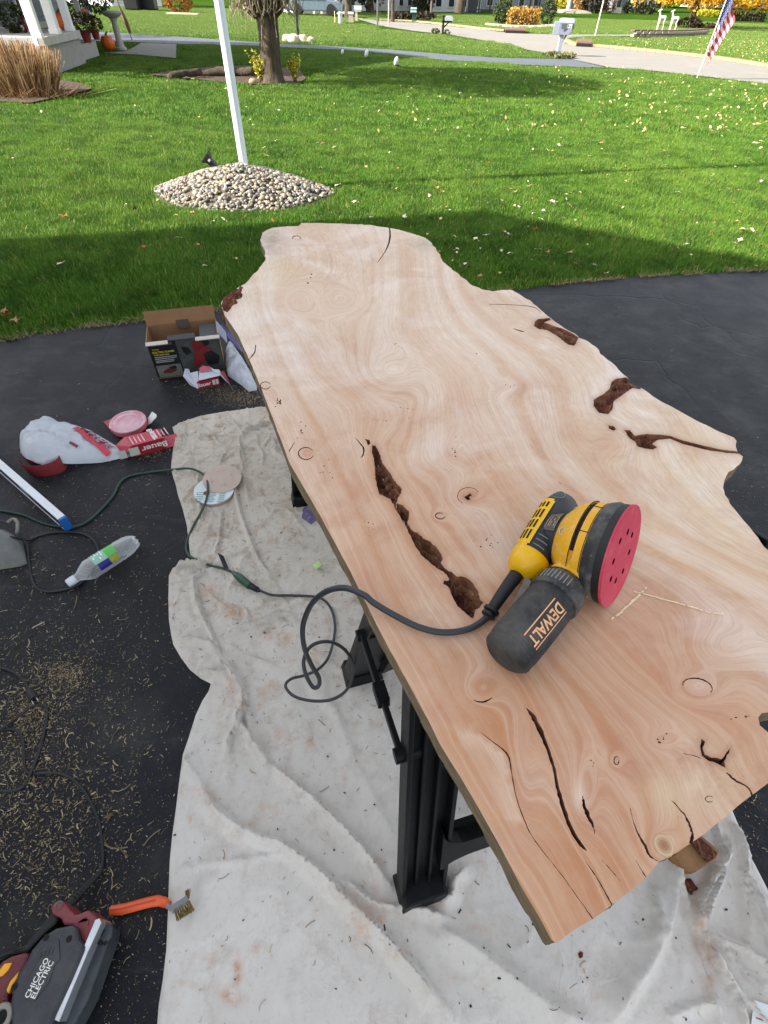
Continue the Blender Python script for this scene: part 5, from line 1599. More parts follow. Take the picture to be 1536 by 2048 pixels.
mound_obj('bag', at2([(-110, 1075), (-60, 1066), (-10, 1064), (30, 1072), (46, 1085), (52, 1110), (55, 1128), (40, 1134), (0, 1140), (-60, 1140), (-115, 1120)]), 0.085, m_gbag, crumple=0.12, wid=0.09, parent=gb, fs=9)
b = MB(); b.tube(smooth_path(lay([(28, 1064), (40, 1056), (48, 1064), (47, 1084)], 0.0, 0.06), 4), 0.006, 6); obj('seam', b, m_gbag, gb)

# black cord looped around the bottle
b = MB()
P_ = lay([(-90, 1040), (-30, 1047, .01), (10, 1060, .06), (40, 1072, .05), (54, 1090, .01), (56, 1120), (60, 1148), (70, 1172), (92, 1181), (122, 1178), (150, 1170), (176, 1150), (192, 1124), (196, 1100), (185, 1078), (165, 1066), (140, 1062), (105, 1063), (75, 1070), (55, 1080, .004), (36, 1090, .05), (0, 1100, .08)], 0.0038)
b.tube(smooth_path(P_, 6), 0.0038, 8)
tag(obj('tool_cord', b, m_black), 'black cord looping from the grey dust bag round under the plastic bottle', 'cord')

# clear plastic bottle with a green label, on its side
bt = thing('plastic_bottle', 'empty clear plastic bottle with a green label lying on the blacktop', 'bottle', tuple(at(205, 1120)))
t = NT('clear_plastic')
t.set(Base_Color=(0.93, 0.97, 0.98), Roughness=0.06, IOR=1.3, Transmission_Weight=0.0, Alpha=0.22, Specular_IOR_Level=0.9, Coat_Weight=0.6)
lw_ = t.n('LayerWeight'); lw_.inputs[0].default_value = 0.35
t.set(Alpha=t.math('MULTIPLY_ADD', lw_.outputs['Facing'], 0.6, 0.14))
m_clear = t.mat
n0 = at(134, 1168, 0.030); n1 = at(270, 1082, 0.037)
ba = n1 - n0; BL = np.linalg.norm(ba); ba /= BL
R_ = 0.037
b = MB()
b.lathe(n0, ba, [(0.030, 0.013), (0.036, 0.014), (0.045, 0.019), (0.062, 0.030), (0.078, R_), (0.09, R_), (0.094, R_ * .96), (0.098, R_), (BL - .075, R_), (BL - .07, R_ * .95), (BL - .064, R_), (BL - .03, R_ * .98), (BL - .012, R_ * .86), (BL - .004, R_ * .7), (BL, R_ * .5), (BL - .006, R_ * .25)], 28)
vv = np.array(b.v); rel = vv - n0; al = rel @ ba
rad = rel - np.outer(al, ba); ang = np.arctan2(rad[:, 2], rad @ np.cross(ba, [0, 0, 1.]))
k = np.clip((al - (BL - .05)) / .05, 0, 1)
vv = vv + np.outer(k * 0.010 * np.abs(np.sin(2.5 * ang)), ba) - rad * (k * 0.22 * np.abs(np.sin(2.5 * ang)))[:, None]
vv += rad * (0.05 * vnoise(al * 40, ang * 2, 5))[:, None]
b.v = [tuple(p) for p in vv]
obj('shell', b, m_clear, bt, auto=60)
b = MB(); b.lathe(n0, ba, [(0.0, 0.010), (0.002, 0.014), (0.020, 0.0155), (0.028, 0.0155), (0.030, 0.0135)], 22)
obj('cap', b, M('white_translucent_cap', lin((206, 214, 222)), 0.35, var=0.03), bt, auto=35)
b = MB(); b.lathe(n0, ba, [(0.031, 0.0165), (0.033, 0.0165)], 18); obj('neck_ring', b, m_clear, bt, auto=35)
xs_ = np.cross(ba, [0, 0, 1.]); xs_ /= np.linalg.norm(xs_); zs_ = np.cross(xs_, ba)
def on_b(al, ang, r_=R_ + .0005):
    return n0 + ba * al + (zs_ * math.cos(ang) + xs_ * math.sin(ang)) * r_
def wrap(a0, a1, g0, g1, name, m, r_=R_ + .0006, parent=bt):
    b = MB(); n_ = 14
    vs = [on_b(a0 + (a1 - a0) * i, g0 + (g1 - g0) * j / n_, r_) for i in (0, 1) for j in range(n_ + 1)]
    b.add(vs, [(j, j + 1, n_ + 2 + j, n_ + 1 + j) for j in range(n_)])
    return obj(name, b, m, parent)
t = NT('green_film'); t.set(Base_Color=lin((96, 190, 84)), Roughness=0.2, Alpha=0.85); m_gf = t.mat
t = NT('pale_green_film'); t.set(Base_Color=lin((168, 214, 192)), Roughness=0.2, Alpha=0.7); m_pgf = t.mat
sg = 1 if xs_ @ np.array([0, -1., 0]) > 0 else -1
lab = wrap(0.10, 0.145, -1.3 * sg, 0.75 * sg, 'label', m_pgf)
wrap(0.145, 0.180, -1.3 * sg, 0.75 * sg, 'label_band', m_gf)
wrap(0.105, 0.145, 0.80 * sg, 1.5 * sg, 'label_band', M('navy_print', lin((24, 30, 120)), 0.3))
wrap(0.147, 0.176, 0.80 * sg, 1.4 * sg, 'label_band', M('olive_print', lin((150, 152, 40)), 0.3))
b = MB()
for k in range(4):
    for j in range(5):
        a0 = 0.106 + 0.009 * k; g0 = (-0.9 + 0.3 * j) * sg
        if random.random() < .3: continue
        b.add([on_b(a0, g0, R_ + .001), on_b(a0, g0 + .22 * sg, R_ + .001), on_b(a0 + .004, g0 + .22 * sg, R_ + .001), on_b(a0 + .004, g0, R_ + .001)], [(0, 1, 2, 3)])
kind(obj('print', b, M('pale_print', lin((226, 240, 232)), 0.4), lab, smooth=False), 'stuff')

def sheet3(pxz, th, name, m, parent, smooth=False):
    """a flat card through given pixel+height corners, with thickness"""
    P_ = [at(x, y, z) for x, y, z in pxz]; k = len(P_)
    b = MB(); b.add(P_ + [p - np.array([0, 0, th]) for p in P_], [tuple(range(k)), tuple(range(2 * k - 1, k - 1, -1))] + [(i, k + i, k + (i + 1) % k, (i + 1) % k) for i in range(k)])
    return obj(name, b, m, parent, smooth=smooth)
# white shop bag with red and dark lettering, and the red sanding belt beside it
t = NT('white_polythene')
co = t.coord('Object')
n1 = t.noise(co, 14, 5, .6)
c = t.mix(n1, lin((206, 212, 222)), lin((226, 230, 236)))
t.set(Base_Color=c, Roughness=0.38, Specular_IOR_Level=0.5, Normal=t.bump(t.math('ADD', t.voro(t.mix(.2, co, t.noise(co, 9, 3, out='Color')), 16, 'F1'), t.math('MULTIPLY', t.noise(co, 40, 4, .6), .5)), 0.5, 0.012))
tl_ = t.n('BsdfTranslucent'); t.l(c, tl_.inputs[0]); ms_ = t.n('MixShader'); ms_.inputs[0].default_value = 0.3
t.l(t.b.outputs[0], ms_.inputs[1]); t.l(tl_.outputs[0], ms_.inputs[2]); t.l(ms_.outputs[0], t.out.inputs[0])
m_poly = t.mat
pb = thing('shopping_bag', 'white plastic shopping bag with red lettering lying flat by the red packs', 'plastic bag', tuple(at(160, 890)))
bagp = at2([(42, 885), (66, 868), (92, 850), (112, 845), (134, 856), (160, 862), (188, 868), (212, 880), (236, 894), (256, 900), (275, 902), (268, 912), (240, 918), (205, 926), (170, 930), (138, 936), (122, 938), (112, 940), (100, 946), (84, 944), (66, 938), (52, 925), (44, 905)])
bl_c = at(84, 930)
ob_, bz = mound_obj('bag', bagp, 0.085, m_poly, crumple=0.17, wid=0.12, parent=pb, fs=8, step=0.009, expo=0.6, tilt=lambda V: np.clip(1.1 - np.maximum(V[:, 0] + 1.45, 0) / 0.42, 0.22, 1.1),
                    lift=lambda V: 0.062 * np.exp(-((V[:, 0] - bl_c[0]) / .12) ** 2 - ((V[:, 1] - bl_c[1]) / .09) ** 2))
def on_bag(px0, py0, px1, py1, upside=False):
    a = at(px0, py0, 0.075)[:2]; c = at(px1, py1, 0.045)[:2]
    u = (c - a); L = np.linalg.norm(u); u /= L; v = np.array([-u[1], u[0]]); m_ = (a + c) / 2
    def f(x, y):
        p = m_ + u * x + v * y
        return (p[0], p[1], bz(p[0], p[1]) + 0.009)
    return f, L
f, L_ = on_bag(160, 852, 226, 897)
tb = text_mb('HARBOR FREIGHT', 0.048, f, xs=L_ / 0.46)
kind(obj('lettering', tb, M('dark_red_print', lin((120, 30, 52)), 0.5), pb, smooth=False), 'stuff')
f2, L_ = on_bag(152, 855, 216, 902)
b = MB()
for i in range(16):
    x0 = -L_ / 2 + L_ * i / 16; x1 = x0 + L_ / 16
    b.add([f2(x0, -.016), f2(x1, -.016), f2(x1, .010), f2(x0, .010)], [(0, 1, 2, 3)])
kind(obj('print_band', b, M('red_print', lin((190, 52, 76)), 0.5), pb, smooth=False), 'stuff')
b = MB(); f3, _ = on_bag(148, 888, 151, 898); b.add([f3(-.02, -.006), f3(.02, -.006), f3(.02, .006), f3(-.02, .006)], [(0, 1, 2, 3)])
obj('print_mark', b, M('dark_red_mark', lin((120, 30, 52)), 0.5), pb, smooth=False)
# crushed handle of the bag reaching under the red sleeve
m_belt = M('red_belt', lin((128, 38, 46)), 0.8, var=0.1, vs=20, bump=0.3, bs=700, bd=0.001)
b = MB()
o0 = at(82, 954); rb, hb = 0.075, 0.060
arcp = []
for k in range(26):
    a = R(195 + 330 * k / 25)
    arcp.append((rb * 1.1 * math.cos(a), rb * 0.75 * math.sin(a)))
for i in range(len(arcp) - 1):
    pass
nA = len(arcp)
lean = np.array([0.0, 0.0, 0])
o0 = o0 + np.array([0, .058, 0.002])
vs = [(o0[0] + x, o0[1] + y, 0.001) for x, y in arcp] + [(o0[0] + x * 1.02 - .012, o0[1] + y * 1.02, hb) for x, y in arcp]
vs += [(o0[0] + x * .975, o0[1] + y * .975, 0.001) for x, y in arcp] + [(o0[0] + x * .995 - .012, o0[1] + y * .995, hb) for x, y in arcp]
fs = []
for i in range(nA - 1):
    fs += [(i, i + 1, nA + i + 1, nA + i), (2 * nA + i + 1, 2 * nA + i, 3 * nA + i, 3 * nA + i + 1), (nA + i, nA + i + 1, 3 * nA + i + 1, 3 * nA + i)]
b.add(vs, fs)
tag(obj('sanding_belt', b, m_belt, auto=50), 'dark red sanding belt standing on edge half under the white shopping bag', 'sanding belt')

# red carded blister pack of sanding discs
m_redcard = M('red_card', lin((152, 30, 46)), 0.45, var=0.06)
m_redpale = M('pink_worn_card', lin((196, 96, 112)), 0.5, var=0.15, vs=20)
dp = thing('disc_blister_pack', 'red blister pack with a round clear bubble of sanding discs behind the red sleeve', 'blister pack', tuple(at(255, 848)))
sheet3([(207, 843, .012), (224, 865, .012), (240, 867, .012), (292, 856, .014), (296, 838, .03), (284, 824, .03), (272, 820, .03)], .006, 'card', m_redcard, dp)
c0 = at(257, 846, 0.03); 
t = NT('blister_bubble')
t.set(Base_Color=lin((222, 160, 172)), Roughness=0.22, Coat_Weight=0.6, Coat_Roughness=0.08, Specular_IOR_Level=0.6)
co = t.coord('Object')
ln = t.n('VectorMath', operation='LENGTH'); t.l(co, ln.inputs[0])
c = t.mix(t.ramp(t.noise(co, 9, 3, .6), [(0.4, 0), (0.66, 1)]), lin((186, 116, 130)), lin((208, 168, 176)))
t.l(c, t.b.inputs['Base Color']); t.set(Normal=t.bump(t.noise(co, 60, 3), 0.5, 0.002))
tl = Vector((0.0, -0.06, 1)).normalized()
b = MB(); b.lathe(c0 - np.array([0, 0, .016]), tl, [(0, 0.080), (0.022, 0.0795)], 36); obj('disc_stack', b, m_redpale, dp, auto=30)
b = MB(); b.lathe(c0 - np.array([0, 0, .016]) + np.array(tl) * .022, tl, [(0, 0.0815), (0.004, 0.0812), (0.006, 0.079), (0.0062, 0.068), (0.0045, 0.066), (0.0062, 0.06), (0.0062, 0.042), (0.005, 0.04), (0.006, 0.02)], 36); obj('bubble', b, t.mat, dp, auto=30)
# white torn flap of paper beside it
fl = sheet3([(290, 846, .006), (293, 851, .006), (302, 846, .012), (313, 834, .03), (313, 829, .034), (304, 823, .034)], .0015, 'paper_flap', M('white_paper', lin((214, 220, 216)), 0.7, var=0.05), None)
tag(fl, 'torn white slip of paper sticking up beside the round blister pack', 'paper')
# red sleeve lying open with white lettering upside down
rs = thing('sanding_belt_sleeve', 'red open cardboard sleeve with white upside down lettering beside the blister pack', 'cardboard sleeve', tuple(at(290, 880)))
tops = [(250, 873, .062), (318, 857, .062), (326, 876, .062), (262, 893, .062)]
q0, q1, q2, q3 = [at(*p) for p in tops]
g = lambda p, dz: np.array([p[0], p[1], dz])
def quad_part(name, P4, m, th=0.0015, parent=rs):
    P4 = [np.array(p, float) for p in P4]
    n_ = np.cross(P4[1] - P4[0], P4[2] - P4[0]); n_ /= np.linalg.norm(n_)
    b = MB(); b.add(P4 + [p - n_ * th for p in P4], [(0, 1, 2, 3), (7, 6, 5, 4)] + [(i, 4 + i, 4 + (i + 1) % 4, (i + 1) % 4) for i in range(4)])
    return obj(name, b, m, parent, smooth=False)
m_redtop = M('red_card_worn', lin((176, 58, 74)), 0.5, var=0.1, vs=14)
tp = quad_part('top_panel', [q3, q2, q1, q0], m_redtop)
fp = quad_part('front_panel', [g(q3, .004), g(q2, .004), q2, q3], m_redcard)
quad_part('back_panel', [q0, q1, g(q1, .004), g(q0, .004)], m_redcard)
quad_part('bottom_panel', [g(q3, .005), g(q2, .005), g(q1, .005), g(q0, .005)], m_redcard)
e_ = (q2 - q3) / np.linalg.norm(q2 - q3)
quad_part('end_flap', [g(q2, .006), g(q2 + e_ * .07, .006), g(q1 + e_ * .06, .014), g(q1, .014)], m_redtop)
quad_part('end_flap', [g(q0 - e_ * .05, .03), g(q3 - e_ * .04, .02), q3, q0], m_redtop)
fn = np.array([e_[1], -e_[0], 0.]);  fc = (g(q3, .004) + q2) / 2
FL = np.linalg.norm(q2 - q3)
bt_ = text_mb('Bauer', 0.040, lambda x, y: fc + e_ * (-x + FL * .18) + np.array([0, 0, -y]) + fn * .0012, xs=1.15)
kind(obj('lettering', bt_, m_white, fp, smooth=False), 'stuff')
for k, (x0, w_) in enumerate(((-0.125, .03), (-0.082, .04))):
    b = MB(); pA = fc + e_ * x0 + fn * .0012
    b.add([pA + [0, 0, -.021], pA + e_ * w_ + [0, 0, -.021], pA + e_ * w_ + [0, 0, .021], pA + [0, 0, .021]], [(0, 1, 2, 3)])
    obj('barcode', b, M('barcode_grey', lin((196, 200, 186)), 0.6, var=0.15, vs=200), fp, smooth=False)
ev = (q0 - q3); ew = np.linalg.norm(ev); ev /= ew
tc = (q0 + q2) / 2
bt_ = text_mb('Bauer', 0.03, lambda x, y: tc + ev * (x - .005) * -1 + e_ * (y * -1 + FL * .27) + [0, 0, .0012], xs=1.3)
kind(obj('lettering', bt_, m_white, tp, smooth=False), 'stuff')
b = MB()
for k in range(9):
    x0 = -FL * .42 + .016 * k + (.02 if k > 3 else 0)
    b.add([tc + e_ * x0 - ev * ew * random.uniform(.15, .38) + [0, 0, .001], tc + e_ * (x0 + .005) - ev * ew * .38 + [0, 0, .001], tc + e_ * (x0 + .005) + ev * ew * .38 + [0, 0, .001], tc + e_ * x0 + ev * ew * random.uniform(.1, .38) + [0, 0, .001]], [(0, 1, 2, 3)])
kind(obj('print', b, M('pink_print', lin((226, 170, 176)), 0.5), tp, smooth=False), 'stuff')

# planer carton, open on top
m_kraft = M('kraft_card', lin((140, 104, 72)), 0.8, var=0.1, vs=10)
m_print = M('black_print_card', lin((28, 27, 30)), 0.45, var=0.1)
m_wash = M('grey_photo_print', lin((70, 74, 74)), 0.4, var=0.35, vs=22)
cb = thing('planer_carton', 'open printed cardboard carton for an electric planer standing at the lawn edge', 'cardboard box', tuple(at(380, 740)))
f0, f1 = at(317, 758), at(452, 741)
ex = (f1 - f0); W_ = np.linalg.norm(ex); ex /= W_; ey = np.array([-ex[1], ex[0], 0.]); H_ = 0.215; D_ = 0.17
up = np.array([0, 0, 1.])
lean_ = ey * -0.02
def bp_(u, v, z):
    return f0 + ex * (W_ * u) + ey * (D_ * v) + up * z + lean_ * (z / H_) * (1 - v)
def panel(name, P4, m, parent=cb): return quad_part(name, P4, m, 0.004, parent)
fr = panel('front_panel', [bp_(0, 0, 0), bp_(1, 0, 0), bp_(1, 0, H_), bp_(0, 0, H_)], m_print)
panel('back_panel', [bp_(0, 1, 0), bp_(1, 1, 0), bp_(1, 1, H_ * .98), bp_(0, 1, H_ * .98)], m_kraft)
panel('side_panel', [bp_(0, 1, 0), bp_(0, 0, 0), bp_(0, 0, H_), bp_(0, 1, H_ * .98)], m_kraft)
panel('side_panel', [bp_(1, 0, 0), bp_(1, 1, 0), bp_(1, 1, H_ * .98), bp_(1, 0, H_)], m_kraft)
panel('bottom_panel', [bp_(0, 0, .004), bp_(1, 0, .004), bp_(1, 1, .004), bp_(0, 1, .004)], m_kraft)
panel('back_flap', [bp_(0, 1, H_ * .98), bp_(1, 1, H_ * .98), bp_(1, 1.12, H_ * 1.28), bp_(0, 1.12, H_ * 1.28)], m_kraft)
panel('lid_tab', [bp_(.42, .93, H_ * .86), bp_(.60, .93, H_ * .86), bp_(.60, 1.0, H_ * 1.05), bp_(.42, 1.0, H_ * 1.05)], M('carton_tab', lin((74, 64, 54)), 0.7))
fl_ = np.array(ey) * -0.028
m_flw = M('torn_card_white', lin((190, 184, 172)), 0.8, var=0.08)
panel('front_flap', [bp_(0, 0, H_) + fl_ - up * .004, bp_(.30, 0, H_) + fl_ - up * .004, bp_(.30, 0, H_), bp_(0, 0, H_)], m_flw)
panel('front_flap', [bp_(.68, 0, H_) + fl_ - up * .004, bp_(1.02, 0, H_) + fl_ - up * .004, bp_(1.02, 0, H_), bp_(.68, 0, H_)], m_flw)
panel('front_flap', [bp_(.30, -.03, H_), bp_(.68, -.03, H_), bp_(.68, .12, H_ * 1.06), bp_(.30, .12, H_ * 1.06)], M('carton_flap_grey', lin((62, 62, 64)), 0.5))
panel('tool_tray', [bp_(.74, .12, H_ * .94), bp_(.98, .12, H_ * .94), bp_(.98, .9, H_ * .92), bp_(.74, .9, H_ * .92)], M('tray_grey', lin((70, 72, 76)), 0.6))
panel('side_flap', [bp_(1, .1, H_), bp_(1, .8, H_), bp_(1.10, .8, H_ * .70), bp_(1.10, .2, H_ * .66)], M('flap_white_blue', lin((150, 156, 176)), 0.5, var=0.1))
def on_front(u, z, off=.0015):
    return bp_(u, 0, z) - ey * off
def fpatch(u0, u1, z0, z1, m, name='print', off=.0012):
    b = MB(); b.add([on_front(u0, z0, off), on_front(u1, z0, off), on_front(u1, z1, off), on_front(u0, z1, off)], [(0, 1, 2, 3)])
    return obj(name, b, m, fr, smooth=False)
fpatch(.395, .99, .012, H_ - .004, m_wash, 'photo_panel', .0008)
fpatch(.03, .375, .008, H_ * .36, M('grey_photo_small', lin((112, 116, 108)), 0.4, var=0.25, vs=30), 'photo_panel', .0008)
fpatch(.05, .34, H_ * .88, H_ * .955, M('header_grey', lin((92, 90, 92)), 0.5), 'print_header')
def ftext(s_, u, z, size, m, xs=1.0):
    tb = text_mb(s_, size, lambda x, y: on_front(u, z, .002) + ex * x + up * y, xs=xs)
    kind(obj('lettering', tb, m, fr, smooth=False), 'stuff')
m_yp = M('yellow_print', lin((206, 196, 60)), 0.5); m_gp = M('grey_print', lin((160, 160, 164)), 0.5)
ftext('ELECTRIC PLANER', .195, H_ * .715, .0135, m_yp, 0.95)
ftext('WITH DUST BAG', .16, H_ * .645, .0105, m_yp, 0.9)
ftext('3-1/4 in.', .10, H_ * .79, .010, m_yp, 1.0)
for k, (u1, zz) in enumerate(((.36, .575), (.35, .53), (.31, .48), (.30, .44))):
    fpatch(.05, u1, H_ * zz, H_ * (zz + .022), m_gp, 'print_line')
# pictured tool: red and black planer shape on the photo panel, and the small one
m_pr = M('printed_red', lin((120, 28, 34)), 0.45, var=0.25, vs=40); m_pk = M('printed_black', lin((20, 20, 22)), 0.45)
def fpoly(pts, m, off=.0018, name='photo_print'):
    b = MB(); b.add([on_front(u, z * H_, off) for u, z in pts], [tuple(range(len(pts)))]); obj(name, b, m, fr, smooth=False)
fpoly([(.45, .80), (.55, .76), (.58, .62), (.50, .56), (.46, .66)], m_pk)
fpoly([(.60, .88), (.70, .95), (.78, .90), (.80, .72), (.90, .66), (.80, .60), (.74, .36), (.64, .22), (.56, .20), (.58, .40), (.62, .60)], m_pr)
fpoly([(.72, .93), (.84, .95), (.86, .80), (.78, .72), (.76, .84)], m_pk, .002)
fpoly([(.74, .56), (.86, .62), (.96, .44), (.92, .24), (.78, .22), (.74, .36)], m_pk, .002)
fpoly([(.12, .22), (.22, .28), (.30, .29), (.30, .18), (.22, .13), (.10, .14)], M('printed_dark_red', lin((96, 40, 40)), 0.5), .0016)
fpoly([(.20, .29), (.30, .33), (.31, .25), (.24, .23)], m_pk, .0018)

# torn white and red box in front of the carton
tb_ = thing('torn_carton', 'torn open white and red small box lying in front of the planer carton', 'box', tuple(at(415, 765)))
m_wcard = M('white_card', lin((206, 210, 220)), 0.6, var=0.05)
def q5(name, pts, m): return sheet3(pts, .0012, name, m, tb_)
q5('flap', [(366, 752, .045), (370, 737, .06), (378, 738, .06), (380, 746, .055), (396, 742, .07), (397, 778, .002), (380, 770, .004)], m_wcard)
fb = quad_part('front_panel', [at(397, 779, 0), at(441, 769, 0), at(441, 769, 0) + up * .042, at(397, 779, 0) + up * .042], m_redcard, .0015, tb_)
q5('top_panel', [(397, 761, .046), (440, 751, .046), (424, 735, .052), (398, 742, .056)], m_wcard)
q5('crease_flap', [(398, 737, .07), (406, 731, .078), (420, 733, .07), (424, 740, .06), (400, 743, .062)], m_redpale)
q5('side_flap', [(420, 738, .06), (438, 739, .062), (448, 752, .05), (461, 771, .004), (455, 765, .01), (440, 750, .046)], m_wcard)
q5('red_flap', [(440, 744, .06), (448, 742, .055), (459, 764, .012), (461, 772, .002)], m_redcard)
fdir = at(441, 769, 0) - at(397, 779, 0); fdl = np.linalg.norm(fdir); fdir /= fdl
fno = np.array([fdir[1], -fdir[0], 0]); fcn = at(418, 774, 0) + up * .021
bt_ = text_mb('Bauer', 0.03, lambda x, y: fcn + fdir * (x - fdl * .18) + up * y + fno * .0014, xs=1.0)
kind(obj('lettering', bt_, m_white, fb, smooth=False), 'stuff')
for k in range(2):
    b = MB(); pA = fcn + fdir * (fdl * (.2 + .15 * k)) + fno * .0014
    b.add([pA - up * .014, pA + fdir * fdl * .12 - up * .014, pA + fdir * fdl * .12 + up * .014, pA + up * .014], [(0, 1, 2, 3)]); obj('barcode', b, M('barcode_white', lin((206, 204, 200)), 0.6, var=0.2, vs=300), fb, smooth=False)
# white bag beside the carton, and purple film behind it
o_, _z = mound_obj('crumpled_bag', at2([(452, 706), (458, 698), (470, 700), (480, 712), (492, 730), (504, 752), (514, 772), (514, 781), (498, 784), (484, 772), (470, 762), (456, 752), (451, 730)]), 0.055, m_poly, 'white crumpled plastic bag against the slab beside the planer carton', 'plastic bag', crumple=0.3, wid=0.05, fs=16, step=0.008)
pf = sheet3([(434, 650, .12), (446, 664, .10), (470, 690, .05), (484, 704, .02), (484, 692, .03), (466, 668, .09), (444, 650, .13)], .001, 'film_wrapper', M('purple_film', lin((104, 96, 150)), 0.35, var=0.2, vs=20), None)
tag(pf, 'purple film wrapper standing between the carton and the slab edge', 'wrapper')

# sanding disc on a round pack of discs, on the cloth
pk = thing('disc_pack', 'round white and red pack of sanding discs lying on the drop cloth', 'sanding disc pack', tuple(at(432, 985)))
pc = at(428, 980, 0.03); zc = cz(pc[0], pc[1]) + .002
b = MB(); b.lathe((pc[0], pc[1], zc), (0.03, -0.03, 1), [(0, 0.078), (0.003, 0.080), (0.018, 0.080), (0.020, 0.078)], 36)
for i, v in enumerate(b.v):
    pass
obj('disc_stack', b, M('pack_side', lin((150, 130, 128)), 0.5, var=0.2), pk, auto=30)
b = MB(); b.lathe((pc[0], pc[1], zc + .0205), (0.03, -0.03, 1), [(0, 0.079), (0.0006, 0.079)], 36)
lb_ = obj('label', b, M('pack_label', lin((204, 218, 218)), 0.35, var=0.05), pk, auto=30)
b = MB()
for k in range(5):
    for j in range(3):
        x0 = pc[0] - .062 + .045 * j; y0 = pc[1] - .068 + .012 * k
        ww = random.uniform(.02, .038)
        b.add([(x0, y0, zc + .0222), (x0 + ww, y0, zc + .0222), (x0 + ww, y0 + .0035, zc + .0222), (x0, y0 + .0035, zc + .0222)], [(0, 1, 2, 3)])
kind(obj('print', b, M('grey_small_print', lin((120, 138, 140)), 0.5), lb_, smooth=False), 'stuff')
for dx_, dy_, r_ in ((-.045, .02, .014), (-.025, -.02, .012)):
    b = MB(); b.lathe((pc[0] + dx_, pc[1] + dy_, zc + .0218), (0, 0, 1), [(0, r_), (.0004, r_)], 14); obj('red_dot', b, m_redcard, lb_)
dc_ = at(443, 953, 0.05)
b = MB()
circ = [(0.077 * math.cos(2 * math.pi * k / 44), 0.077 * math.sin(2 * math.pi * k / 44)) for k in range(44)]
hl = []
for k in range(12):
    a = 2 * math.pi * k / 12 + .2; rr = .045 if k % 3 else .041; hr = .0028 if k % 3 else .005
    hl.append([(rr * math.cos(a) + hr * math.cos(x), rr * math.sin(a) + hr * math.sin(x)) for x in np.linspace(0, 6.283, 9)[:-1]])
V, T, ins, hol = cdt(circ, hl, [])
nn = Vector((0.04, -0.10, 1)).normalized(); q_ = nn.to_track_quat('Z', 'Y')
zd = zc + .030
P_ = [Vector((dc_[0], dc_[1], zd)) + q_ @ Vector((x, y, 0.0)) for x, y in V]
P2 = [p - nn * .0015 for p in P_]
b.add(P_, T[ins & ~hol]); b.add(P2, T[ins][:, ::-1])
b.lathe((dc_[0], dc_[1], zd), nn, [(-.0015, .077), (0, .077)], 44, cap0=False, cap1=False)
tag(obj('sanding_disc', b, M('tan_abrasive', lin((190, 172, 158)), 0.9, var=0.06, vs=30, bump=0.3, bs=900, bd=.0006), smooth=False), 'beige round sanding disc with small holes lying on the white disc pack', 'sanding disc')

# purple scrap and green foam ear plug on the cloth
pq = at2([(606, 1022), (618, 1014), (632, 1014), (641, 1024), (641, 1036), (632, 1046), (622, 1053), (614, 1046), (604, 1040)])
zq = cz(*pq[0])
mound_obj('rubber_scrap', pq, 0.014, M('purple_rubber', lin((92, 82, 122)), 0.6, var=0.2, vs=40, dirt=lin((170, 160, 176)), dirt_amt=.5, dirt_s=60), 'crumpled purple rubber scrap on the cloth below the slab edge', 'scrap', crumple=.4, wid=.025, fs=30, step=.006, zb=zq)
ea, eb = at(629, 1139, .014), at(643, 1127, .018)
b = MB(); b.lathe(ea + [0, 0, cz(ea[0], ea[1])], eb - ea, [(0, .009), (.001, .0105), (.012, .0108), (.022, .0095), (.027, .006), (.028, .003)], 18)
tag(obj('ear_plug', b, M('green_foam', lin((190, 218, 150)), 0.9, var=.05), auto=40), 'small pale green foam ear plug lying on the cloth', 'ear plug')

# wire brush with an orange handle
wb = thing('wire_brush', 'small wire brush with an orange handle lying over the cloth edge', 'wire brush', tuple(at(300, 1812)))
P_ = lay([(222, 1821, .004), (250, 1818, .006), (285, 1809, .008), (315, 1803, .012), (332, 1806, .014), (344, 1813, .016)], 0.008)
b = MB(); b.tube(smooth_path(P_, 5), [0.0095] * 3 + [0.0105] * 14 + [0.0095] * 5 + [0.008] * 4, 10, squash=.75)
hdl = obj('handle', b, M('orange_plastic', lin((226, 92, 44)), 0.4, var=.06), wb)
b = MB(); b.tube(smooth_path([(p[0], p[1], p[2] + .0078) for p in P_[:4]], 5), 0.0018, 6); obj('grip_groove', b, M('orange_groove', lin((196, 70, 36)), 0.5), hdl)
n_a, n_b = np.array(lay([(340, 1812, .018)], .008)[0]), np.array(lay([(352, 1822, .022)], .008)[0]); n_c = np.array(lay([(384, 1802, .026)], .008)[0])
b = MB(); b.tube([n_a, n_b], 0.0052, 6, squash=.5); b.beam(n_b - (n_c - n_b) * .05, n_c, .016, .006)
obj('head', b, M('grey_head', lin((120, 124, 128)), 0.5), wb, smooth=False, bevel=.001)
dh = (n_c - n_b); LH_ = np.linalg.norm(dh); dh /= LH_
sdv = np.array([dh[1], -dh[0], 0.]); sdv /= np.linalg.norm(sdv)
m_brass = M('brass_wire', lin((128, 110, 54)), 0.5, metal=.4, var=.2, vs=200)
for i in range(7):
    for j in range(2):
        b = MB()
        o_ = n_b + dh * (.004 + LH_ * .9 * i / 6) + sdv * .004 + np.array([0, 0, .004 - .006 * j])
        for k in range(7):
            e_ = o_ + sdv * random.uniform(.018, .022) + dh * random.gauss(0, .0018) + np.array([0, 0, random.gauss(-.008, .0018)])
            b.tube([o_ + dh * random.gauss(0, .0008), e_], .0006, 4, caps=False)
        kind(obj('bristle_tuft', b, m_brass, wb), 'stuff')
b = MB()
for k in range(40):
    o_ = n_c + dh * random.uniform(-.004, .003); e_ = o_ - sdv * random.uniform(.012, .018) + dh * random.gauss(.002, .002) + np.array([0, 0, random.gauss(0, .003)])
    b.tube([o_, e_], .0006, 4, caps=False)
kind(obj('scraper_bristles', b, m_brass, wb), 'stuff')

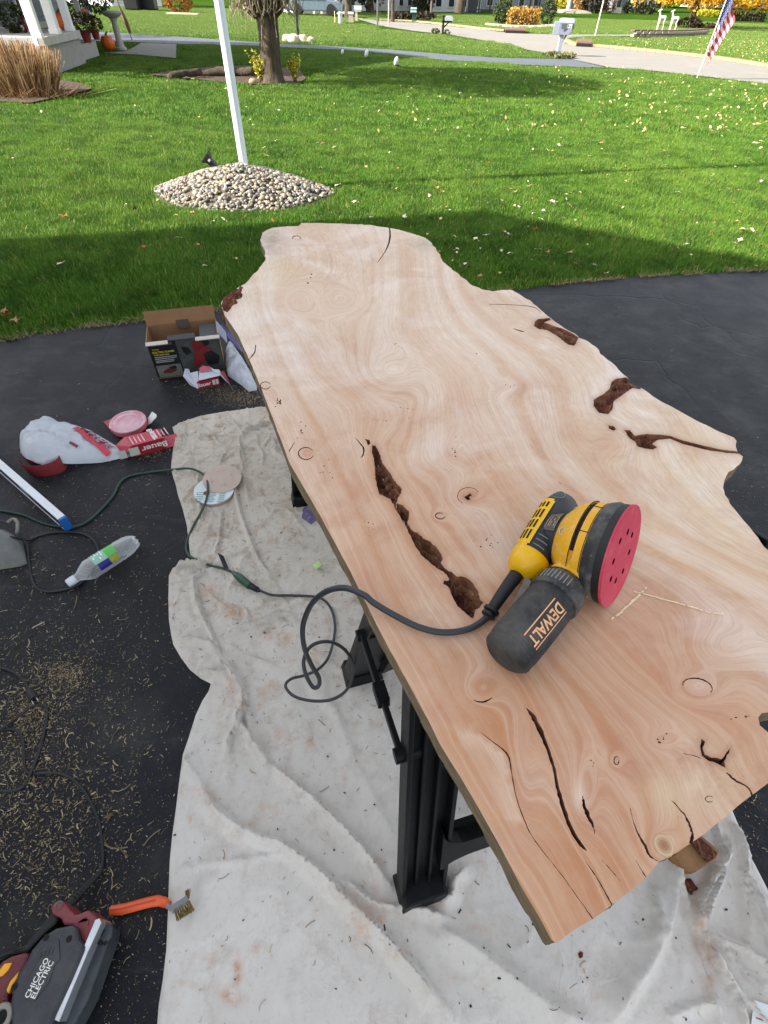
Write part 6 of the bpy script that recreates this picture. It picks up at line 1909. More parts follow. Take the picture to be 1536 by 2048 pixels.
# block of bark-edged timber and loose bark on the cloth under the slab
wbk = thing('timber_offcut', 'bark edged wooden offcut lying on the folded cloth under the slab end', 'wood block', tuple(at(1385, 1715)))
pA, pB = at(1395, 1672, .05), at(1372, 1738, .045)
b = MB()
b.prism(at(1352, 1712, .008), (1, 0, 0), (0, 1, 0), [(p[0] - at(1352, 1712, .008)[0], p[1] - at(1352, 1712, .008)[1]) for p in at2([(1340, 1715), (1360, 1742), (1386, 1746), (1424, 1722), (1432, 1706), (1392, 1672), (1352, 1690)], .03)], .045, bev=.04)
obj('wood', b, M('raw_wood', lin((138, 100, 62)), 0.7, var=.25, vs=24), wbk, smooth=False, bevel=.002)
b = MB()
b.prism(at(1396, 1690, .05), (1, 0, 0), (0, 1, 0), [(p[0] - at(1396, 1690, .05)[0], p[1] - at(1396, 1690, .05)[1]) for p in at2([(1382, 1684), (1404, 1712), (1416, 1724), (1430, 1716), (1434, 1706), (1400, 1676)], .06)], .012)
obj('bark_edge', b, m_floor, wbk, smooth=False)
def scrap(pts, h, label, m=m_floor, name='bark_piece', cat='bark'):
    p0 = at2(pts); z0 = cz(*p0[0])
    o, _ = mound_obj(name, p0, h, m, label, cat, crumple=.4, wid=.012, fs=60, step=.004, zb=z0 + .001)
    return o
scrap([(1364, 1764), (1370, 1758), (1378, 1758), (1384, 1768), (1392, 1776), (1394, 1782), (1384, 1784), (1380, 1792), (1372, 1784)], .012, 'flat dark red bark piece on the cloth below the timber offcut')
scrap([(1152, 1908), (1158, 1903), (1163, 1906), (1162, 1915), (1156, 1918)], .005, 'small square black bark flake on the cloth below the slab corner')
scrap([(1280, 1838), (1286, 1836), (1288, 1842), (1281, 1844)], .004, 'tiny black bark flake on the cloth right of the slab corner')
# white leaflet with a red line at the lower right
lf = thing('paper_slip', 'white paper slip with a red stripe on the cloth at the lower right', 'paper', tuple(at(1530, 2030)))
pts = [(1511, 2000), (1600, 2030), (1600, 2100), (1500, 2100)]
pz = [(*at(x, y, .02)[:2], cz(*at(x, y, .02)[:2]) + .006) for x, y in pts]
b = MB(); b.add([(p[0], p[1], max(q[2] for q in pz)) for p in pz] + [(p[0], p[1], max(q[2] for q in pz) - .001) for p in pz], [(0, 1, 2, 3), (7, 6, 5, 4), (0, 4, 5, 1), (1, 5, 6, 2), (2, 6, 7, 3), (3, 7, 4, 0)])
obj('sheet', b, M('paper_white', lin((222, 228, 226)), 0.7, var=.03), lf, smooth=False)
zt = max(q[2] for q in pz) + .001
b = MB(); b.add([(*at(x, y, zt)[:2], zt) for x, y in ((1512, 2034), (1512, 2036.5), (1560, 2056), (1560, 2053))], [(0, 1, 2, 3)]); obj('red_stripe', b, m_redcard, lf, smooth=False)

# ---------------------------------------------------------------- electric planer at the lower left
pn = thing('electric_planer', 'black and dark red electric planer with white lettering lying on its side', 'power planer', tuple(at(110, 1940)))
m_pred = dusty('planer_red', lin((124, 34, 44)), lin((150, 120, 116)), .3, .45)
m_pblk = dusty('planer_black', lin((44, 47, 52)), lin((112, 108, 102)), .28, .42)
m_psole = dusty('planer_sole', lin((46, 52, 58)), lin((120, 122, 122)), .25, .35)
m_alu = M('planer_alu', lin((196, 200, 204)), 0.35, metal=.8, var=.1, vs=40)
m_orange = M('amber_plastic', lin((236, 168, 32)), 0.4, var=.05)
def plate(name, px, z0, z1, m, parent=pn, bev=.0, bevel=.002, smooth=False):
    """outline given at its upper level; walls go straight down"""
    P_ = at2(px, z1); b = MB()
    o_ = np.array([0, 0, z0])
    b.prism(o_, (1, 0, 0), (0, 1, 0), P_, z1 - z0, bev=bev)
    return obj(name, b, m, parent, smooth=smooth, bevel=bevel)
# sole standing on edge along the right side: dark face and bright edge
plate('sole', [(196, 1838), (223, 1856), (221, 1872), (176, 2000), (150, 2048), (120, 2120), (95, 2120), (113, 2046), (150, 1960)], .004, .060, m_psole, bevel=.003)
plate('sole_edge', [(190, 1840), (199, 1836), (203, 1845), (175, 1906), (140, 1990), (118, 2044), (108, 2040), (128, 1986), (162, 1906)], .03, .092, m_alu, bevel=.001)
plate('nose_plate', [(199, 1836), (225, 1853), (223, 1874), (212, 1888), (186, 1872)], .055, .066, m_psole, bevel=.002)
for pts in ([(200, 1872), (207, 1858), (210, 1860), (203, 1874)], [(193, 1884), (200, 1878), (204, 1886), (197, 1891)], [(205, 1888), (212, 1880), (215, 1884), (208, 1892)]):
    plate('slot', pts, .064, .0668, m_dark, bevel=0)
# front knob casting in red
fr_ = plate('front_casting', [(100, 1816), (108, 1804), (118, 1800), (128, 1804), (138, 1816), (152, 1830), (176, 1819), (197, 1837), (186, 1862), (170, 1892), (160, 1880), (146, 1852), (126, 1850), (122, 1838), (104, 1828)], .015, .078, m_pred, bevel=.006)
b = MB(); q_ = at(118, 1811, .078); b.lathe(q_, (0, 0, 1), [(-.004, .0085), (.0015, .0085), (.0015, .006), (-.001, .005)], 18); obj('screw', b, m_rub, pn)
plate('casting_rib', [(152, 1846), (168, 1834), (178, 1840), (176, 1852), (170, 1836), (156, 1848)], .076, .080, m_pred, bevel=.001)
# belt cover in black
cv_ = plate('belt_cover', [(86, 1872), (112, 1856), (146, 1849), (152, 1856), (158, 1880), (170, 1892), (166, 1905), (140, 1966), (110, 2030), (94, 2075), (60, 2110), (10, 2110), (22, 2050), (20, 2005), (24, 1980), (36, 1946), (52, 1922), (62, 1900)], .035, .098, m_pblk, bevel=.006)
plate('cover_panel', [(84, 1892), (112, 1878), (118, 1880), (120, 1920), (110, 1930), (98, 1964), (68, 2004), (52, 2000), (54, 1962), (72, 1928)], .096, .1000, m_pblk, bevel=.001)
for k in range(4):
    plate('cover_rib', [(82 + 8 * k, 1905 - 3.5 * k), (84 + 8 * k, 1904 - 3.5 * k), (79 + 8 * k, 1917 - 3 * k), (77 + 8 * k, 1918 - 3 * k)], .099, .1015, m_pblk, bevel=0)
plate('belly', [(166, 1895), (172, 1886), (128, 1990), (100, 2044), (80, 2100), (64, 2110), (94, 2040), (132, 1962)], .03, .060, dusty('planer_dusty', lin((70, 68, 64)), lin((140, 130, 118)), .5, .6), bevel=.004)
for x, y in ((92, 1875), (138, 1878), (29, 1973)):
    b = MB(); q_ = at(x, y, .0985); b.lathe(q_, (0, 0, 1), [(-.003, .0058), (.0004, .0058)], 14); obj('screw_hole', b, m_dark, pn, smooth=False)
# rear handle, trigger
plate('handle', [(-40, 1972), (-20, 1950), (4, 1922), (22, 1912), (48, 1905), (60, 1908), (52, 1928), (40, 1950), (24, 1976), (14, 1990), (18, 2004), (0, 2010), (-30, 2020), (-60, 2000)], .02, .082, dusty('planer_handle_red', lin((96, 22, 32)), lin((130, 90, 90)), .25, .45), bevel=.007)
plate('switch', [(0, 1938), (8, 1927), (24, 1925), (16, 1940), (4, 1952), (-6, 1954)], .078, .086, m_orange, bevel=.002)
plate('trim', [(38, 1942), (34, 1956), (24, 1972), (16, 1988), (12, 1980), (20, 1962)], .06, .088, m_orange, bevel=.002)
plate('grip_top', [(-30, 1926), (0, 1908), (30, 1898), (52, 1888), (70, 1864), (92, 1838), (108, 1822), (118, 1836), (112, 1848), (90, 1866), (64, 1894), (56, 1906), (22, 1910), (0, 1922), (-24, 1946)], .01, .060, m_pad, bevel=.008)
b = MB(); b.lathe(at(0, 2036, .09), (0, 0, 1), [(-.006, .012), (-.006, .020), (0, .022), (.002, .020), (.002, .013), (-.004, .012)], 24, cap0=False, cap1=False); obj('dust_port', b, M('grey_beige_plastic', lin((146, 138, 128)), 0.6), pn, auto=30)
A_ = at(62, 1990, .1002); C_ = at(96, 1925, .1002)
u_ = C_ - A_; u_ /= np.linalg.norm(u_); v_ = np.array([-u_[1], u_[0], 0.])
m_ = (A_ + C_) / 2
for body, off in (('CHICAGO', .0052), ('ELECTRIC', -.0066)):
    tb = text_mb(body, .0138, lambda x, y: m_ + u_ * x + v_ * (y + off) + np.array([0, 0, .0004]), xs=.92)
    kind(obj('lettering', tb, m_white, cv_, smooth=False), 'stuff')
# cord boot and cord
b = MB(); bo0, bo1 = at(135, 1812, .045), np.array(lay([(200, 1742)], .005)[0])
b.tube([bo0 * (1 - k / 8) + bo1 * (k / 8) for k in range(9)], [.0105 - .0006 * k for k in range(9)], 10)
for k in range(7):
    q_ = bo0 * (1 - (.2 + .09 * k)) + bo1 * (.2 + .09 * k); b.lathe(q_, bo1 - bo0, [(-.0015, .0115 - .0007 * k), (.0015, .0115 - .0007 * k)], 10)
obj('cord_boot', b, m_pad, pn, auto=40)
P_ = lay([(200, 1742), (204, 1715), (202, 1680), (196, 1642), (182, 1608), (164, 1578), (140, 1555), (112, 1545), (80, 1545), (58, 1545), (48, 1536), (46, 1505), (44, 1480), (34, 1462), (16, 1456), (-8, 1466, .008), (-34, 1492), (-30, 1545), (-8, 1576), (16, 1581), (44, 1572), (62, 1545, .008), (76, 1500), (88, 1450), (92, 1418), (80, 1408), (60, 1412), (34, 1432), (8, 1455, .009), (-30, 1478), (-90, 1500)], .0035)
b = MB(); b.tube(smooth_path(P_, 6), .0037, 8); obj('cord', b, m_black, pn)
pl_ = thing('power_plug', 'black two pin power plug on its cord among the shavings at the left', 'plug', tuple(at(60, 1385)))
P_ = lay([(-80, 1328), (-30, 1331), (0, 1334), (24, 1342), (42, 1356), (53, 1372), (57, 1380)], .0035)
b = MB(); b.tube(smooth_path(P_, 6), .0035, 8); obj('cord', b, m_black, pl_)
a_, c_ = at(56, 1378, .012), at(68, 1398, .012)
b = MB(); b.tube([a_, a_ * .6 + c_ * .4, c_], [.006, .0115, .0125], 10, squash=.8); obj('body', b, m_pad, pl_, auto=40)
d_ = c_ - a_; d_ /= np.linalg.norm(d_); s_ = np.array([d_[1], -d_[0], 0])
for k in (-1, 1):
    b = MB(); b.beam(c_ + s_ * .0065 * k, c_ + s_ * .0065 * k + d_ * .016, .002, .006); obj('prong', b, m_steel, pl_, smooth=False)

# ---------------------------------------------------------------- shavings
def shav_mesh(name, pts, lmin, lmax, wmin, wmax, mat, zfun, curl=.4, ang0=None):
    n = len(pts); V = np.zeros((n, 8, 3))
    L = rng.uniform(lmin, lmax, n) * rng.choice([.4, .6, .8, 1, 2.0], n); Wd = rng.uniform(wmin, wmax, n)
    a = rng.uniform(0, 6.283, n) if ang0 is None else rng.normal(ang0, .5, n)
    cu = rng.normal(0, curl, n); zb = zfun(pts[:, 0], pts[:, 1]) + .0008
    x, y = pts[:, 0].copy(), pts[:, 1].copy()
    for k in range(4):
        aa = a + cu * k
        V[:, 2 * k, 0] = x - np.sin(aa) * Wd / 2; V[:, 2 * k, 1] = y + np.cos(aa) * Wd / 2
        V[:, 2 * k + 1, 0] = x + np.sin(aa) * Wd / 2; V[:, 2 * k + 1, 1] = y - np.cos(aa) * Wd / 2
        zz = zb + rng.uniform(0, .0022, n)
        V[:, 2 * k, 2] = zz; V[:, 2 * k + 1, 2] = zz + rng.uniform(-.0005, .0012, n)
        x = x + np.cos(aa) * L / 3; y = y + np.sin(aa) * L / 3
    o = (np.arange(n) * 8)[:, None, None]
    F = (o + np.array([[0, 1, 3, 2], [2, 3, 5, 4], [4, 5, 7, 6]])).reshape(-1, 4)
    me = bpy.data.meshes.new(name); me.from_pydata(V.reshape(-1, 3).tolist(), [], F.tolist())
    at_ = me.attributes.new('tone', 'FLOAT', 'POINT'); at_.data.foreach_set('value', np.repeat(rng.uniform(0, 1, n), 8).astype(np.float32))
    me.materials.append(mat)
    o_ = bpy.data.objects.new(name, me); COL.objects.link(o_); kind(o_, 'stuff')
t = NT('wood_shaving')
tn = t.attr('tone')
t.set(Base_Color=t.ramp(tn, [(0, lin((84, 72, 52))), (.5, lin((132, 116, 88))), (1, lin((190, 174, 142)))]), Roughness=.8)
m_shav = t.mat
def clusters(cl):
    out = []
    for px, py, sx, sy, n in cl:
        q = np.stack([rng.normal(px, sx, n), rng.normal(py, sy, n)], 1)
        out += [at(x, y)[:2] for x, y in q]
    return np.array(out)
pts = clusters([(60, 1400, 60, 50, 420), (130, 1350, 26, 15, 300), (70, 1420, 26, 22, 280), (40, 1480, 40, 50, 360), (60, 1580, 70, 60, 360), (130, 1660, 70, 80, 260), (40, 1700, 60, 70, 320), (200, 1500, 90, 130, 300), (90, 1800, 90, 60, 160), (240, 1560, 70, 200, 160), (60, 1110, 30, 40, 70), (50, 1180, 40, 50, 60), (180, 1030, 80, 60, 130), (120, 1230, 100, 60, 110), (250, 1250, 70, 80, 120), (150, 1300, 100, 40, 180), (300, 905, 20, 8, 90), (470, 790, 34, 12, 380), (490, 800, 20, 8, 240), (430, 780, 30, 10, 90), (360, 765, 30, 6, 60), (170, 960, 120, 60, 110), (280, 960, 60, 30, 40), (1510, 1640, 20, 40, 26), (1500, 1000, 40, 60, 26), (1400, 800, 90, 60, 26), (1200, 640, 120, 50, 40), (100, 760, 120, 50, 50), (250, 1900, 60, 80, 60)])
k = ~inpoly(pts[:, 0], pts[:, 1], [tuple(p) for p in cloth_out]) & inpoly(pts[:, 0], pts[:, 1], drive_poly)
shav_mesh('wood_shavings', pts[k], .003, .010, .0008, .0021, m_shav, lambda x, y: np.zeros_like(x), curl=.25)
tx = fill_grid([tuple(p) for p in cloth_out], .028, .01, .5)
dens = np.clip((tx[:, 1] - .1) / 1.2, .25, 1)
tx = tx[rng.uniform(0, 1, len(tx)) < dens]
t = NT('cloth_litter')
tn = t.attr('tone')
t.set(Base_Color=t.ramp(tn, [(0, lin((110, 84, 62))), (.4, lin((160, 132, 104))), (.9, lin((196, 176, 146))), (1, lin((60, 46, 38)))]), Roughness=.85)
shav_mesh('cloth_shavings', tx, .005, .014, .0010, .0022, t.mat, lambda x, y: cloth_z(x, y) * 1.0 + .0004, curl=.5)
ck = np.array([at(x, y)[:2] for x, y in zip(rng.uniform(345, 1500, 90), rng.uniform(850, 2040, 90))])
ck = ck[inpoly(ck[:, 0], ck[:, 1], [tuple(p) for p in cloth_out])]
shav_mesh('bark_crumbs', ck, .003, .006, .0025, .0045, M('bark_crumb', lin((48, 34, 30)), .9), lambda x, y: cloth_z(x, y) + .0006, curl=.1)
dk = clusters([(60, 1400, 70, 60, 700), (130, 1350, 34, 20, 600), (70, 1425, 30, 26, 500), (40, 1480, 50, 60, 500), (80, 1600, 90, 90, 800), (60, 1740, 90, 80, 600), (200, 1500, 110, 150, 900), (480, 792, 36, 12, 800), (430, 785, 50, 12, 500), (300, 906, 22, 8, 500), (120, 1240, 130, 80, 500), (180, 1040, 100, 70, 400), (250, 1850, 80, 140, 500), (1510, 1640, 30, 60, 160), (1480, 950, 60, 100, 200), (1250, 640, 160, 60, 400)])
kk_ = ~inpoly(dk[:, 0], dk[:, 1], [tuple(p) for p in cloth_out]) & inpoly(dk[:, 0], dk[:, 1], drive_poly)
shav_mesh('saw_dust', dk[kk_], .0010, .0034, .0007, .0022, m_shav, lambda x, y: np.zeros_like(x), curl=.2)
# a few long curls
lc = clusters([(90, 1500, 90, 140, 60), (200, 1650, 60, 120, 26), (80, 1150, 60, 60, 24), (500, 795, 20, 8, 20)])
kk_ = ~inpoly(lc[:, 0], lc[:, 1], [tuple(p) for p in cloth_out]) & inpoly(lc[:, 0], lc[:, 1], drive_poly)
shav_mesh('long_shavings', lc[kk_], .016, .030, .0016, .0034, m_shav, lambda x, y: np.zeros_like(x), curl=.35)
# one large splinter on the blacktop
for pts_, lab in (([(231, 1690), (235, 1690), (258, 1712), (256, 1716)], 'large pale wood splinter on the blacktop left of the cloth'), ([(214, 1630), (228, 1626), (222, 1634), (216, 1644)], 'forked pale wood chip on the blacktop by the black cord')):
    P_ = at2(pts_); b = MB(); b.prism((0, 0, .001), (1, 0, 0), (0, 1, 0), P_, .003); tag(obj('wood_splinter', b, m_shav, smooth=False), lab, 'wood splinter')
# ================================================================== LAWN THINGS
def leaf_cards(n, fn, s0, s1, flat=0.0):
    """n small leaf faces at the points fn(n) gives"""
    C_ = fn(n); n = len(C_)
    a = rng.normal(0, 1, (n, 3)); a /= np.linalg.norm(a, axis=1)[:, None]
    t_ = rng.normal(0, 1, (n, 3)); bx = np.cross(a, t_); bx /= np.linalg.norm(bx, axis=1)[:, None]
    s = rng.uniform(s0, s1, n)[:, None]
    V = np.stack([C_ - a * s, C_ + bx * s * .55 + a * s * .1, C_ + a * s, C_ - bx * s * .55 + a * s * .1], 1)
    F = (np.arange(n) * 4)[:, None] + np.array([[0, 1, 2, 3]])
    return V.reshape(-1, 3), F
def leaf_mat(name, stops, trans=.35):
    t = NT(name)
    c = t.ramp(t.attr('tone'), stops)
    t.set(Base_Color=c, Roughness=.6, Specular_IOR_Level=.2)
    tr_ = t.n('BsdfTranslucent'); t.l(c, tr_.inputs[0]); m_ = t.n('MixShader'); m_.inputs[0].default_value = trans
    t.l(t.b.outputs[0], m_.inputs[1]); t.l(tr_.outputs[0], m_.inputs[2]); t.l(m_.outputs[0], t.out.inputs[0])
    return t.mat
def card_obj(name, VF, m, parent=None, tone=None):
    V, F = VF
    off = wloc(parent) if parent is not None else np.zeros(3)
    me = bpy.data.meshes.new(name); me.from_pydata((V - off).tolist(), [], F.tolist())
    tn = rng.uniform(0, 1, len(F)) if tone is None else tone
    a_ = me.attributes.new('tone', 'FLOAT', 'POINT'); a_.data.foreach_set('value', np.repeat(tn, 4).astype(np.float32))
    me.materials.append(m)
    o = bpy.data.objects.new(name, me); COL.objects.link(o)
    if parent is not None: o.parent = parent
    return o
def in_ball(c, r):
    def f(n):
        d = rng.normal(0, 1, (n, 3)); d /= np.linalg.norm(d, axis=1)[:, None]
        k = rng.uniform(.55, 1, n)[:, None] ** .6
        p = np.array(c) + d * k * np.array(r)
        nn = fbm(p[:, 0] * 3 / max(r), p[:, 1] * 3 / max(r) + p[:, 2] * 2.2 / max(r), 3, int(abs(c[0]) * 10) % 50)
        return p[nn > -.16]
    return f

# ---- stone mound with its flagpole and floodlight
md = thing('stone_mound', 'low mound of pale river stones in the lawn round the foot of the flagpole', 'stone mound', (MC[0], MC[1] + .1, 0))
m_peb = []
for k, cc in enumerate(((146, 138, 122), (116, 110, 102), (166, 159, 146), (98, 94, 92), (146, 130, 106))):
    m_peb.append(M('river_stone', lin(cc), .75, var=.2, vs=30, bump=.2, bs=120, bd=.004))
def pebble_mesh(k, m):
    bm = bmesh.new(); bmesh.ops.create_icosphere(bm, subdivisions=2, radius=1.0)
    rd = random.Random(k)
    ax = [rd.uniform(.75, 1.3), rd.uniform(.6, 1.0), rd.uniform(.5, .8)]
    for v in bm.verts:
        n_ = 1 + .28 * float(fbm(np.array([v.co.x * 1.3 + k]), np.array([v.co.y * 1.3 + v.co.z]), 2, k)[0])
        v.co = Vector((v.co.x * ax[0] * n_, v.co.y * ax[1] * n_, v.co.z * ax[2] * n_))
    me = bpy.data.meshes.new('pebble'); bm.to_mesh(me); bm.free(); me.materials.append(m)
    for p in me.polygons: p.use_smooth = True
    return me
pm = [pebble_mesh(k, m_peb[k % 5]) for k in range(10)]
def mound_h(x, y):
    u = (x - MC[0]) / .90; v = (y - MC[1] - .1) / .62
    return .24 * np.clip(1 - np.sqrt(u * u + v * v) ** 1.35, 0, 1)
cand = []
tries = 0
while len(cand) < 2900 and tries < 60000:
    tries += 1
    a = random.uniform(0, 6.283); r_ = math.sqrt(random.random())
    x, y = MC[0] + .88 * r_ * math.cos(a) * (1 + .08 * math.sin(3 * a)), MC[1] + .1 + .62 * r_ * math.sin(a)
    cand.append((x, y, random.choice([.010, .012, .014, .016, .019, .024])))
cand.sort(key=lambda c: c[1] - c[2] * 30)
rest = MB(); npart = 0
for x, y, s_ in cand:
    zz = float(mound_h(np.array([x]), np.array([y]))[0]) + s_ * .25
    R_ = Matrix.Rotation(random.uniform(0, 6.28), 4, 'Z') @ Matrix.Rotation(random.uniform(-.6, .6), 4, 'X')
    me = random.choice(pm)
    if npart < 300 and y < MC[1] + .15 and s_ > .015:
        o = bpy.data.objects.new('pebble', me); COL.objects.link(o); o.parent = md
        o.matrix_basis = Matrix.Translation(Vector((x, y, zz)) - md.location) @ R_ @ Matrix.Scale(s_, 4)
        npart += 1
    else:
        vs = [R_ @ (v.co * s_) + Vector((x, y, zz)) for v in me.vertices]
        rest.add(vs, [tuple(p.vertices) for p in me.polygons], pm.index(me) % 5)
kind(obj('pebbles', rest, m_peb, md, auto=None), 'stuff')
gx, gy = np.meshgrid(np.linspace(-.95, .95, 45), np.linspace(-.7, .7, 31))
hx = MC[0] + gx.ravel(); hy = MC[1] + .1 + gy.ravel(); hzv = mound_h(hx, hy) - .012
b = MB(); b.add(np.stack([hx, hy, hzv], 1), [(j * 45 + i, j * 45 + i + 1, (j + 1) * 45 + i + 1, (j + 1) * 45 + i) for j in range(30) for i in range(44)])
obj('packed_stones', b, M('packed_gravel', lin((92, 84, 70)), .9, var=.3, vs=40, bump=.6, bs=60, bd=.01), md)

fpz = .22
fp = at(488, 330, fpz)
pole = thing('flagpole', 'tall white tapered flagpole rising from the stone mound', 'flagpole', (fp[0], fp[1], 0))
# the pole leans a touch: follow the line the photograph shows
top_ = np.array([fp[0] - .02, fp[1], 6.5])
b = MB(); b.lathe((fp[0], fp[1], .1), top_ - np.array([fp[0], fp[1], .1]), [(0, .042), (6.4, .03)], 20)
b.lathe((fp[0], fp[1], 6.52), (0, 0, 1), [(-.05, .01), (-.03, .045), (.0, .06), (.03, .045), (.055, .01)], 14)
obj('pole', b, M('white_pole_paint', lin((214, 222, 228)), .3, var=.04), pole, auto=30)
rp = at(458, 21, 2.05) if False else None
b = MB(); b.tube([(fp[0] + .055, fp[1] - .03, 1.42), (fp[0] + .06, fp[1] - .03, 3.5), (fp[0] + .055, fp[1] - .02, 6.3)], .012, 6)
b.tube([(fp[0] + .06, fp[1] - .03, 1.38), (fp[0] + .06, fp[1] - .03, 1.55), (fp[0] + .06, fp[1] - .03, 1.75)], [.014, .026, .016], 8)
obj('halyard', b, M('white_rope', lin((206, 210, 206)), .8), pole)
fl_p = at(433, 352, .06)
flo = thing('floodlight', 'small black floodlight on a stake aimed up at the flagpole', 'floodlight', (fl_p[0], fl_p[1], 0))
m_fl = M('black_lamp', lin((22, 24, 28)), .45)
FS = .72
fo = lambda x, y, z: fl_p + np.array([x, y, z]) * FS
b = MB(); b.tube([fo(0, 0, -.08), fo(0, 0, .08), fo(-.01, 0, .14)], .011, 8); obj('stake', b, m_fl, flo)
b = MB(); b.beam(fo(.01, 0, .11), fo(-.07, .01, .19), .085 * FS, .08 * FS); b.beam(fo(-.07, .01, .19), fo(-.105, .01, .225), .10 * FS, .09 * FS, w2=.17 * FS, h2=.16 * FS); obj('housing', b, m_fl, flo, smooth=False, bevel=.006)
b = MB(); b.beam(fo(-.105, .01, .226), fo(-.112, .01, .233), .15 * FS, .14 * FS); obj('lens', b, M('lamp_glass', lin((40, 44, 50)), .1), flo, smooth=False)
b = MB(); b.beam(fo(-.055, -.055, .21), fo(-.035, -.055, .19), .03 * FS, .03 * FS); obj('bracket', b, M('grey_bracket', lin((170, 174, 180)), .4), flo, smooth=False)

# ---- fallen leaves
m_leafs = [M('leaf_yellow', lin((190, 176, 112)), .7, var=.15, vs=40), M('leaf_pale', lin((206, 200, 170)), .7, var=.12, vs=40), M('leaf_tan', lin((160, 122, 78)), .7, var=.2, vs=40), M('leaf_orange', lin((178, 88, 36)), .7, var=.2, vs=40), M('leaf_greenish', lin((160, 176, 96)), .7, var=.15, vs=40)]
def leaf_shape(k, lobes):
    rd = random.Random(k); pts = []
    n_ = lobes * 2
    for i in range(n_):
        a = 2 * math.pi * i / n_ + rd.uniform(-.1, .1)
        r_ = (1.0 if i % 2 == 0 else .45) * rd.uniform(.75, 1.1)
        pts.append((r_ * math.cos(a) * 1.0, r_ * math.sin(a) * .8))
    b = MB()
    z = [rd.uniform(-.05, .35) for _ in pts]
    b.add([(0, 0, .05)] + [(x, y, q) for (x, y), q in zip(pts, z)], [(0, 1 + i, 1 + (i + 1) % n_) for i in range(n_)])
    b.tube([(-.9, 0, .05), (-1.5, .1, .1)], .04, 4)
    return b
leaf_me = {}
for mi in range(5):
    for k in range(4):
        bb_ = leaf_shape(k + 10 * mi, 5 if k < 3 else 4)
        leaf_me[(mi, k)] = bb_.mesh('fallen_leaf', m_leafs[mi], False)
spots = []
big = [(130, 432, 3, .07), (1013, 466, 1, .06), (1072, 458, 3, .05), (1180, 470, 2, .06), (1140, 505, 2, .06), (545, 441, 3, .05), (288, 493, 3, .045), (15, 630, 3, .06), (30, 640, 2, .06), (8, 622, 2, .05), (1060, 372, 2, .05), (1266, 285, 2, .05), (866, 265, 2, .05), (887, 263, 2, .04), (1395, 235, 1, .07), (1330, 330, 1, .05), (1475, 380, 2, .055), (620, 230, 2, .05), (590, 182, 2, .05), (385, 425, 2, .06), (640, 375, 3, .05), (650, 372, 2, .05), (1190, 530, 1, .05), (975, 470, 1, .045), (930, 528, 1, .04), (960, 552, 2, .05), (1085, 440, 1, .05), (1480, 480, 1, .06), (1420, 360, 1, .05), (1360, 420, 1, .05)]
leaf_label = 'dry pale leaf fallen on the lawn'
made = 0
def put_leaf(px, py, mi, s_, lab, grp='fallen leaves scattered over the lawn', z=.035):
    global made
    p = at(px, py, z)
    if not on_lawn(np.array([p[0]]), np.array([p[1]]))[0]: return
    o = bpy.data.objects.new('fallen_leaf', leaf_me[(mi, random.randrange(4))]); COL.objects.link(o)
    o.location = p; o.scale = (s_,) * 3; o.rotation_euler = (random.uniform(-.4, .4), random.uniform(-.4, .4), random.uniform(0, 6.28))
    tag(o, lab, 'leaf', grp); made += 1
def place_of(px, py):
    if py < 200: return 'near the neighbour drive' if px < 1150 else 'near the street'
    if px < 330: return 'left of the stone mound' if py < 440 else 'at the left end of the lawn by the driveway'
    if px < 690: return 'beside the stone mound' if 300 < py < 440 else ('between the stone mound and the tree' if py <= 300 else 'in the shade left of the slab')
    if py > 425: return 'in the shade behind the slab' if px < 1150 else 'in the shade at the right edge of the driveway'
    return 'in the middle of the sunny lawn' if px < 1100 else 'on the right half of the sunny lawn'
hue = ['yellow', 'whitish', 'tan', 'orange brown', 'yellow green']
for px, py, mi, s_ in big:
    put_leaf(px, py, mi, s_ * .62, 'large %s leaf lying %s' % (hue[mi], place_of(px, py)))
rr = random.Random(5)
while made < 296:
    u = rr.random()
    px = rr.uniform(300, 1536) if u < .75 else rr.uniform(0, 1536)
    py = 150 + 400 * rr.random() ** 1.2
    dens = .25 + .75 * (px / 1536) ** 1.2
    if rr.random() > dens: continue
    mi = rr.choice([0, 0, 1, 1, 1, 4, 2])
    put_leaf(px, py, mi, rr.uniform(.016, .034) * (1 if py > 300 else 1.2), 'small %s leaf fallen %s' % (hue[mi], place_of(px, py)))
def far_leaves(n):
    out = []
    while len(out) < n:
        px, py = rr.uniform(600, 1536), 62 + 200 * rr.random() ** 1.5
        if rr.random() > .06 + .94 * (max(px - 500, 0) / 1036) ** 2: continue
        p = at(px, py, .045)
        out.append(p)
    for _ in range(int(n * 1.1)):
        p = at(rr.uniform(1230, 1560), rr.uniform(74, 135), .045); out.append(p)
    q = np.array(out); k = on_lawn(q[:, 0], q[:, 1]); return q[k]
m_fl2 = leaf_mat('leaf_litter', [(0, lin((176, 166, 100))), (.5, lin((206, 198, 150))), (1, lin((176, 132, 78)))], .1)
kind(card_obj('leaf_litter', leaf_cards(620, far_leaves, .018, .04), m_fl2), 'stuff')

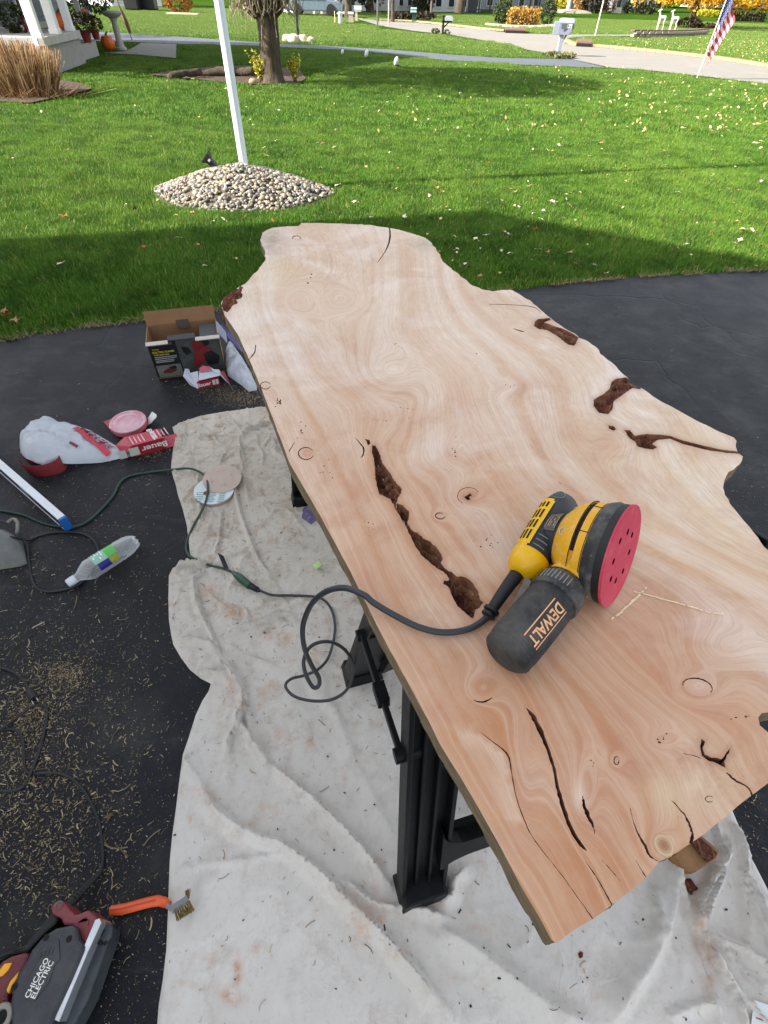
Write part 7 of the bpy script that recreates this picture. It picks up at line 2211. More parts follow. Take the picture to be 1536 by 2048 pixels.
# ---- three small white garden lights on the lawn
m_wl = M('white_lamp', lin((222, 226, 226)), .4)
gl_ = None
for i, (x, y, lab) in enumerate(((685, 112, 'small white garden spotlight beside the neighbour drive, leftmost of three'), (733, 119, 'small white garden spotlight with a dark bracket, middle of three'), (792, 135, 'small white oval garden spotlight nearest the driveway'))):
    p = at(x, y)
    g_ = thing('garden_light', lab, 'garden light', tuple(p), 'white garden lights along the lawn')
    sc_ = .7 if i == 0 else 1
    b = MB(); b.blob(p + [0, 0, .13 * sc_], (.055 * sc_, .06 * sc_, .095 * sc_), 12, 8, rot=Matrix.Rotation(.3, 3, 'Y')); obj('lamp_head', b, m_wl, g_)
    b = MB(); b.beam(p + [.0, 0, 0], p + [.02, 0, .08 * sc_], .02, .02); b.beam(p + [.03, 0, .05 * sc_], p + [.12 * sc_, -.02, .02], .03, .03); obj('bracket', b, m_fl, g_, smooth=False)

# ================================================================== TREE AND ITS BED
m_mulch = M('mulch', lin((70, 54, 42)), .95, var=.4, vs=18, bump=.8, bs=40, bd=.03, dirt=lin((140, 116, 88)), dirt_amt=.6, dirt_s=9)
sheet('mulch_bed', bed_poly, m_mulch, .012, .5)
sheet('mulch_bed', lbed_poly, m_mulch, .012, .5)
t = NT('tree_bark')
co = t.coord('Object')
n1 = t.noise(t.mapping(co, (6, 6, 1.2)), 3, 8, .7, dist=.6); n2 = t.noise(co, 2.4, 4, .6)
c = t.mix(t.ramp(n1, [(.3, 0), (.68, 1)]), lin((36, 29, 23)), lin((96, 83, 66)))
c = t.mix(t.math('MULTIPLY', t.ramp(n2, [(.5, 0), (.68, 1)]), .5), c, lin((98, 92, 76)))
t.set(Base_Color=c, Roughness=.9, Normal=t.bump(n1, 1.0, .06))
m_bk = t.mat
tp_ = at(546, 166)
tr1 = thing('weeping_tree', 'thick trunked weeping tree with drooping bare twigs standing in the mulch bed', 'tree', tuple(tp_))
def trunk_mb(path, rad, n=18, rough=.1, seed=1):
    b = MB(); b.tube(path, rad, n)
    vv = np.array(b.v)
    c_ = np.array(path).mean(0)
    ang = np.arctan2(vv[:, 1] - c_[1], vv[:, 0] - c_[0])
    k = 1 + rough * fbm(ang * 2.2 + 9, vv[:, 2] * 1.5, 3, seed)
    vv[:, 0] = c_[0] + (vv[:, 0] - c_[0]) * k; vv[:, 1] = c_[1] + (vv[:, 1] - c_[1]) * k
    b.v = [tuple(p) for p in vv]
    return b
b = trunk_mb([tp_ + [0, 0, z] for z in (-.05, .03, .10, .22, .4, .65, .9, 1.08, 1.18, 1.28)], [.26, .23, .205, .195, .188, .184, .188, .205, .23, .2], 22, .3)
obj('trunk', b, m_bk, tr1, auto=None)
rt = random.Random(3)
tips = []
for k in range(11):
    a = 2 * math.pi * k / 11 + rt.uniform(-.2, .2)
    L = rt.uniform(1.7, 2.7)
    dirv = np.array([math.cos(a), math.sin(a), 0])
    pth = [tp_ + [0, 0, 1.04] + dirv * .1, tp_ + dirv * .36 + [0, 0, 1.2 + rt.uniform(-.06, .12)], tp_ + dirv * L * .45 + [0, 0, 1.95 + rt.uniform(0, .5)], tp_ + dirv * L * .8 + [0, 0, 2.3 + rt.uniform(0, .5)], tp_ + dirv * L + [0, 0, 2.0 + rt.uniform(-.2, .4)]]
    P_ = smooth_path(pth, 5)
    b = MB(); b.tube(P_, [.08 * (1 - .85 * i / (len(P_) - 1)) for i in range(len(P_))], 9)
    obj('limb', b, m_bk, tr1, auto=None)
    tips += [P_[i] for i in range(6, len(P_))]
b = MB()
for k in range(150):
    p = tips[rt.randrange(len(tips))] + np.array([rt.gauss(0, .25), rt.gauss(0, .25), rt.uniform(-.1, .2)])
    drop = rt.uniform(.4, 1.1)
    q_ = [p, p + [rt.gauss(0, .06), rt.gauss(0, .06), -drop * .4], p + [rt.gauss(0, .1), rt.gauss(0, .1), -drop]]
    b.tube(smooth_path(q_, 2), [.008, .007, .006, .005, .004], 4, caps=False)
for k in range(130):
    a = rt.uniform(0, 6.28); p = tp_ + np.array([math.cos(a) * rt.uniform(.2, .75), math.sin(a) * rt.uniform(.2, .75), 1.45])
    q_ = [p, p + [rt.gauss(0, .04), rt.gauss(0, .04), -.25], p + [rt.gauss(0, .08), rt.gauss(0, .08), -rt.uniform(.30, .5)]]
    b.tube(smooth_path(q_, 2), [.010, .009, .008, .007, .005], 4, caps=False)
kind(obj('drooping_twigs', b, M('grey_twig', lin((150, 134, 112)), .8, var=.3, vs=9), tr1), 'stuff')
m_wl2 = leaf_mat('weeping_leaves', [(0, lin((52, 64, 26))), (.6, lin((86, 92, 40))), (1, lin((140, 110, 50)))])
pts = []
def crown(n):
    a = rng.uniform(0, 6.283, n); r_ = 2.75 * np.sqrt(rng.uniform(0, 1, n)); z = 2.05 + 1.9 * rng.uniform(0, 1, n) * np.sqrt(np.clip(1 - (r_ / 2.9) ** 2, 0, 1)) + rng.normal(0, .12, n)
    p = np.stack([tp_[0] + r_ * np.cos(a), tp_[1] + r_ * np.sin(a), z], 1)
    return p[fbm(p[:, 0] * 1.2, p[:, 1] * 1.2 + p[:, 2], 3, 4) > -.1]
card_obj('crown', leaf_cards(9000, crown, .06, .13), m_wl2, tr1)
# log edging and small yellow shrubs
lg = thing('log_edging', 'old grey log lying behind the mulch bed left of the tree', 'log', tuple(at(420, 148)))
for k, (pa, pb, r_) in enumerate((((336, 153), (402, 145), .06), ((398, 146), (458, 143), .085), ((452, 144), (508, 144), .08))):
    a_, c_ = at(*pa, .06), at(*pb, .09)
    b = MB(); b.tube([a_ * (1 - i / 6) + c_ * i / 6 for i in range(7)], [r_ * rt.uniform(.85, 1.1) for _ in range(7)], 10)
    vv = np.array(b.v); vv[:, 2] += .05 * fbm(vv[:, 0] * 5, vv[:, 1] * 5, 3, k); b.v = [tuple(p) for p in vv]
    obj('log_section', b, m_bk, lg, auto=None)
m_yl = leaf_mat('yellow_shrub', [(0, lin((120, 120, 24))), (.5, lin((206, 196, 40))), (1, lin((228, 220, 110)))])
m_stem = M('shrub_stem', lin((90, 72, 50)), .8)
for (px, py, h_, lab) in ((524, 166, .52, 'small yellow leaved shrub in front of the weeping tree trunk'), (591, 166, .46, 'small yellow leaved shrub at the right end of the mulch bed')):
    p = at(px, py)
    s_ = thing('yellow_shrub', lab, 'shrub', tuple(p), 'small yellow shrubs in the mulch bed')
    b = MB(); st_pts = []
    for k in range(16):
        e_ = p + np.array([rt.gauss(0, .11), rt.gauss(0, .09), h_ * rt.uniform(.6, 1)])
        b.tube([p + [rt.gauss(0, .03), rt.gauss(0, .03), 0], (p + e_) / 2 + [0, 0, .03], e_], [.006, .005, .003], 4); st_pts.append((p, e_))
    obj('stems', b, m_stem, s_)
    def fol(n):
        i = rng.integers(0, len(st_pts), n); t_ = rng.uniform(.25, 1.05, n)
        return np.array([st_pts[j][0] + (st_pts[j][1] - st_pts[j][0]) * q_ for j, q_ in zip(i, t_)]) + rng.normal(0, .02, (n, 3))
    card_obj('foliage', leaf_cards(230, fol, .022, .04), m_yl, s_)
rk = at(505, 163, .03); b = MB(); b.blob(rk, (.08, .06, .06), 10, 7, .15, 3)
tag(obj('bed_stone', b, M('pale_stone', lin((168, 146, 124)), .8, var=.2)), 'single pale stone at the front of the mulch bed left of the shrub', 'stone')

# ================================================================== NEIGHBOUR'S PORCH
c0 = at(86, 75, .6); dL = at(0, 73, .6) - c0; dR = at(156, 61, .6) - c0
dL /= np.linalg.norm(dL); dR /= np.linalg.norm(dR)
nh = thing('neighbour_house', 'neighbouring house with a raised concrete porch and square white posts', 'house', (c0[0], c0[1], 0))
m_pw = M('porch_concrete', lin((150, 148, 142)), .9, var=.14, vs=3, bump=.3, bs=20, bd=.02, dirt=lin((104, 100, 92)), dirt_amt=.6, dirt_s=3)
m_cap = M('porch_cap', lin((176, 172, 166)), .85, var=.08, vs=4)
RL = 2.55
def pp_(l, r_, z): 
    q = c0 + dL * l + dR * r_; return np.array([q[0], q[1], z])
b = MB(); b.add([pp_(l, r_, z) for z in (0, .46) for l, r_ in ((0.06, .06), (9, .06), (9, 9), (2.1, 9), (2.1, RL - .04), (.06, RL - .04))],
  [tuple(range(5, -1, -1)), tuple(range(6, 12))] + [(i, (i + 1) % 6, 6 + (i + 1) % 6, 6 + i) for i in range(6)]); obj('porch_wall', b, m_pw, nh, smooth=False)
b = MB(); b.add([pp_(l, r_, z) for z in (.46, .6) for l, r_ in ((0, 0), (9, 0), (9, 9), (2.0, 9), (2.0, RL), (0, RL))],
  [tuple(range(5, -1, -1)), tuple(range(6, 12))] + [(i, (i + 1) % 6, 6 + (i + 1) % 6, 6 + i) for i in range(6)]); obj('porch_floor', b, m_cap, nh, smooth=False, bevel=.01)
def post(px, py, w_, name='post'):
    p = at(px, py, .6); b = MB(); b.box((p[0], p[1], 1.75), (w_, w_, 2.3), Matrix.Rotation(math.atan2(dR[1], dR[0]), 3, 'Z')); b.box((p[0], p[1], .64), (w_ * 1.16, w_ * 1.16, .08), Matrix.Rotation(math.atan2(dR[1], dR[0]), 3, 'Z')); obj(name, b, m_trim, nh, smooth=False, bevel=.006)
post(80, 77, .13); post(112, 67.5, .18); post(141, 61.5, .16); post(163, 43, .12); post(180, 41, .18)
ds = np.array([c0[0] - .10, c0[1] - .14, 0])
b = MB(); b.beam(ds + [0, 0, .32], ds + [0, 0, 3.0], .085, .065); b.beam(ds + [.0, 0, .34], ds + [.10, -.16, .20], .085, .065); obj('downspout', b, m_trim, nh, smooth=False, bevel=.006)
# body of the house and roof
b = MB(); b.add([pp_(l, r_, z) for z in (0, 3.0) for l, r_ in ((2.3, .6), (14, .6), (14, 8.8), (2.3, 8.8))], [(3, 2, 1, 0), (4, 5, 6, 7)] + [(i, (i + 1) % 4, 4 + (i + 1) % 4, 4 + i) for i in range(4)])
m_hs = M('blue_grey_siding', lin((96, 104, 116)), .6, var=.08)
hw_ = obj('wall', b, m_hs, nh, smooth=False)
b = MB()
for k in range(20):
    z = .7 + .115 * k; b.beam(pp_(2.28, .6, z), pp_(2.28, 8.8, z), .03, .02); b.beam(pp_(2.3, .58, z), pp_(14, .58, z), .03, .02)
kind(obj('siding_laps', b, m_hs, nh, smooth=False), 'stuff')
b = MB(); b.add([pp_(-.4, -.4, 2.95), pp_(14.4, -.4, 2.95), pp_(14.4, 4.6, 5.4), pp_(-.4, 4.6, 5.4), pp_(14.4, 9.4, 2.95), pp_(-.4, 9.4, 2.95),
                 pp_(-.4, -.4, 2.85), pp_(14.4, -.4, 2.85), pp_(14.4, 9.4, 2.85), pp_(-.4, 9.4, 2.85)], [(0, 1, 2, 3), (3, 2, 4, 5), (6, 9, 8, 7), (0, 3, 5, 9, 6), (0, 6, 7, 1), (4, 8, 9, 5), (1, 7, 8, 4, 2)])
obj('roof', b, m_shing, nh, smooth=False)
for l0, r0, ww in ((2.26, 1.6, .9), (2.26, 5.0, 1.1)):
    b = MB(); b.beam(pp_(l0, r0, 1.5), pp_(l0, r0 + ww, 1.5), .06, 1.5); wf = obj('window', b, m_trim, nh, smooth=False)
    b = MB(); b.beam(pp_(l0 - .02, r0 + .08, 1.5), pp_(l0 - .02, r0 + ww - .08, 1.5), .06, 1.34); obj('pane', b, m_glass, wf, smooth=False)
b = MB(); b.beam(pp_(3.2, .575, 1.5), pp_(4.4, .575, 1.5), .06, 1.4); wf = obj('window', b, m_trim, nh, smooth=False)
b = MB(); b.beam(pp_(3.3, .55, 1.5), pp_(4.3, .55, 1.5), .06, 1.24); obj('pane', b, m_glass, wf, smooth=False)
# evergreen in a planter on the porch, red lantern, rocking chair silhouette
m_dkg = leaf_mat('dark_evergreen', [(0, lin((22, 32, 18))), (.6, lin((48, 60, 34))), (1, lin((92, 84, 50)))], .15)
def shrub(name, label, cat, p, r, n, s0, s1, m, group=None, zc=None, stem=True):
    s_ = thing(name, label, cat, tuple(p), group)
    card_obj('foliage', leaf_cards(n, in_ball((p[0], p[1], p[2] + (r[2] * .95 if zc is None else zc)), r), s0, s1), m, s_)
    if stem:
        b = MB(); b.tube([np.array(p) - [0, 0, .02], np.array(p) + [0, 0, r[2] * .6]], min(.04, r[0] * .12), 6); obj('stem', b, m_stem, s_)
    return s_
shrub('porch_evergreen', 'dark green bushy plant on the porch floor behind the white corner post', 'potted plant', at(33, 66, .6), (.28, .25, .26), 900, .02, .05, m_dkg)
b = MB(); q = at(52, 66, .6); b.blob(q + [0, 0, .13], (.085, .085, .13), 14, 9); lt = thing('porch_ornament', 'dark red round ornament with a white patch beside the downspout on the porch', 'ornament', tuple(q))
obj('body', b, M('dark_red_glaze', lin((96, 24, 34)), .3), lt)
b = MB(); b.blob(q + [-.0, -.07, .10], (.035, .03, .055), 10, 7); obj('patch', b, m_white, lt)
# pumpkins
m_pk_ = []
def pumpkin(p, r_, label):
    s_ = thing('pumpkin', label, 'pumpkin', tuple(p), 'pumpkins on and below the porch')
    b = MB(); n_, k_ = 40, 14; vs = []
    for i in range(k_ + 1):
        th = math.pi * i / k_
        for j in range(n_):
            ph = 2 * math.pi * j / n_
            rb_ = r_ * math.sin(th) ** .8 * (1 - .07 * abs(math.cos(ph * 5)) ** 6)
            vs.append((p[0] + rb_ * math.cos(ph), p[1] + rb_ * math.sin(ph), p[2] + r_ * .95 + r_ * .95 * math.cos(th) * (1 - .10 * math.sin(th) ** 0 * (abs(math.cos(th)) > .9))))
    b.add(vs, [(i * n_ + j, (i + 1) * n_ + j, (i + 1) * n_ + (j + 1) % n_, i * n_ + (j + 1) % n_) for i in range(k_) for j in range(n_)])
    obj('flesh', b, m_pump, s_)
    b = MB(); b.tube([np.array(p) + [0, 0, r_ * 1.78], np.array(p) + [.02, 0, r_ * 2.0], np.array(p) + [.06, 0, r_ * 2.2]], [.035, .025, .02], 7); obj('stalk', b, m_stem, s_)
m_pump = M('pumpkin_skin', lin((202, 92, 26)), .5, var=.15, vs=5)
pumpkin(at(126, 61, .6), .165, 'orange pumpkin on the porch edge between two white posts')
pumpkin(at(167, 42, .6), .15, 'orange pumpkin at the far end of the porch half behind a post')
pumpkin(at(220, 102), .19, 'orange pumpkin on the walk beside the stone pedestal')
# step block, mums in red pots
b = MB(); b.add([pp_(l, r_, z) for z in (0, .3) for l, r_ in ((.25, RL + .02), (2.0, RL + .02), (2.0, RL + 1.9), (.25, RL + 1.9))], [(3, 2, 1, 0), (4, 5, 6, 7)] + [(i, (i + 1) % 4, 4 + (i + 1) % 4, 4 + i) for i in range(4)]); obj('step', b, m_pw, nh, smooth=False, bevel=.01)
m_mum = leaf_mat('mum_leaves', [(0, lin((30, 36, 22))), (.6, lin((70, 66, 36))), (1, lin((130, 84, 56)))], .15)
m_pot = M('red_pot', lin((124, 44, 40)), .5)
for px, py, sc_, lab in ((176, 85, 1, 'bushy dark chrysanthemum in a red pot on the porch step, nearer of two'), (194, 79, .85, 'bushy chrysanthemum in a red pot on the porch step, farther of two')):
    p = at(px, py, .3)
    s_ = thing('potted_mum', lab, 'potted plant', tuple(p), 'potted mums on the step')
    b = MB(); b.lathe(p, (0, 0, 1), [(0, .09 * sc_), (.2 * sc_, .13 * sc_), (.24 * sc_, .14 * sc_), (.24 * sc_, .12 * sc_)], 16, cap1=True); obj('pot', b, m_pot, s_, auto=30)
    card_obj('foliage', leaf_cards(700, in_ball((p[0], p[1], p[2] + .38 * sc_), (.32 * sc_, .3 * sc_, .22 * sc_)), .02, .045), m_mum, s_)
# pedestal with a big grey green plant
p = at(243, 100)
pd = thing('stone_urn', 'pale stone pedestal bowl holding a large grey green plant', 'planter', tuple(p))
m_ps = M('urn_stone', lin((158, 158, 152)), .8, var=.1, vs=10)
b = MB(); b.lathe(p, (0, 0, 1), [(0, .16), (.06, .16), (.08, .11), (.3, .085), (.62, .08), (.70, .12), (.74, .22), (.80, .27), (.84, .27), (.84, .22)], 20); obj('pedestal', b, m_ps, pd, auto=30)
m_gg = leaf_mat('grey_green', [(0, lin((44, 52, 46))), (.6, lin((84, 92, 82))), (1, lin((112, 114, 100)))], .15)
card_obj('foliage', leaf_cards(1500, in_ball((p[0] - .35, p[1], 1.25), (.55, .45, .5)), .02, .06), m_gg, pd)
p = at(264, 80)
gs = thing('garden_stake', 'dark garden stake with faded brown ornament beside the neighbour drive', 'garden ornament', tuple(p))
b = MB(); b.tube([p, p + [-.06, 0, .5], p + [-.25, 0, 1.3]], .016, 6); obj('stake', b, m_stem, gs)
b = MB(); b.tube([p + [0, 0, .18], p + [-.05, 0, .45], p + [-.13, 0, .72], p + [-.17, 0, .86]], [.05, .085, .06, .02], 8); obj('ornament', b, M('faded_ornament', lin((112, 88, 62)), .8, var=.4, vs=10), gs)
# ornamental grass clump
p = at(52, 196)
og = thing('ornamental_grass', 'clump of dry brown ornamental grass in front of the porch', 'ornamental grass', tuple(p))
n_ = 3400
a = rng.uniform(0, 6.283, n_); r_ = np.sqrt(rng.uniform(0, 1, n_))
bx, by = p[0] - .25 + r_ * np.cos(a) * .62, p[1] + .35 + r_ * np.sin(a) * .42
V = np.zeros((n_, 4, 3)); hh = rng.uniform(.32, .80, n_) * (1 - .2 * r_); wd = rng.uniform(.004, .009, n_)
dx, dy = np.cos(a) * .2 * r_ + rng.normal(0, .06, n_), np.sin(a) * .16 * r_ + rng.normal(0, .06, n_)
V[:, 0] = np.stack([bx - wd, by, np.zeros(n_)], 1); V[:, 1] = np.stack([bx + wd, by, np.zeros(n_)], 1)
V[:, 2] = np.stack([bx + dx + wd * .6, by + dy, hh], 1); V[:, 3] = np.stack([bx + dx - wd * .6, by + dy, hh], 1)
m_og = leaf_mat('dry_grass', [(0, lin((64, 42, 26))), (.5, lin((136, 98, 62))), (1, lin((206, 180, 140)))], .2)
card_obj('blades', (V.reshape(-1, 3), (np.arange(n_) * 4)[:, None] + np.array([[0, 1, 2, 3]])), m_og, og)
V2 = V[:600].copy(); V2[:, :, 0] += rng.normal(0, .25, 600)[:, None]; V2[:, :, 1] -= .12; V2[:, :, 2] *= .25; V2[:, 2:, 0] += rng.normal(0, .2, 600)[:, None]
card_obj('fallen_stems', (V2.reshape(-1, 3), (np.arange(600) * 4)[:, None] + np.array([[0, 1, 2, 3]])), m_og, og)

# ================================================================== STREET SIDE
def mailbox(px, py, label, w_, d_, post_m, box_m, hgt, num=None, kind_='big'):
    p = at(px, py)
    m_ = thing('mailbox', label, 'mailbox', tuple(p))
    return m_, p
mb, p = mailbox(1115, 112, 'pale grey plastic post mailbox with white numbers beside the neighbour drive', 0, 0, None, None, 0)
m_mp = M('grey_plastic_post', lin((150, 160, 172)), .45, var=.04); m_mg = M('mid_grey_plastic', lin((112, 118, 132)), .45, var=.05)
ang = Matrix.Rotation(R(-18), 3, 'Z')
A = lambda x, y, z: p + np.array(ang @ Vector((x, y, z)))
b = MB(); b.beam(A(0, 0, 0), A(0, 0, .58), .12, .12); obj('post', b, m_mp, mb, smooth=False, bevel=.01)
b = MB(); b.beam(A(.06, .0, .36), A(.17, 0, .56), .1, .06); obj('bracket', b, m_mg, mb, smooth=False, bevel=.006)
b = MB(); b.prism(A(-.13, -.14, .52), np.array(ang @ Vector((1, 0, 0))), (0, 0, 1), [(0, 0), (.36, 0), (.44, .1), (.44, .30), (.42, .35), (.37, .38), (.06, .38), (.01, .35), (0, .30)], -.28); obj('box', b, m_mg, mb, smooth=False, bevel=.01)
b = MB(); b.prism(A(-.16, -.15, .80), np.array(ang @ Vector((1, 0, 0))), (0, 0, 1), [(0, 0), (.50, 0), (.50, .06), (.46, .11), (.07, .12), (.01, .08)], -.32); obj('hood', b, m_mp, mb, smooth=False, bevel=.015)
b = MB(); b.beam(A(-.145, 0, .52), A(-.145, 0, .84), .32, .03, up=(0, 1, 0)); obj('door', b, m_mp, mb, smooth=False, bevel=.006)
b = MB(); b.beam(A(.15, -.147, .66), A(.15, -.147, .79), .40, .008, up=(0, 1, 0)); pl2 = obj('number_plate', b, M('plate_grey', lin((84, 92, 100)), .5), mb, smooth=False)
tb = text_mb('1171', .13, lambda x, y: A(.17 + x, -.154, .725 + y)); kind(obj('lettering', tb, m_white, pl2, smooth=False), 'stuff')
shrub('ground_ivy', 'patch of leafy ground cover round the grey mailbox post', 'plant', at(1118, 116), (.55, .4, .08), 500, .03, .07, leaf_mat('ivy', [(0, lin((70, 80, 40))), (1, lin((150, 148, 100)))]), stem=False)
# black post mailbox with silver box
mb2, p = mailbox(885, 69, 'silver mailbox on a black post with two round shrubs at the street', 0, 0, None, None, 0)
b = MB(); b.beam(p, p + [0, 0, .66], .10, .10); b.beam(p + [-.08, 0, .44], p + [.40, 0, .44], .1, .05); b.beam(p + [0, 0, .22], p + [.26, 0, .43], .05, .05); obj('post', b, m_fl, mb2, smooth=False)
b = MB(); b.prism(p + [.06, -.12, .47], (1, 0, 0), (0, 0, 1), [(0, 0), (.38, 0), (.38, .09), (.35, .14), (.28, .17), (.11, .17), (.04, .14), (0, .09)], -.24); obj('box', b, M('silver_box', lin((182, 184, 190)), .3, metal=.3), mb2, smooth=False, bevel=.01)
m_dksh = leaf_mat('dark_shrub', [(0, lin((40, 34, 30))), (.6, lin((64, 52, 44))), (1, lin((84, 78, 56)))], .1)
m_grsh = leaf_mat('round_shrub', [(0, lin((40, 54, 26))), (.6, lin((68, 84, 44))), (1, lin((106, 116, 66)))], .2)
shrub('round_shrub', 'small round green shrub left of the silver mailbox post', 'shrub', at(871, 67.5), (.22, .2, .10), 300, .025, .05, m_grsh, 'round shrubs at the silver mailbox')
shrub('round_shrub', 'small round green shrub right of the silver mailbox post', 'shrub', at(893, 70), (.18, .18, .10), 300, .025, .05, m_grsh, 'round shrubs at the silver mailbox')
mb3, p = mailbox(828, 43, 'dark green double mailbox on a post between two dark hedges', 0, 0, None, None, 0)
m_dg = M('dark_green_paint', lin((30, 66, 56)), .5)
b = MB(); b.beam(p, p + [0, 0, .42], .26, .2); obj('post', b, m_dg, mb3, smooth=False)
b = MB(); b.box(p + [-.05, 0, .60], (.40, .4, .10)); obj('box', b, M('pale_green_box', lin((150, 190, 184)), .5), mb3, smooth=False, bevel=.03)
b = MB(); b.box(p + [-.05, 0, .46], (.40, .4, .10)); obj('box', b, M('pale_green_box', lin((170, 196, 190)), .5), mb3, smooth=False, bevel=.03)
for px, py, r_, lab in ((792, 41, (.5, .4, .19), 'dark brown low bush left of the green mailbox, farther left'), (811, 42, (.5, .4, .20), 'dark brown bush just left of the green mailbox'), (846, 42, (.85, .5, .23), 'wide dark brown hedge right of the green mailbox')):
    shrub('dark_bush', lab, 'bush', at(px, py), r_, 420, .07, .15, m_dksh, 'dark bushes by the green mailbox')

# lamp post with a stone ring across the drive
p = at(597, 84)
lp = thing('lamp_post', 'dark lamp post with pale stones round its foot beside the neighbour drive', 'lamp post', tuple(p))
b = MB(); b.lathe(p, (0, 0, 1), [(0, .06), (.3, .05), (2.4, .04), (2.45, .06)], 12); obj('post', b, M('dark_green_metal', lin((28, 40, 38)), .4), lp, auto=30)
b = MB(); b.lathe(p + [0, 0, 2.45], (0, 0, 1), [(0, .06), (.05, .12), (.35, .16), (.4, .18), (.5, .04)], 8); obj('lantern', b, m_glass, lp, auto=20)
m_rs = M('pale_boulder', lin((190, 178, 156)), .85, var=.15, vs=6)
for k, (dx_, dy_, r_, lab) in enumerate(((-.42, -.05, .17, 'pale boulder at the lamp post foot, leftmost'), (-.14, -.2, .20, 'wide pale boulder in front of the lamp post'), (.18, -.12, .17, 'brownish boulder right of the lamp post foot'), (.48, -.18, .12, 'small pale boulder at the lamp post, rightmost'))):
    b = MB(); b.blob(p + [dx_, dy_, .07], (r_ * 1.2, r_ * .8, r_ * .85), 10, 7, .14, k)
    tag(obj('boulder', b, m_rs), lab, 'boulder', 'boulders round the lamp post')
# pedestals, yellow marker, sign at the curb
p = at(681, 47); b = MB(); b.lathe(p, (0, 0, 1), [(0, .12), (.36, .12), (.38, .135), (.46, .135), (.49, .07)], 16)
tag(obj('utility_pedestal', b, M('offwhite_plastic', lin((206, 208, 204)), .5), auto=30), 'white cylindrical utility pedestal on the far lawn', 'utility box')
p = at(670, 46); b = MB(); b.tube([p, p + [0, 0, .5]], .025, 6); tag(obj('marker_stake', b, M('pale_yellow', lin((216, 214, 140)), .5)), 'thin pale yellow marker stake beside the white utility pedestal', 'stake')
p = at(702, 45); ps_ = thing('utility_box', 'grey tapered utility box with pale cap on the far lawn', 'utility box', tuple(p))
b = MB(); b.box(p + [0, 0, .18], (.30, .26, .36), taper=.8); obj('cabinet', b, M('grey_cabinet', lin((150, 140, 126)), .7, var=.2, vs=6), ps_, smooth=False)
b = MB(); b.box(p + [0, 0, .41], (.34, .28, .10)); obj('cap', b, M('pale_cap', lin((206, 200, 190)), .6), ps_, smooth=False)
p = at(713, 42); sg_ = thing('mailbox', 'white mailbox on a tan post at the far kerb', 'mailbox', tuple(p))
b = MB(); b.beam(p, p + [0, 0, .44], .14, .12); obj('post', b, M('tan_post', lin((184, 170, 150)), .7), sg_, smooth=False)
b = MB(); b.box(p + [.10, 0, .60], (.46, .36, .17)); b.box(p + [.10, 0, .47], (.40, .3, .08)); obj('box', b, M('white_box', lin((206, 206, 204)), .5), sg_, smooth=False)
for px, py, h_, r_, lab, cc in ((755, 50, 3.2, .05, 'thin dark street sign pole left of the street', (88, 86, 82)), (777, 51, 3.2, .045, 'thin pale grey pole right of the dark sign pole', (150, 146, 136)), (862, 27, 4, .10, 'grey utility pole at the far side of the street', (112, 100, 88))):
    p = at(px, py); b = MB(); b.tube([p, p + [0, 0, h_]], r_, 8); tag(obj('pole', b, M('pole_paint', lin(cc), .6)), lab, 'pole')
# storm drains
for px0, px1, py0, py1, lab in ((1152, 1182, 87, 93, 'rusty brown storm drain inlet in the nearer kerb'), (1010, 1050, 62.5, 66, 'dark storm drain grate at the far kerb')):
    a_, c_, e_, f_ = at(px0, py0), at(px1, py0 + 2), at(px1, py1 + 1.5), at(px0, py1)
    d_ = thing('storm_drain', lab, 'storm drain', tuple((a_ + e_) / 2))
    b = MB(); b.add([q + [0, 0, .16] for q in (a_, c_, e_, f_)] + [q + [0, 0, .0] for q in (a_, c_, e_, f_)], [(3, 2, 1, 0), (0, 1, 5, 4), (1, 2, 6, 5), (2, 3, 7, 6), (3, 0, 4, 7)]); obj('hood', b, M('rusty_iron', lin((110, 82, 70)), .8, var=.2), d_, smooth=False)
    b = MB(); g0, g1 = f_ + [0, -.01, .06], e_ + [0, -.01, .06]; b.beam(g0, g1, .02, .09); obj('opening', b, m_dark, d_, smooth=False)
# pale garden stake, two topiary shrubs, orange hedge with stone edging
p = at(1190, 72); b = MB(); b.tube([p, p + [.02, 0, 1.6], p + [.03, 0, 2.4]], .035, 6); tag(obj('marker_pole', b, M('pale_pole', lin((190, 194, 176)), .5)), 'thin pale marker pole standing at the street corner', 'pole')
m_topi = leaf_mat('topiary', [(0, lin((30, 42, 20))), (.6, lin((56, 72, 36))), (1, lin((94, 106, 58)))], .15)
p = at(1003, 48); shrub('topiary_shrub', 'tall rounded green topiary shrub left of the orange hedge', 'shrub', p, (.66, .6, .62), 1700, .04, .08, m_topi, 'topiary shrubs beside the orange hedge', zc=.60)
p = at(1092, 50); shrub('topiary_shrub', 'tall rounded green topiary shrub right of the orange hedge', 'shrub', p, (.55, .5, .62), 1500, .04, .08, m_topi, 'topiary shrubs beside the orange hedge', zc=.60)
m_or = leaf_mat('orange_hedge', [(0, lin((120, 92, 44))), (.5, lin((190, 142, 62))), (1, lin((216, 178, 100)))])
hd_ = thing('orange_hedge', 'dense orange autumn hedge between the two topiary shrubs', 'hedge', tuple(at(1045, 51)))
p = at(1046, 51)
def boxpts(c, s):
    return lambda n: np.array(c) + (rng.uniform(-.5, .5, (n, 3)) * np.array(s)) * (1 + .1 * rng.normal(0, 1, (n, 1)))
card_obj('foliage', leaf_cards(1700, boxpts((p[0], p[1] + .2, .42), (1.9, .8, .78)), .04, .09), m_or, hd_)
b = MB(); b.box((p[0], p[1] + .2, .2), (1.6, .5, .4)); obj('stems', b, m_stem, hd_, smooth=False)
st_ = thing('stone_edging', 'low pale stone edging round the topiary bed', 'stone edging', tuple(at(1040, 56)))
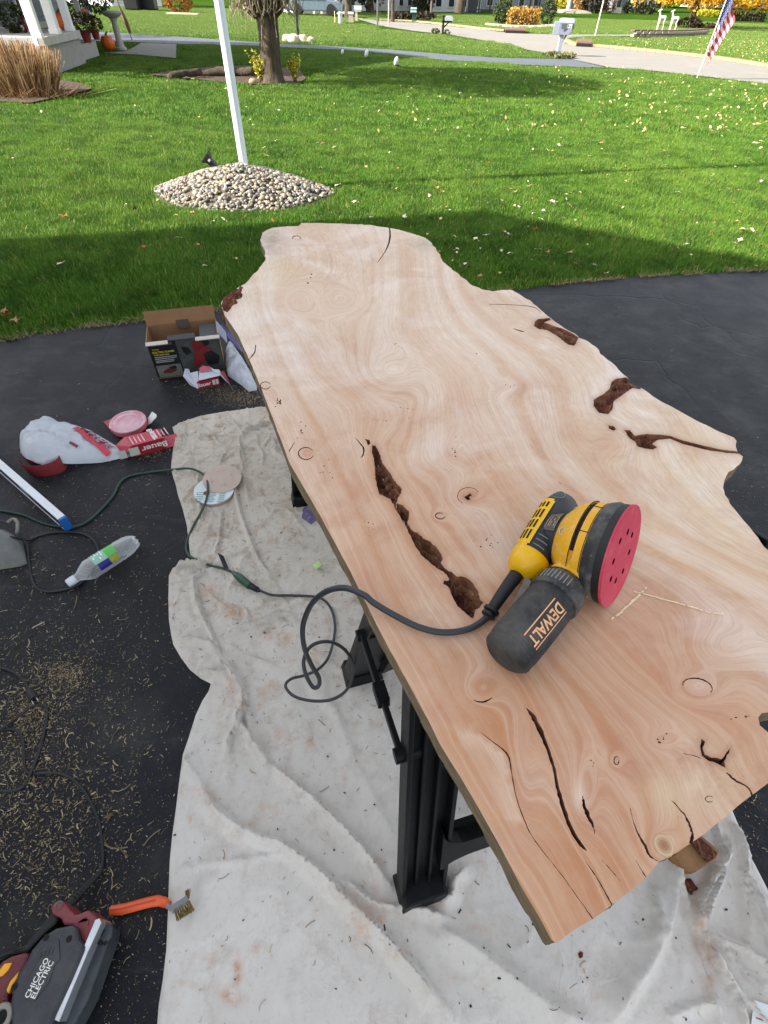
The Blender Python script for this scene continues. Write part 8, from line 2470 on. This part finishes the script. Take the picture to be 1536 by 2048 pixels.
for k in range(17):
    x = 974 + 8.6 * k; y = 51 + 4.6 * math.sin(math.pi * (k + .5) / 17) + (k * .12)
    p = at(x, y); b = MB(); b.box(p + [0, 0, .06], (.26, .18, .13), Matrix.Rotation(rt.uniform(-.2, .2), 3, 'Z')); obj('stone', b, m_rs, st_, smooth=False, bevel=.02)
# black fence
fa, fb_ = at(935, 27), at(1110, 26)
fn_ = thing('black_fence', 'black metal picket fence behind the topiary shrubs', 'fence', tuple((fa + fb_) / 2))
m_bf = M('black_fence_paint', lin((30, 34, 38)), .5)
for z in (.25, 1.75):
    b = MB(); b.beam(fa + [0, 0, z], fb_ + [0, 0, z], .06, .08); obj('rail', b, m_bf, fn_, smooth=False)
for k in range(10):
    q = fa + (fb_ - fa) * k / 9; b = MB(); b.beam(q, q + [0, 0, 2.0], .12, .12); obj('post', b, m_bf, fn_, smooth=False)
me = None
for k in range(64):
    q = fa + (fb_ - fa) * (k + .5) / 64
    if me is None:
        b = MB(); b.beam((0, 0, 0), (0, 0, 1.8), .035, .035); me = b.mesh('picket', m_bf, False)
    o = bpy.data.objects.new('picket', me); COL.objects.link(o); o.parent = fn_; o.location = Vector(q) - fn_.location
pb_ = [at(935, 26.6) + [0, .5, 0], at(952, 26.6) + [0, .5, 0]]
b = MB(); b.beam(pb_[0] + [0, 0, .8], pb_[1] + [0, 0, .8], .3, 1.6); tag(obj('electrical_cabinet', b, M('dark_green_cabinet', lin((34, 48, 46)), .5), smooth=False), 'dark green cabinet at the left end of the black fence', 'cabinet')
# retaining wall, white deer figures
wa, wb_ = at(1262, 74), at(1408, 70)
rw = thing('retaining_wall', 'low retaining wall of grey tumbled blocks before the white figures', 'retaining wall', tuple((wa + wb_) / 2))
m_bl = M('wall_block', lin((150, 138, 128)), .9, var=.2, vs=4); m_cp = M('wall_cap', lin((96, 80, 68)), .9, var=.2)
nb = 15
for k in range(nb):
    u = (k + .5) / nb; q = wa * (1 - u) + wb_ * u; bow = -.9 * math.sin(math.pi * u)
    q = q + np.array([0, bow, 0])
    for row in range(2):
        b = MB(); b.box(q + [.12 * row, 0, .055 + .112 * row], (.40, .26, .104), Matrix.Rotation(rt.uniform(-.1, .1) + .45, 3, 'Z')); obj('block', b, m_bl, rw, smooth=False, bevel=.02)
    b = MB(); b.box(q + [0, .03, .25], (.44, .32, .045), Matrix.Rotation(.45, 3, 'Z')); obj('cap_stone', b, m_cp, rw, smooth=False)
m_deer = M('white_figure', lin((214, 208, 196)), .6, var=.05)
def deer(px, py, label, face):
    p0 = at(px, py, .12); p = np.zeros(3); d_ = thing('deer_figure', label, 'statue', tuple(p0))
    sx = face
    bl_ = [(-.30 * sx, 0, .78), (-.1 * sx, 0, .80), (.15 * sx, 0, .78), (.30 * sx, 0, .86)]
    b = MB(); b.tube(smooth_path([p + np.array(q) for q in bl_], 4), [.10] + [.15] * 11 + [.11], 10)
    b.tube(smooth_path([p + [.26 * sx, 0, .84], p + [.36 * sx, 0, 1.05], p + [.42 * sx, 0, 1.28]], 4), [.10, .09, .08, .075, .07, .065, .06, .06, .06], 8)
    b.tube([p + [.38 * sx, 0, 1.30], p + [.50 * sx, 0, 1.28], p + [.62 * sx, 0, 1.22]], [.07, .065, .035], 8)
    for lx, ly, k in ((-.26, -.07, 1), (-.22, .07, 1), (.22, -.07, 0), (.26, .07, 0)):
        b.tube([p + [lx * sx, ly, .72], p + [(lx + (.05 if k else .0)) * sx, ly, .40], p + [(lx + (-.04 if k else .01)) * sx, ly, .22], p + [lx * sx, ly, -.18]], [.075, .04, .03, .03], 7)
    b.tube([p + [-.38 * sx, 0, .80], p + [-.46 * sx, 0, .72]], [.04, .02], 6)
    DS = .60
    b.v = [(p0[0] + v[0] * DS, p0[1] + v[1] * DS, p0[2] + v[2] * DS) for v in b.v]
    obj('body', b, m_deer, d_)
    b = MB()
    for s_ in (-1, 1):
        b.tube([p + [.36 * sx, .05 * s_, 1.33], p + [.30 * sx, .14 * s_, 1.40]], [.03, .012], 5)
    b.v = [(p0[0] + v[0] * DS, p0[1] + v[1] * DS, p0[2] + v[2] * DS) for v in b.v]
    kind(obj('ears', b, m_deer, d_), 'stuff')
deer(1319, 57, 'white deer figure standing behind the retaining wall, left of two', -1)
deer(1344, 59, 'white deer figure standing behind the retaining wall, right of two', -1)
# stump-like bush and shrubs by the yellow tree
for px, py, r_, lab in ((1374, 57, (.9, .5, .30), 'brown mounded bush at the foot of the yellow tree'), (1413, 58, (.7, .4, .15), 'dark low shrub right of the yellow tree')):
    shrub('brown_bush', lab, 'bush', at(px, py), r_, 500, .06, .12, m_dksh, 'brown bushes at the yellow tree')
shrub('yellow_green_bush', 'bright yellow green bush behind the flag', 'bush', at(1414, 34), (1.6, .8, .32), 700, .08, .16, leaf_mat('yellow_green', [(0, lin((130, 130, 20))), (1, lin((206, 196, 60)))]))
hb = thing('dark_hedge', 'long dark clipped hedge across the far lawn on the right', 'hedge', tuple(at(1480, 42)))
p = at(1483, 42); card_obj('foliage', leaf_cards(2200, boxpts((p[0], p[1], .32), (4.2, 1.0, .66)), .07, .15), m_dkg, hb)
b = MB(); b.box((p[0], p[1], .18), (3.8, .6, .36)); obj('stems', b, m_stem, hb, smooth=False)
# yellow maple
p = at(1378, 55)
ym_ = thing('yellow_maple', 'yellow autumn maple with low hanging branches behind the flag', 'tree', tuple(p))
b = trunk_mb([p + [0, 0, z] for z in (-.05, .1, .5, 1.2, 2.0, 3.0, 4.2)], [.30, .24, .2, .19, .18, .15, .1], 14, .15, 5); obj('trunk', b, m_bk, ym_, auto=None)
for k in range(8):
    a = 2 * math.pi * k / 8 + .3
    b = MB(); b.tube(smooth_path([p + [0, 0, 1.4 + .12 * k], p + [math.cos(a) * 1.2, math.sin(a) * 1.2, 2.2 + .1 * k], p + [math.cos(a) * 2.8, math.sin(a) * 2.8, 2.3], p + [math.cos(a) * 3.8, math.sin(a) * 3.8, 1.7]], 4), [.09 * (1 - .07 * i) for i in range(13)], 6); obj('limb', b, m_bk, ym_)
m_ym = leaf_mat('maple_yellow', [(0, lin((190, 130, 20))), (.45, lin((224, 178, 40))), (.85, lin((232, 204, 92))), (1, lin((206, 120, 40)))], .45)
cl_ = []
for k in range(70):
    a = rt.uniform(0, 6.28); r_ = 4.3 * math.sqrt(rt.random()); z = 1.35 + 3.6 * rt.random() ** 1.3 * math.sqrt(max(0, 1 - (r_ / 4.6) ** 2)) + .1
    cl_.append((p[0] + r_ * math.cos(a), p[1] + r_ * math.sin(a), z))
for px, z in ((1325, 1.75), (1350, 1.7), (1372, 1.15), (1388, 1.2), (1400, 1.25), (1465, 1.15), (1490, 1.2), (1525, .95), (1545, 1.0), (1512, 1.15)):
    q = at(px, 55); dq = depth(q); u = (px - 1378) / 1010 * dq; cl_.append((p[0] + u, p[1] + rt.uniform(-.6, .3), z + .1))
cl_ = np.array(cl_)
def ymf(n):
    i = rng.integers(0, len(cl_), n); return cl_[i] + rng.normal(0, 1, (n, 3)) * np.array([.34, .34, .2])
card_obj('crown', leaf_cards(9500, ymf, .07, .14), m_ym, ym_)

# the flag on its thin white pole at the lawn's edge
p = at(1393, 158)
fg = thing('flag', 'striped flag hanging slack on a thin white pole at the street edge', 'flag', tuple(p))
ptop = p + np.array([.06, 0, 2.3])
b = MB(); b.tube([p, ptop], .011, 8); obj('pole', b, m_wl, fg)
m_fr, m_fw, m_fb = M('flag_red', lin((178, 44, 66)), .7), M('flag_white', lin((216, 208, 206)), .7), M('flag_blue', lin((44, 54, 100)), .7)
nu, nv = 26, 26
# slack cloth: hoist down the pole, fly end drooping with folds, trailing to the right
b = MB(); vs = []
HZ0, HZ1 = 1.62, .62
for i in range(nu + 1):
    u = i / nu
    for j in range(nv + 1):
        v = j / nv
        base = p + (ptop - p) * ((HZ0 + (HZ1 - HZ0) * v) / 2.3)
        droop = u ** .8
        x = base[0] + .34 * droop * (1 - .55 * v) + .02 * math.sin(9 * u + 2 * v)
        y = base[1] + .06 * math.sin(11 * u + 3 * v) * (0.3 + u)
        z = base[2] - .52 * u * (1 - .25 * v) - .02 * math.sin(7 * u)
        vs.append((x, y, z))
fs = [(i * (nv + 1) + j, i * (nv + 1) + j + 1, (i + 1) * (nv + 1) + j + 1, (i + 1) * (nv + 1) + j) for i in range(nu) for j in range(nv)]
b.add(vs, fs)
b.mi = [2 if (i < nu * .4 and j < 14) else (0 if (j // 2) % 2 == 0 else 1) for i in range(nu) for j in range(nv)]
fc = obj('cloth', b, [m_fr, m_fw, m_fb], fg, auto=None)
b = MB()
for r_ in range(7):
    for c_ in range(5):
        i, j = 1 + c_ * 2, 1 + r_ * 2 - (c_ % 2) * 0
        if i >= 10 or j >= 13: continue
        q = np.array(vs[i * (nv + 1) + j]) + [0, -.006, 0]
        star = []
        for k in range(10):
            a = math.pi / 2 + math.pi * k / 5; rr_ = .016 if k % 2 == 0 else .007
            star.append(q + [rr_ * math.cos(a), 0, rr_ * math.sin(a)])
        b.add(star, [tuple(range(10))])
kind(obj('stars', b, m_fw, fc, smooth=False), 'stuff')

# ================================================================== FAR HOUSES, TREES, CARS
m_wh = M('white_house', lin((206, 208, 210)), .6, var=.04); m_gh = M('grey_stone_house', lin((130, 130, 134)), .85, var=.2, vs=1.2); m_lb = M('pale_blue_house', lin((150, 176, 196)), .6)
def far_house(pxl, pxr, py, d_, h_, m, label, wins=4, porch=False, cols=None, name='house'):
    a_, c_ = at(pxl, py), at(pxr, py)
    mid = (a_ + c_) / 2
    H_ = thing(name, label, 'house', tuple(mid))
    ex = (c_ - a_); L = np.linalg.norm(ex); ex /= L; ey = np.array([-ex[1], ex[0], 0]); up = np.array([0, 0, 1.])
    q = lambda u, v, z: a_ + ex * u + ey * v + up * z
    b = MB(); b.prism(q(0, 0, 0), ey, up, [(0, 0), (d_, 0), (d_, h_), (d_ / 2, h_ + d_ * .3), (0, h_)], L); obj('wall', b, m, H_, smooth=False)
    b = MB(); b.add([q(-.3, -.4, h_ - .1), q(L + .3, -.4, h_ - .1), q(L + .3, d_ / 2, h_ + d_ * .3 + .15), q(-.3, d_ / 2, h_ + d_ * .3 + .15), q(L + .3, d_ + .4, h_ - .1), q(-.3, d_ + .4, h_ - .1)], [(0, 1, 2, 3), (3, 2, 4, 5)]); obj('roof', b, m_shing, H_, smooth=False)
    for k in range(wins):
        u = L * (k + .5) / wins
        b = MB(); b.box(q(u, -.03, .85), (min(1.2, L / wins * .5), .08, 1.1), Matrix.Rotation(math.atan2(ex[1], ex[0]), 3, 'Z')); wf = obj('window', b, m_trim, H_, smooth=False)
        b = MB(); b.box(q(u, -.06, .85), (min(1.0, L / wins * .4), .08, .94), Matrix.Rotation(math.atan2(ex[1], ex[0]), 3, 'Z')); obj('pane', b, m_glass, wf, smooth=False)
    if porch:
        b = MB(); b.beam(q(L * .1, -1.0, 2.3), q(L * .9, -1.0, 2.3), 2.0, .18); obj('porch_roof', b, m_trim, H_, smooth=False)
        for k in range(5):
            b = MB(); b.beam(q(L * (.12 + .19 * k), -1.8, 0), q(L * (.12 + .19 * k), -1.8, 2.25), .16, .16); obj('column', b, m_trim, H_, smooth=False)
    return H_
far_house(592, 668, 27, 8, 5, m_wh, 'white two storey house with a columned porch far behind the lamp post', 4, True)
far_house(672, 735, 22, 8, 4.5, m_wh, 'white house far behind the bare trees left of the street', 3)
far_house(775, 826, 22, 8, 5, m_wh, 'white house far beyond the green mailbox', 3)
far_house(862, 960, 24, 9, 5, m_wh, 'white house behind the leaning dark trunk', 4)
far_house(960, 1110, 20, 9, 5, M('grey_siding_far', lin((140, 146, 156)), .6), 'pale grey house behind the black fence', 5)
far_house(1222, 1305, 23, 9, 5, m_gh, 'grey stone house with white columns behind clipped shrubs', 4, True)
far_house(225, 325, 14, 8, 4, m_wh, 'white building far left behind the two dark bins', 3)
far_house(1440, 1560, 16, 9, 4.5, m_wh, 'white house far right behind the yellow leaves', 4)
for px, lab in ((268, 'black wheeled bin far left, left of two'), (301, 'black wheeled bin far left, right of two')):
    p = at(px, 21); w_ = thing('wheeled_bin', lab, 'bin', tuple(p))
    b = MB(); b.box(p + [0, 0, .65], (.95, .8, 1.2), taper=1.12); obj('body', b, m_fl, w_, smooth=False, bevel=.05)
    b = MB(); b.box(p + [0, 0, 1.3], (1.12, .95, .1)); obj('lid', b, m_fl, w_, smooth=False, bevel=.03)
    for s_ in (-1, 1):
        b = MB(); b.lathe(p + [s_ * .44, .3, .12], (1, 0, 0), [(-.05, .12), (.05, .12)], 10); obj('wheel', b, m_fl, w_, smooth=False)
shrub('rust_shrub', 'rust orange shrub on a stone edged bed at the far left', 'shrub', at(360, 25), (1.0, .7, .55), 900, .06, .12, leaf_mat('rust', [(0, lin((96, 52, 24))), (1, lin((170, 112, 50)))]))
b = MB(); b.beam(at(336, 29), at(398, 31), .5, .2); tag(obj('bed_edging', b, m_rs, smooth=False), 'pale stone edging under the rust orange shrub', 'edging')
# parked car
p = at(630, 31); cr = thing('parked_car', 'blue grey car parked in front of the far white house', 'car', tuple(p))
m_car = M('car_paint', lin((120, 136, 150)), .25, metal=.3)
b = MB(); b.prism(p + [-1.9, .8, .25], (1, 0, 0), (0, 0, 1), [(0, 0), (4.0, 0), (4.05, .35), (3.7, .5), (2.9, .58), (2.4, .95), (1.1, .98), (.5, .55), (.05, .48)], 1.6); obj('body', b, m_car, cr, smooth=False, bevel=.05)
b = MB(); b.prism(p + [-1.9, -.82, .25], (1, 0, 0), (0, 0, 1), [(2.75, .58), (2.35, .9), (1.15, .92), (.65, .58)], .02); obj('side_window', b, m_glass, cr, smooth=False)
for dx_ in (-1.2, 1.25):
    for dy_ in (-.78, .72):
        b = MB(); b.lathe(p + [dx_, dy_, .32], (0, 1, 0), [(-.1, .32), (.1, .32)], 16); obj('wheel', b, m_pad, cr, smooth=False)
# far trees: one builder, each with trunk and crown
def far_tree(px, py, tr_, h_, label, crown_m=None, cr=(2, 2, 2), cz_=4, n=900, lean=0, bark=m_bk, s=(.12, .25)):
    p = at(px, py); T_ = thing('tree', label, 'tree', tuple(p))
    b = MB(); b.tube([p + [lean * k / 6, 0, h_ * k / 6] for k in range(7)], [tr_ * (1.25 if k == 0 else 1 - .1 * k) for k in range(7)], 10); obj('trunk', b, bark, T_)
    for k in range(5):
        a = 2.4 * k; z = h_ * (.55 + .09 * k)
        b = MB(); b.tube([p + [lean * .6, 0, z], p + [lean * .6 + math.cos(a) * 1.2, math.sin(a) * 1.2, z + .8], p + [lean * .6 + math.cos(a) * 2.2, math.sin(a) * 2.2, z + 1.3]], [tr_ * .4, tr_ * .28, tr_ * .12], 6); obj('limb', b, bark, T_)
    if crown_m is not None:
        card_obj('crown', leaf_cards(n, in_ball((p[0] + lean * .6, p[1], cz_), cr), *s), crown_m, T_)
m_brn = leaf_mat('brown_crown', [(0, lin((80, 58, 44))), (1, lin((150, 112, 84)))])
m_wbk = M('pale_bark', lin((190, 184, 174)), .8)
far_tree(656, 30, .3, 6, 'brown leaved tree before the far white house', m_brn, (2.2, 2, 2), 3.6)
far_tree(697, 34, .25, 5, 'bare twiggy tree behind the utility boxes', m_brn, (1.6, 1.5, 1.6), 2.6, 700)
far_tree(740, 26, .3, 6, 'dark tree beyond the street bend', m_dkg, (2.2, 2, 2.4), 2.6)
far_tree(785, 44, .12, 3.2, 'small bare brown tree left of the green mailbox', m_brn, (1.0, .9, .9), 1.9, 400, s=(.06, .12))
far_tree(918, 27, .42, 6, 'leaning dark trunk in front of a white house', m_dkg, (3, 2.5, 2), 5.5, lean=.9)
far_tree(1135, 25, .22, 6, 'pale barked tree on a mulched mound', m_brn, (2, 2, 2), 4.8, bark=m_wbk)
b = MB(); q = at(1138, 26); b.blob(q, (2.6, 1.6, .32), 20, 8); tag(obj('mulch_mound', b, M('pale_mulch', lin((150, 138, 122)), .95, var=.2)), 'pale mulched mound under the pale barked tree', 'mound')
for px, py, r_, m_, lab in ((1160, 25, (1.1, .8, 1.3), m_or, 'orange brown shrub in the far hedge row, leftmost'), (1180, 26, (1.2, .8, 1.0), m_dksh, 'dark brown shrub in the far hedge row'), (1196, 26, (1.1, .8, 1.5), m_dkg, 'dark green shrub in the far hedge row'), (1214, 27, (1.1, .8, 1.5), m_brn, 'reddish brown shrub in the far hedge row, beside the stone house'), (1118, 23, (.9, .7, .6), m_yl, 'low yellow green shrub left of the pale barked tree'), (851, 24, (1.0, .8, 1.5), m_dkg, 'tall dark green arborvitae right of the green mailbox'), (838, 24, (.9, .8, 1.6), m_dkg, 'tall dark green arborvitae behind the green mailbox')):
    shrub('far_shrub', lab, 'shrub', at(px, py), r_, 700, .09, .2, m_)
for px, py, lab in ((1252, 27, 'small round dark shrub under the stone house, leftmost'), (1268, 27, 'small round dark shrub under the stone house, second'), (1284, 28, 'small round dark shrub under the stone house, third'), (1299, 28, 'small round dark shrub under the stone house, rightmost')):
    shrub('clipped_shrub', lab, 'shrub', at(px, py), (.55, .5, .5), 300, .08, .16, m_dkg, 'clipped shrubs before the stone house')
p = at(1233, 27); b = MB(); b.box(p + [0, 0, .25], (.8, .6, .5)); tag(obj('planter_box', b, M('pale_planter', lin((196, 190, 176)), .7), smooth=False, bevel=.03), 'pale square planter before the stone house', 'planter')
shrub('dark_yew', 'dark evergreen bush mass beside the far left porch wall', 'bush', np.array([-12.5, 25.5, 0]), (1.3, 1.0, 1.1), 1500, .05, .1, m_dkg)
# a wooded rise closes the view far beyond the houses
def woods(n):
    x = rng.uniform(-190, 230, n); y = 150 + rng.normal(0, 8, n) + .0006 * x * x
    return np.stack([x, y, 1 + 11 * rng.uniform(0, 1, n) ** 1.2 * (1 + .5 * fbm(x * .04, y * 0, 3, 3))], 1)
kind(card_obj('far_wood', leaf_cards(16000, woods, .7, 1.6), leaf_mat('autumn_wood', [(0, lin((60, 56, 36))), (.5, lin((104, 88, 54))), (1, lin((150, 116, 66)))])), 'stuff')
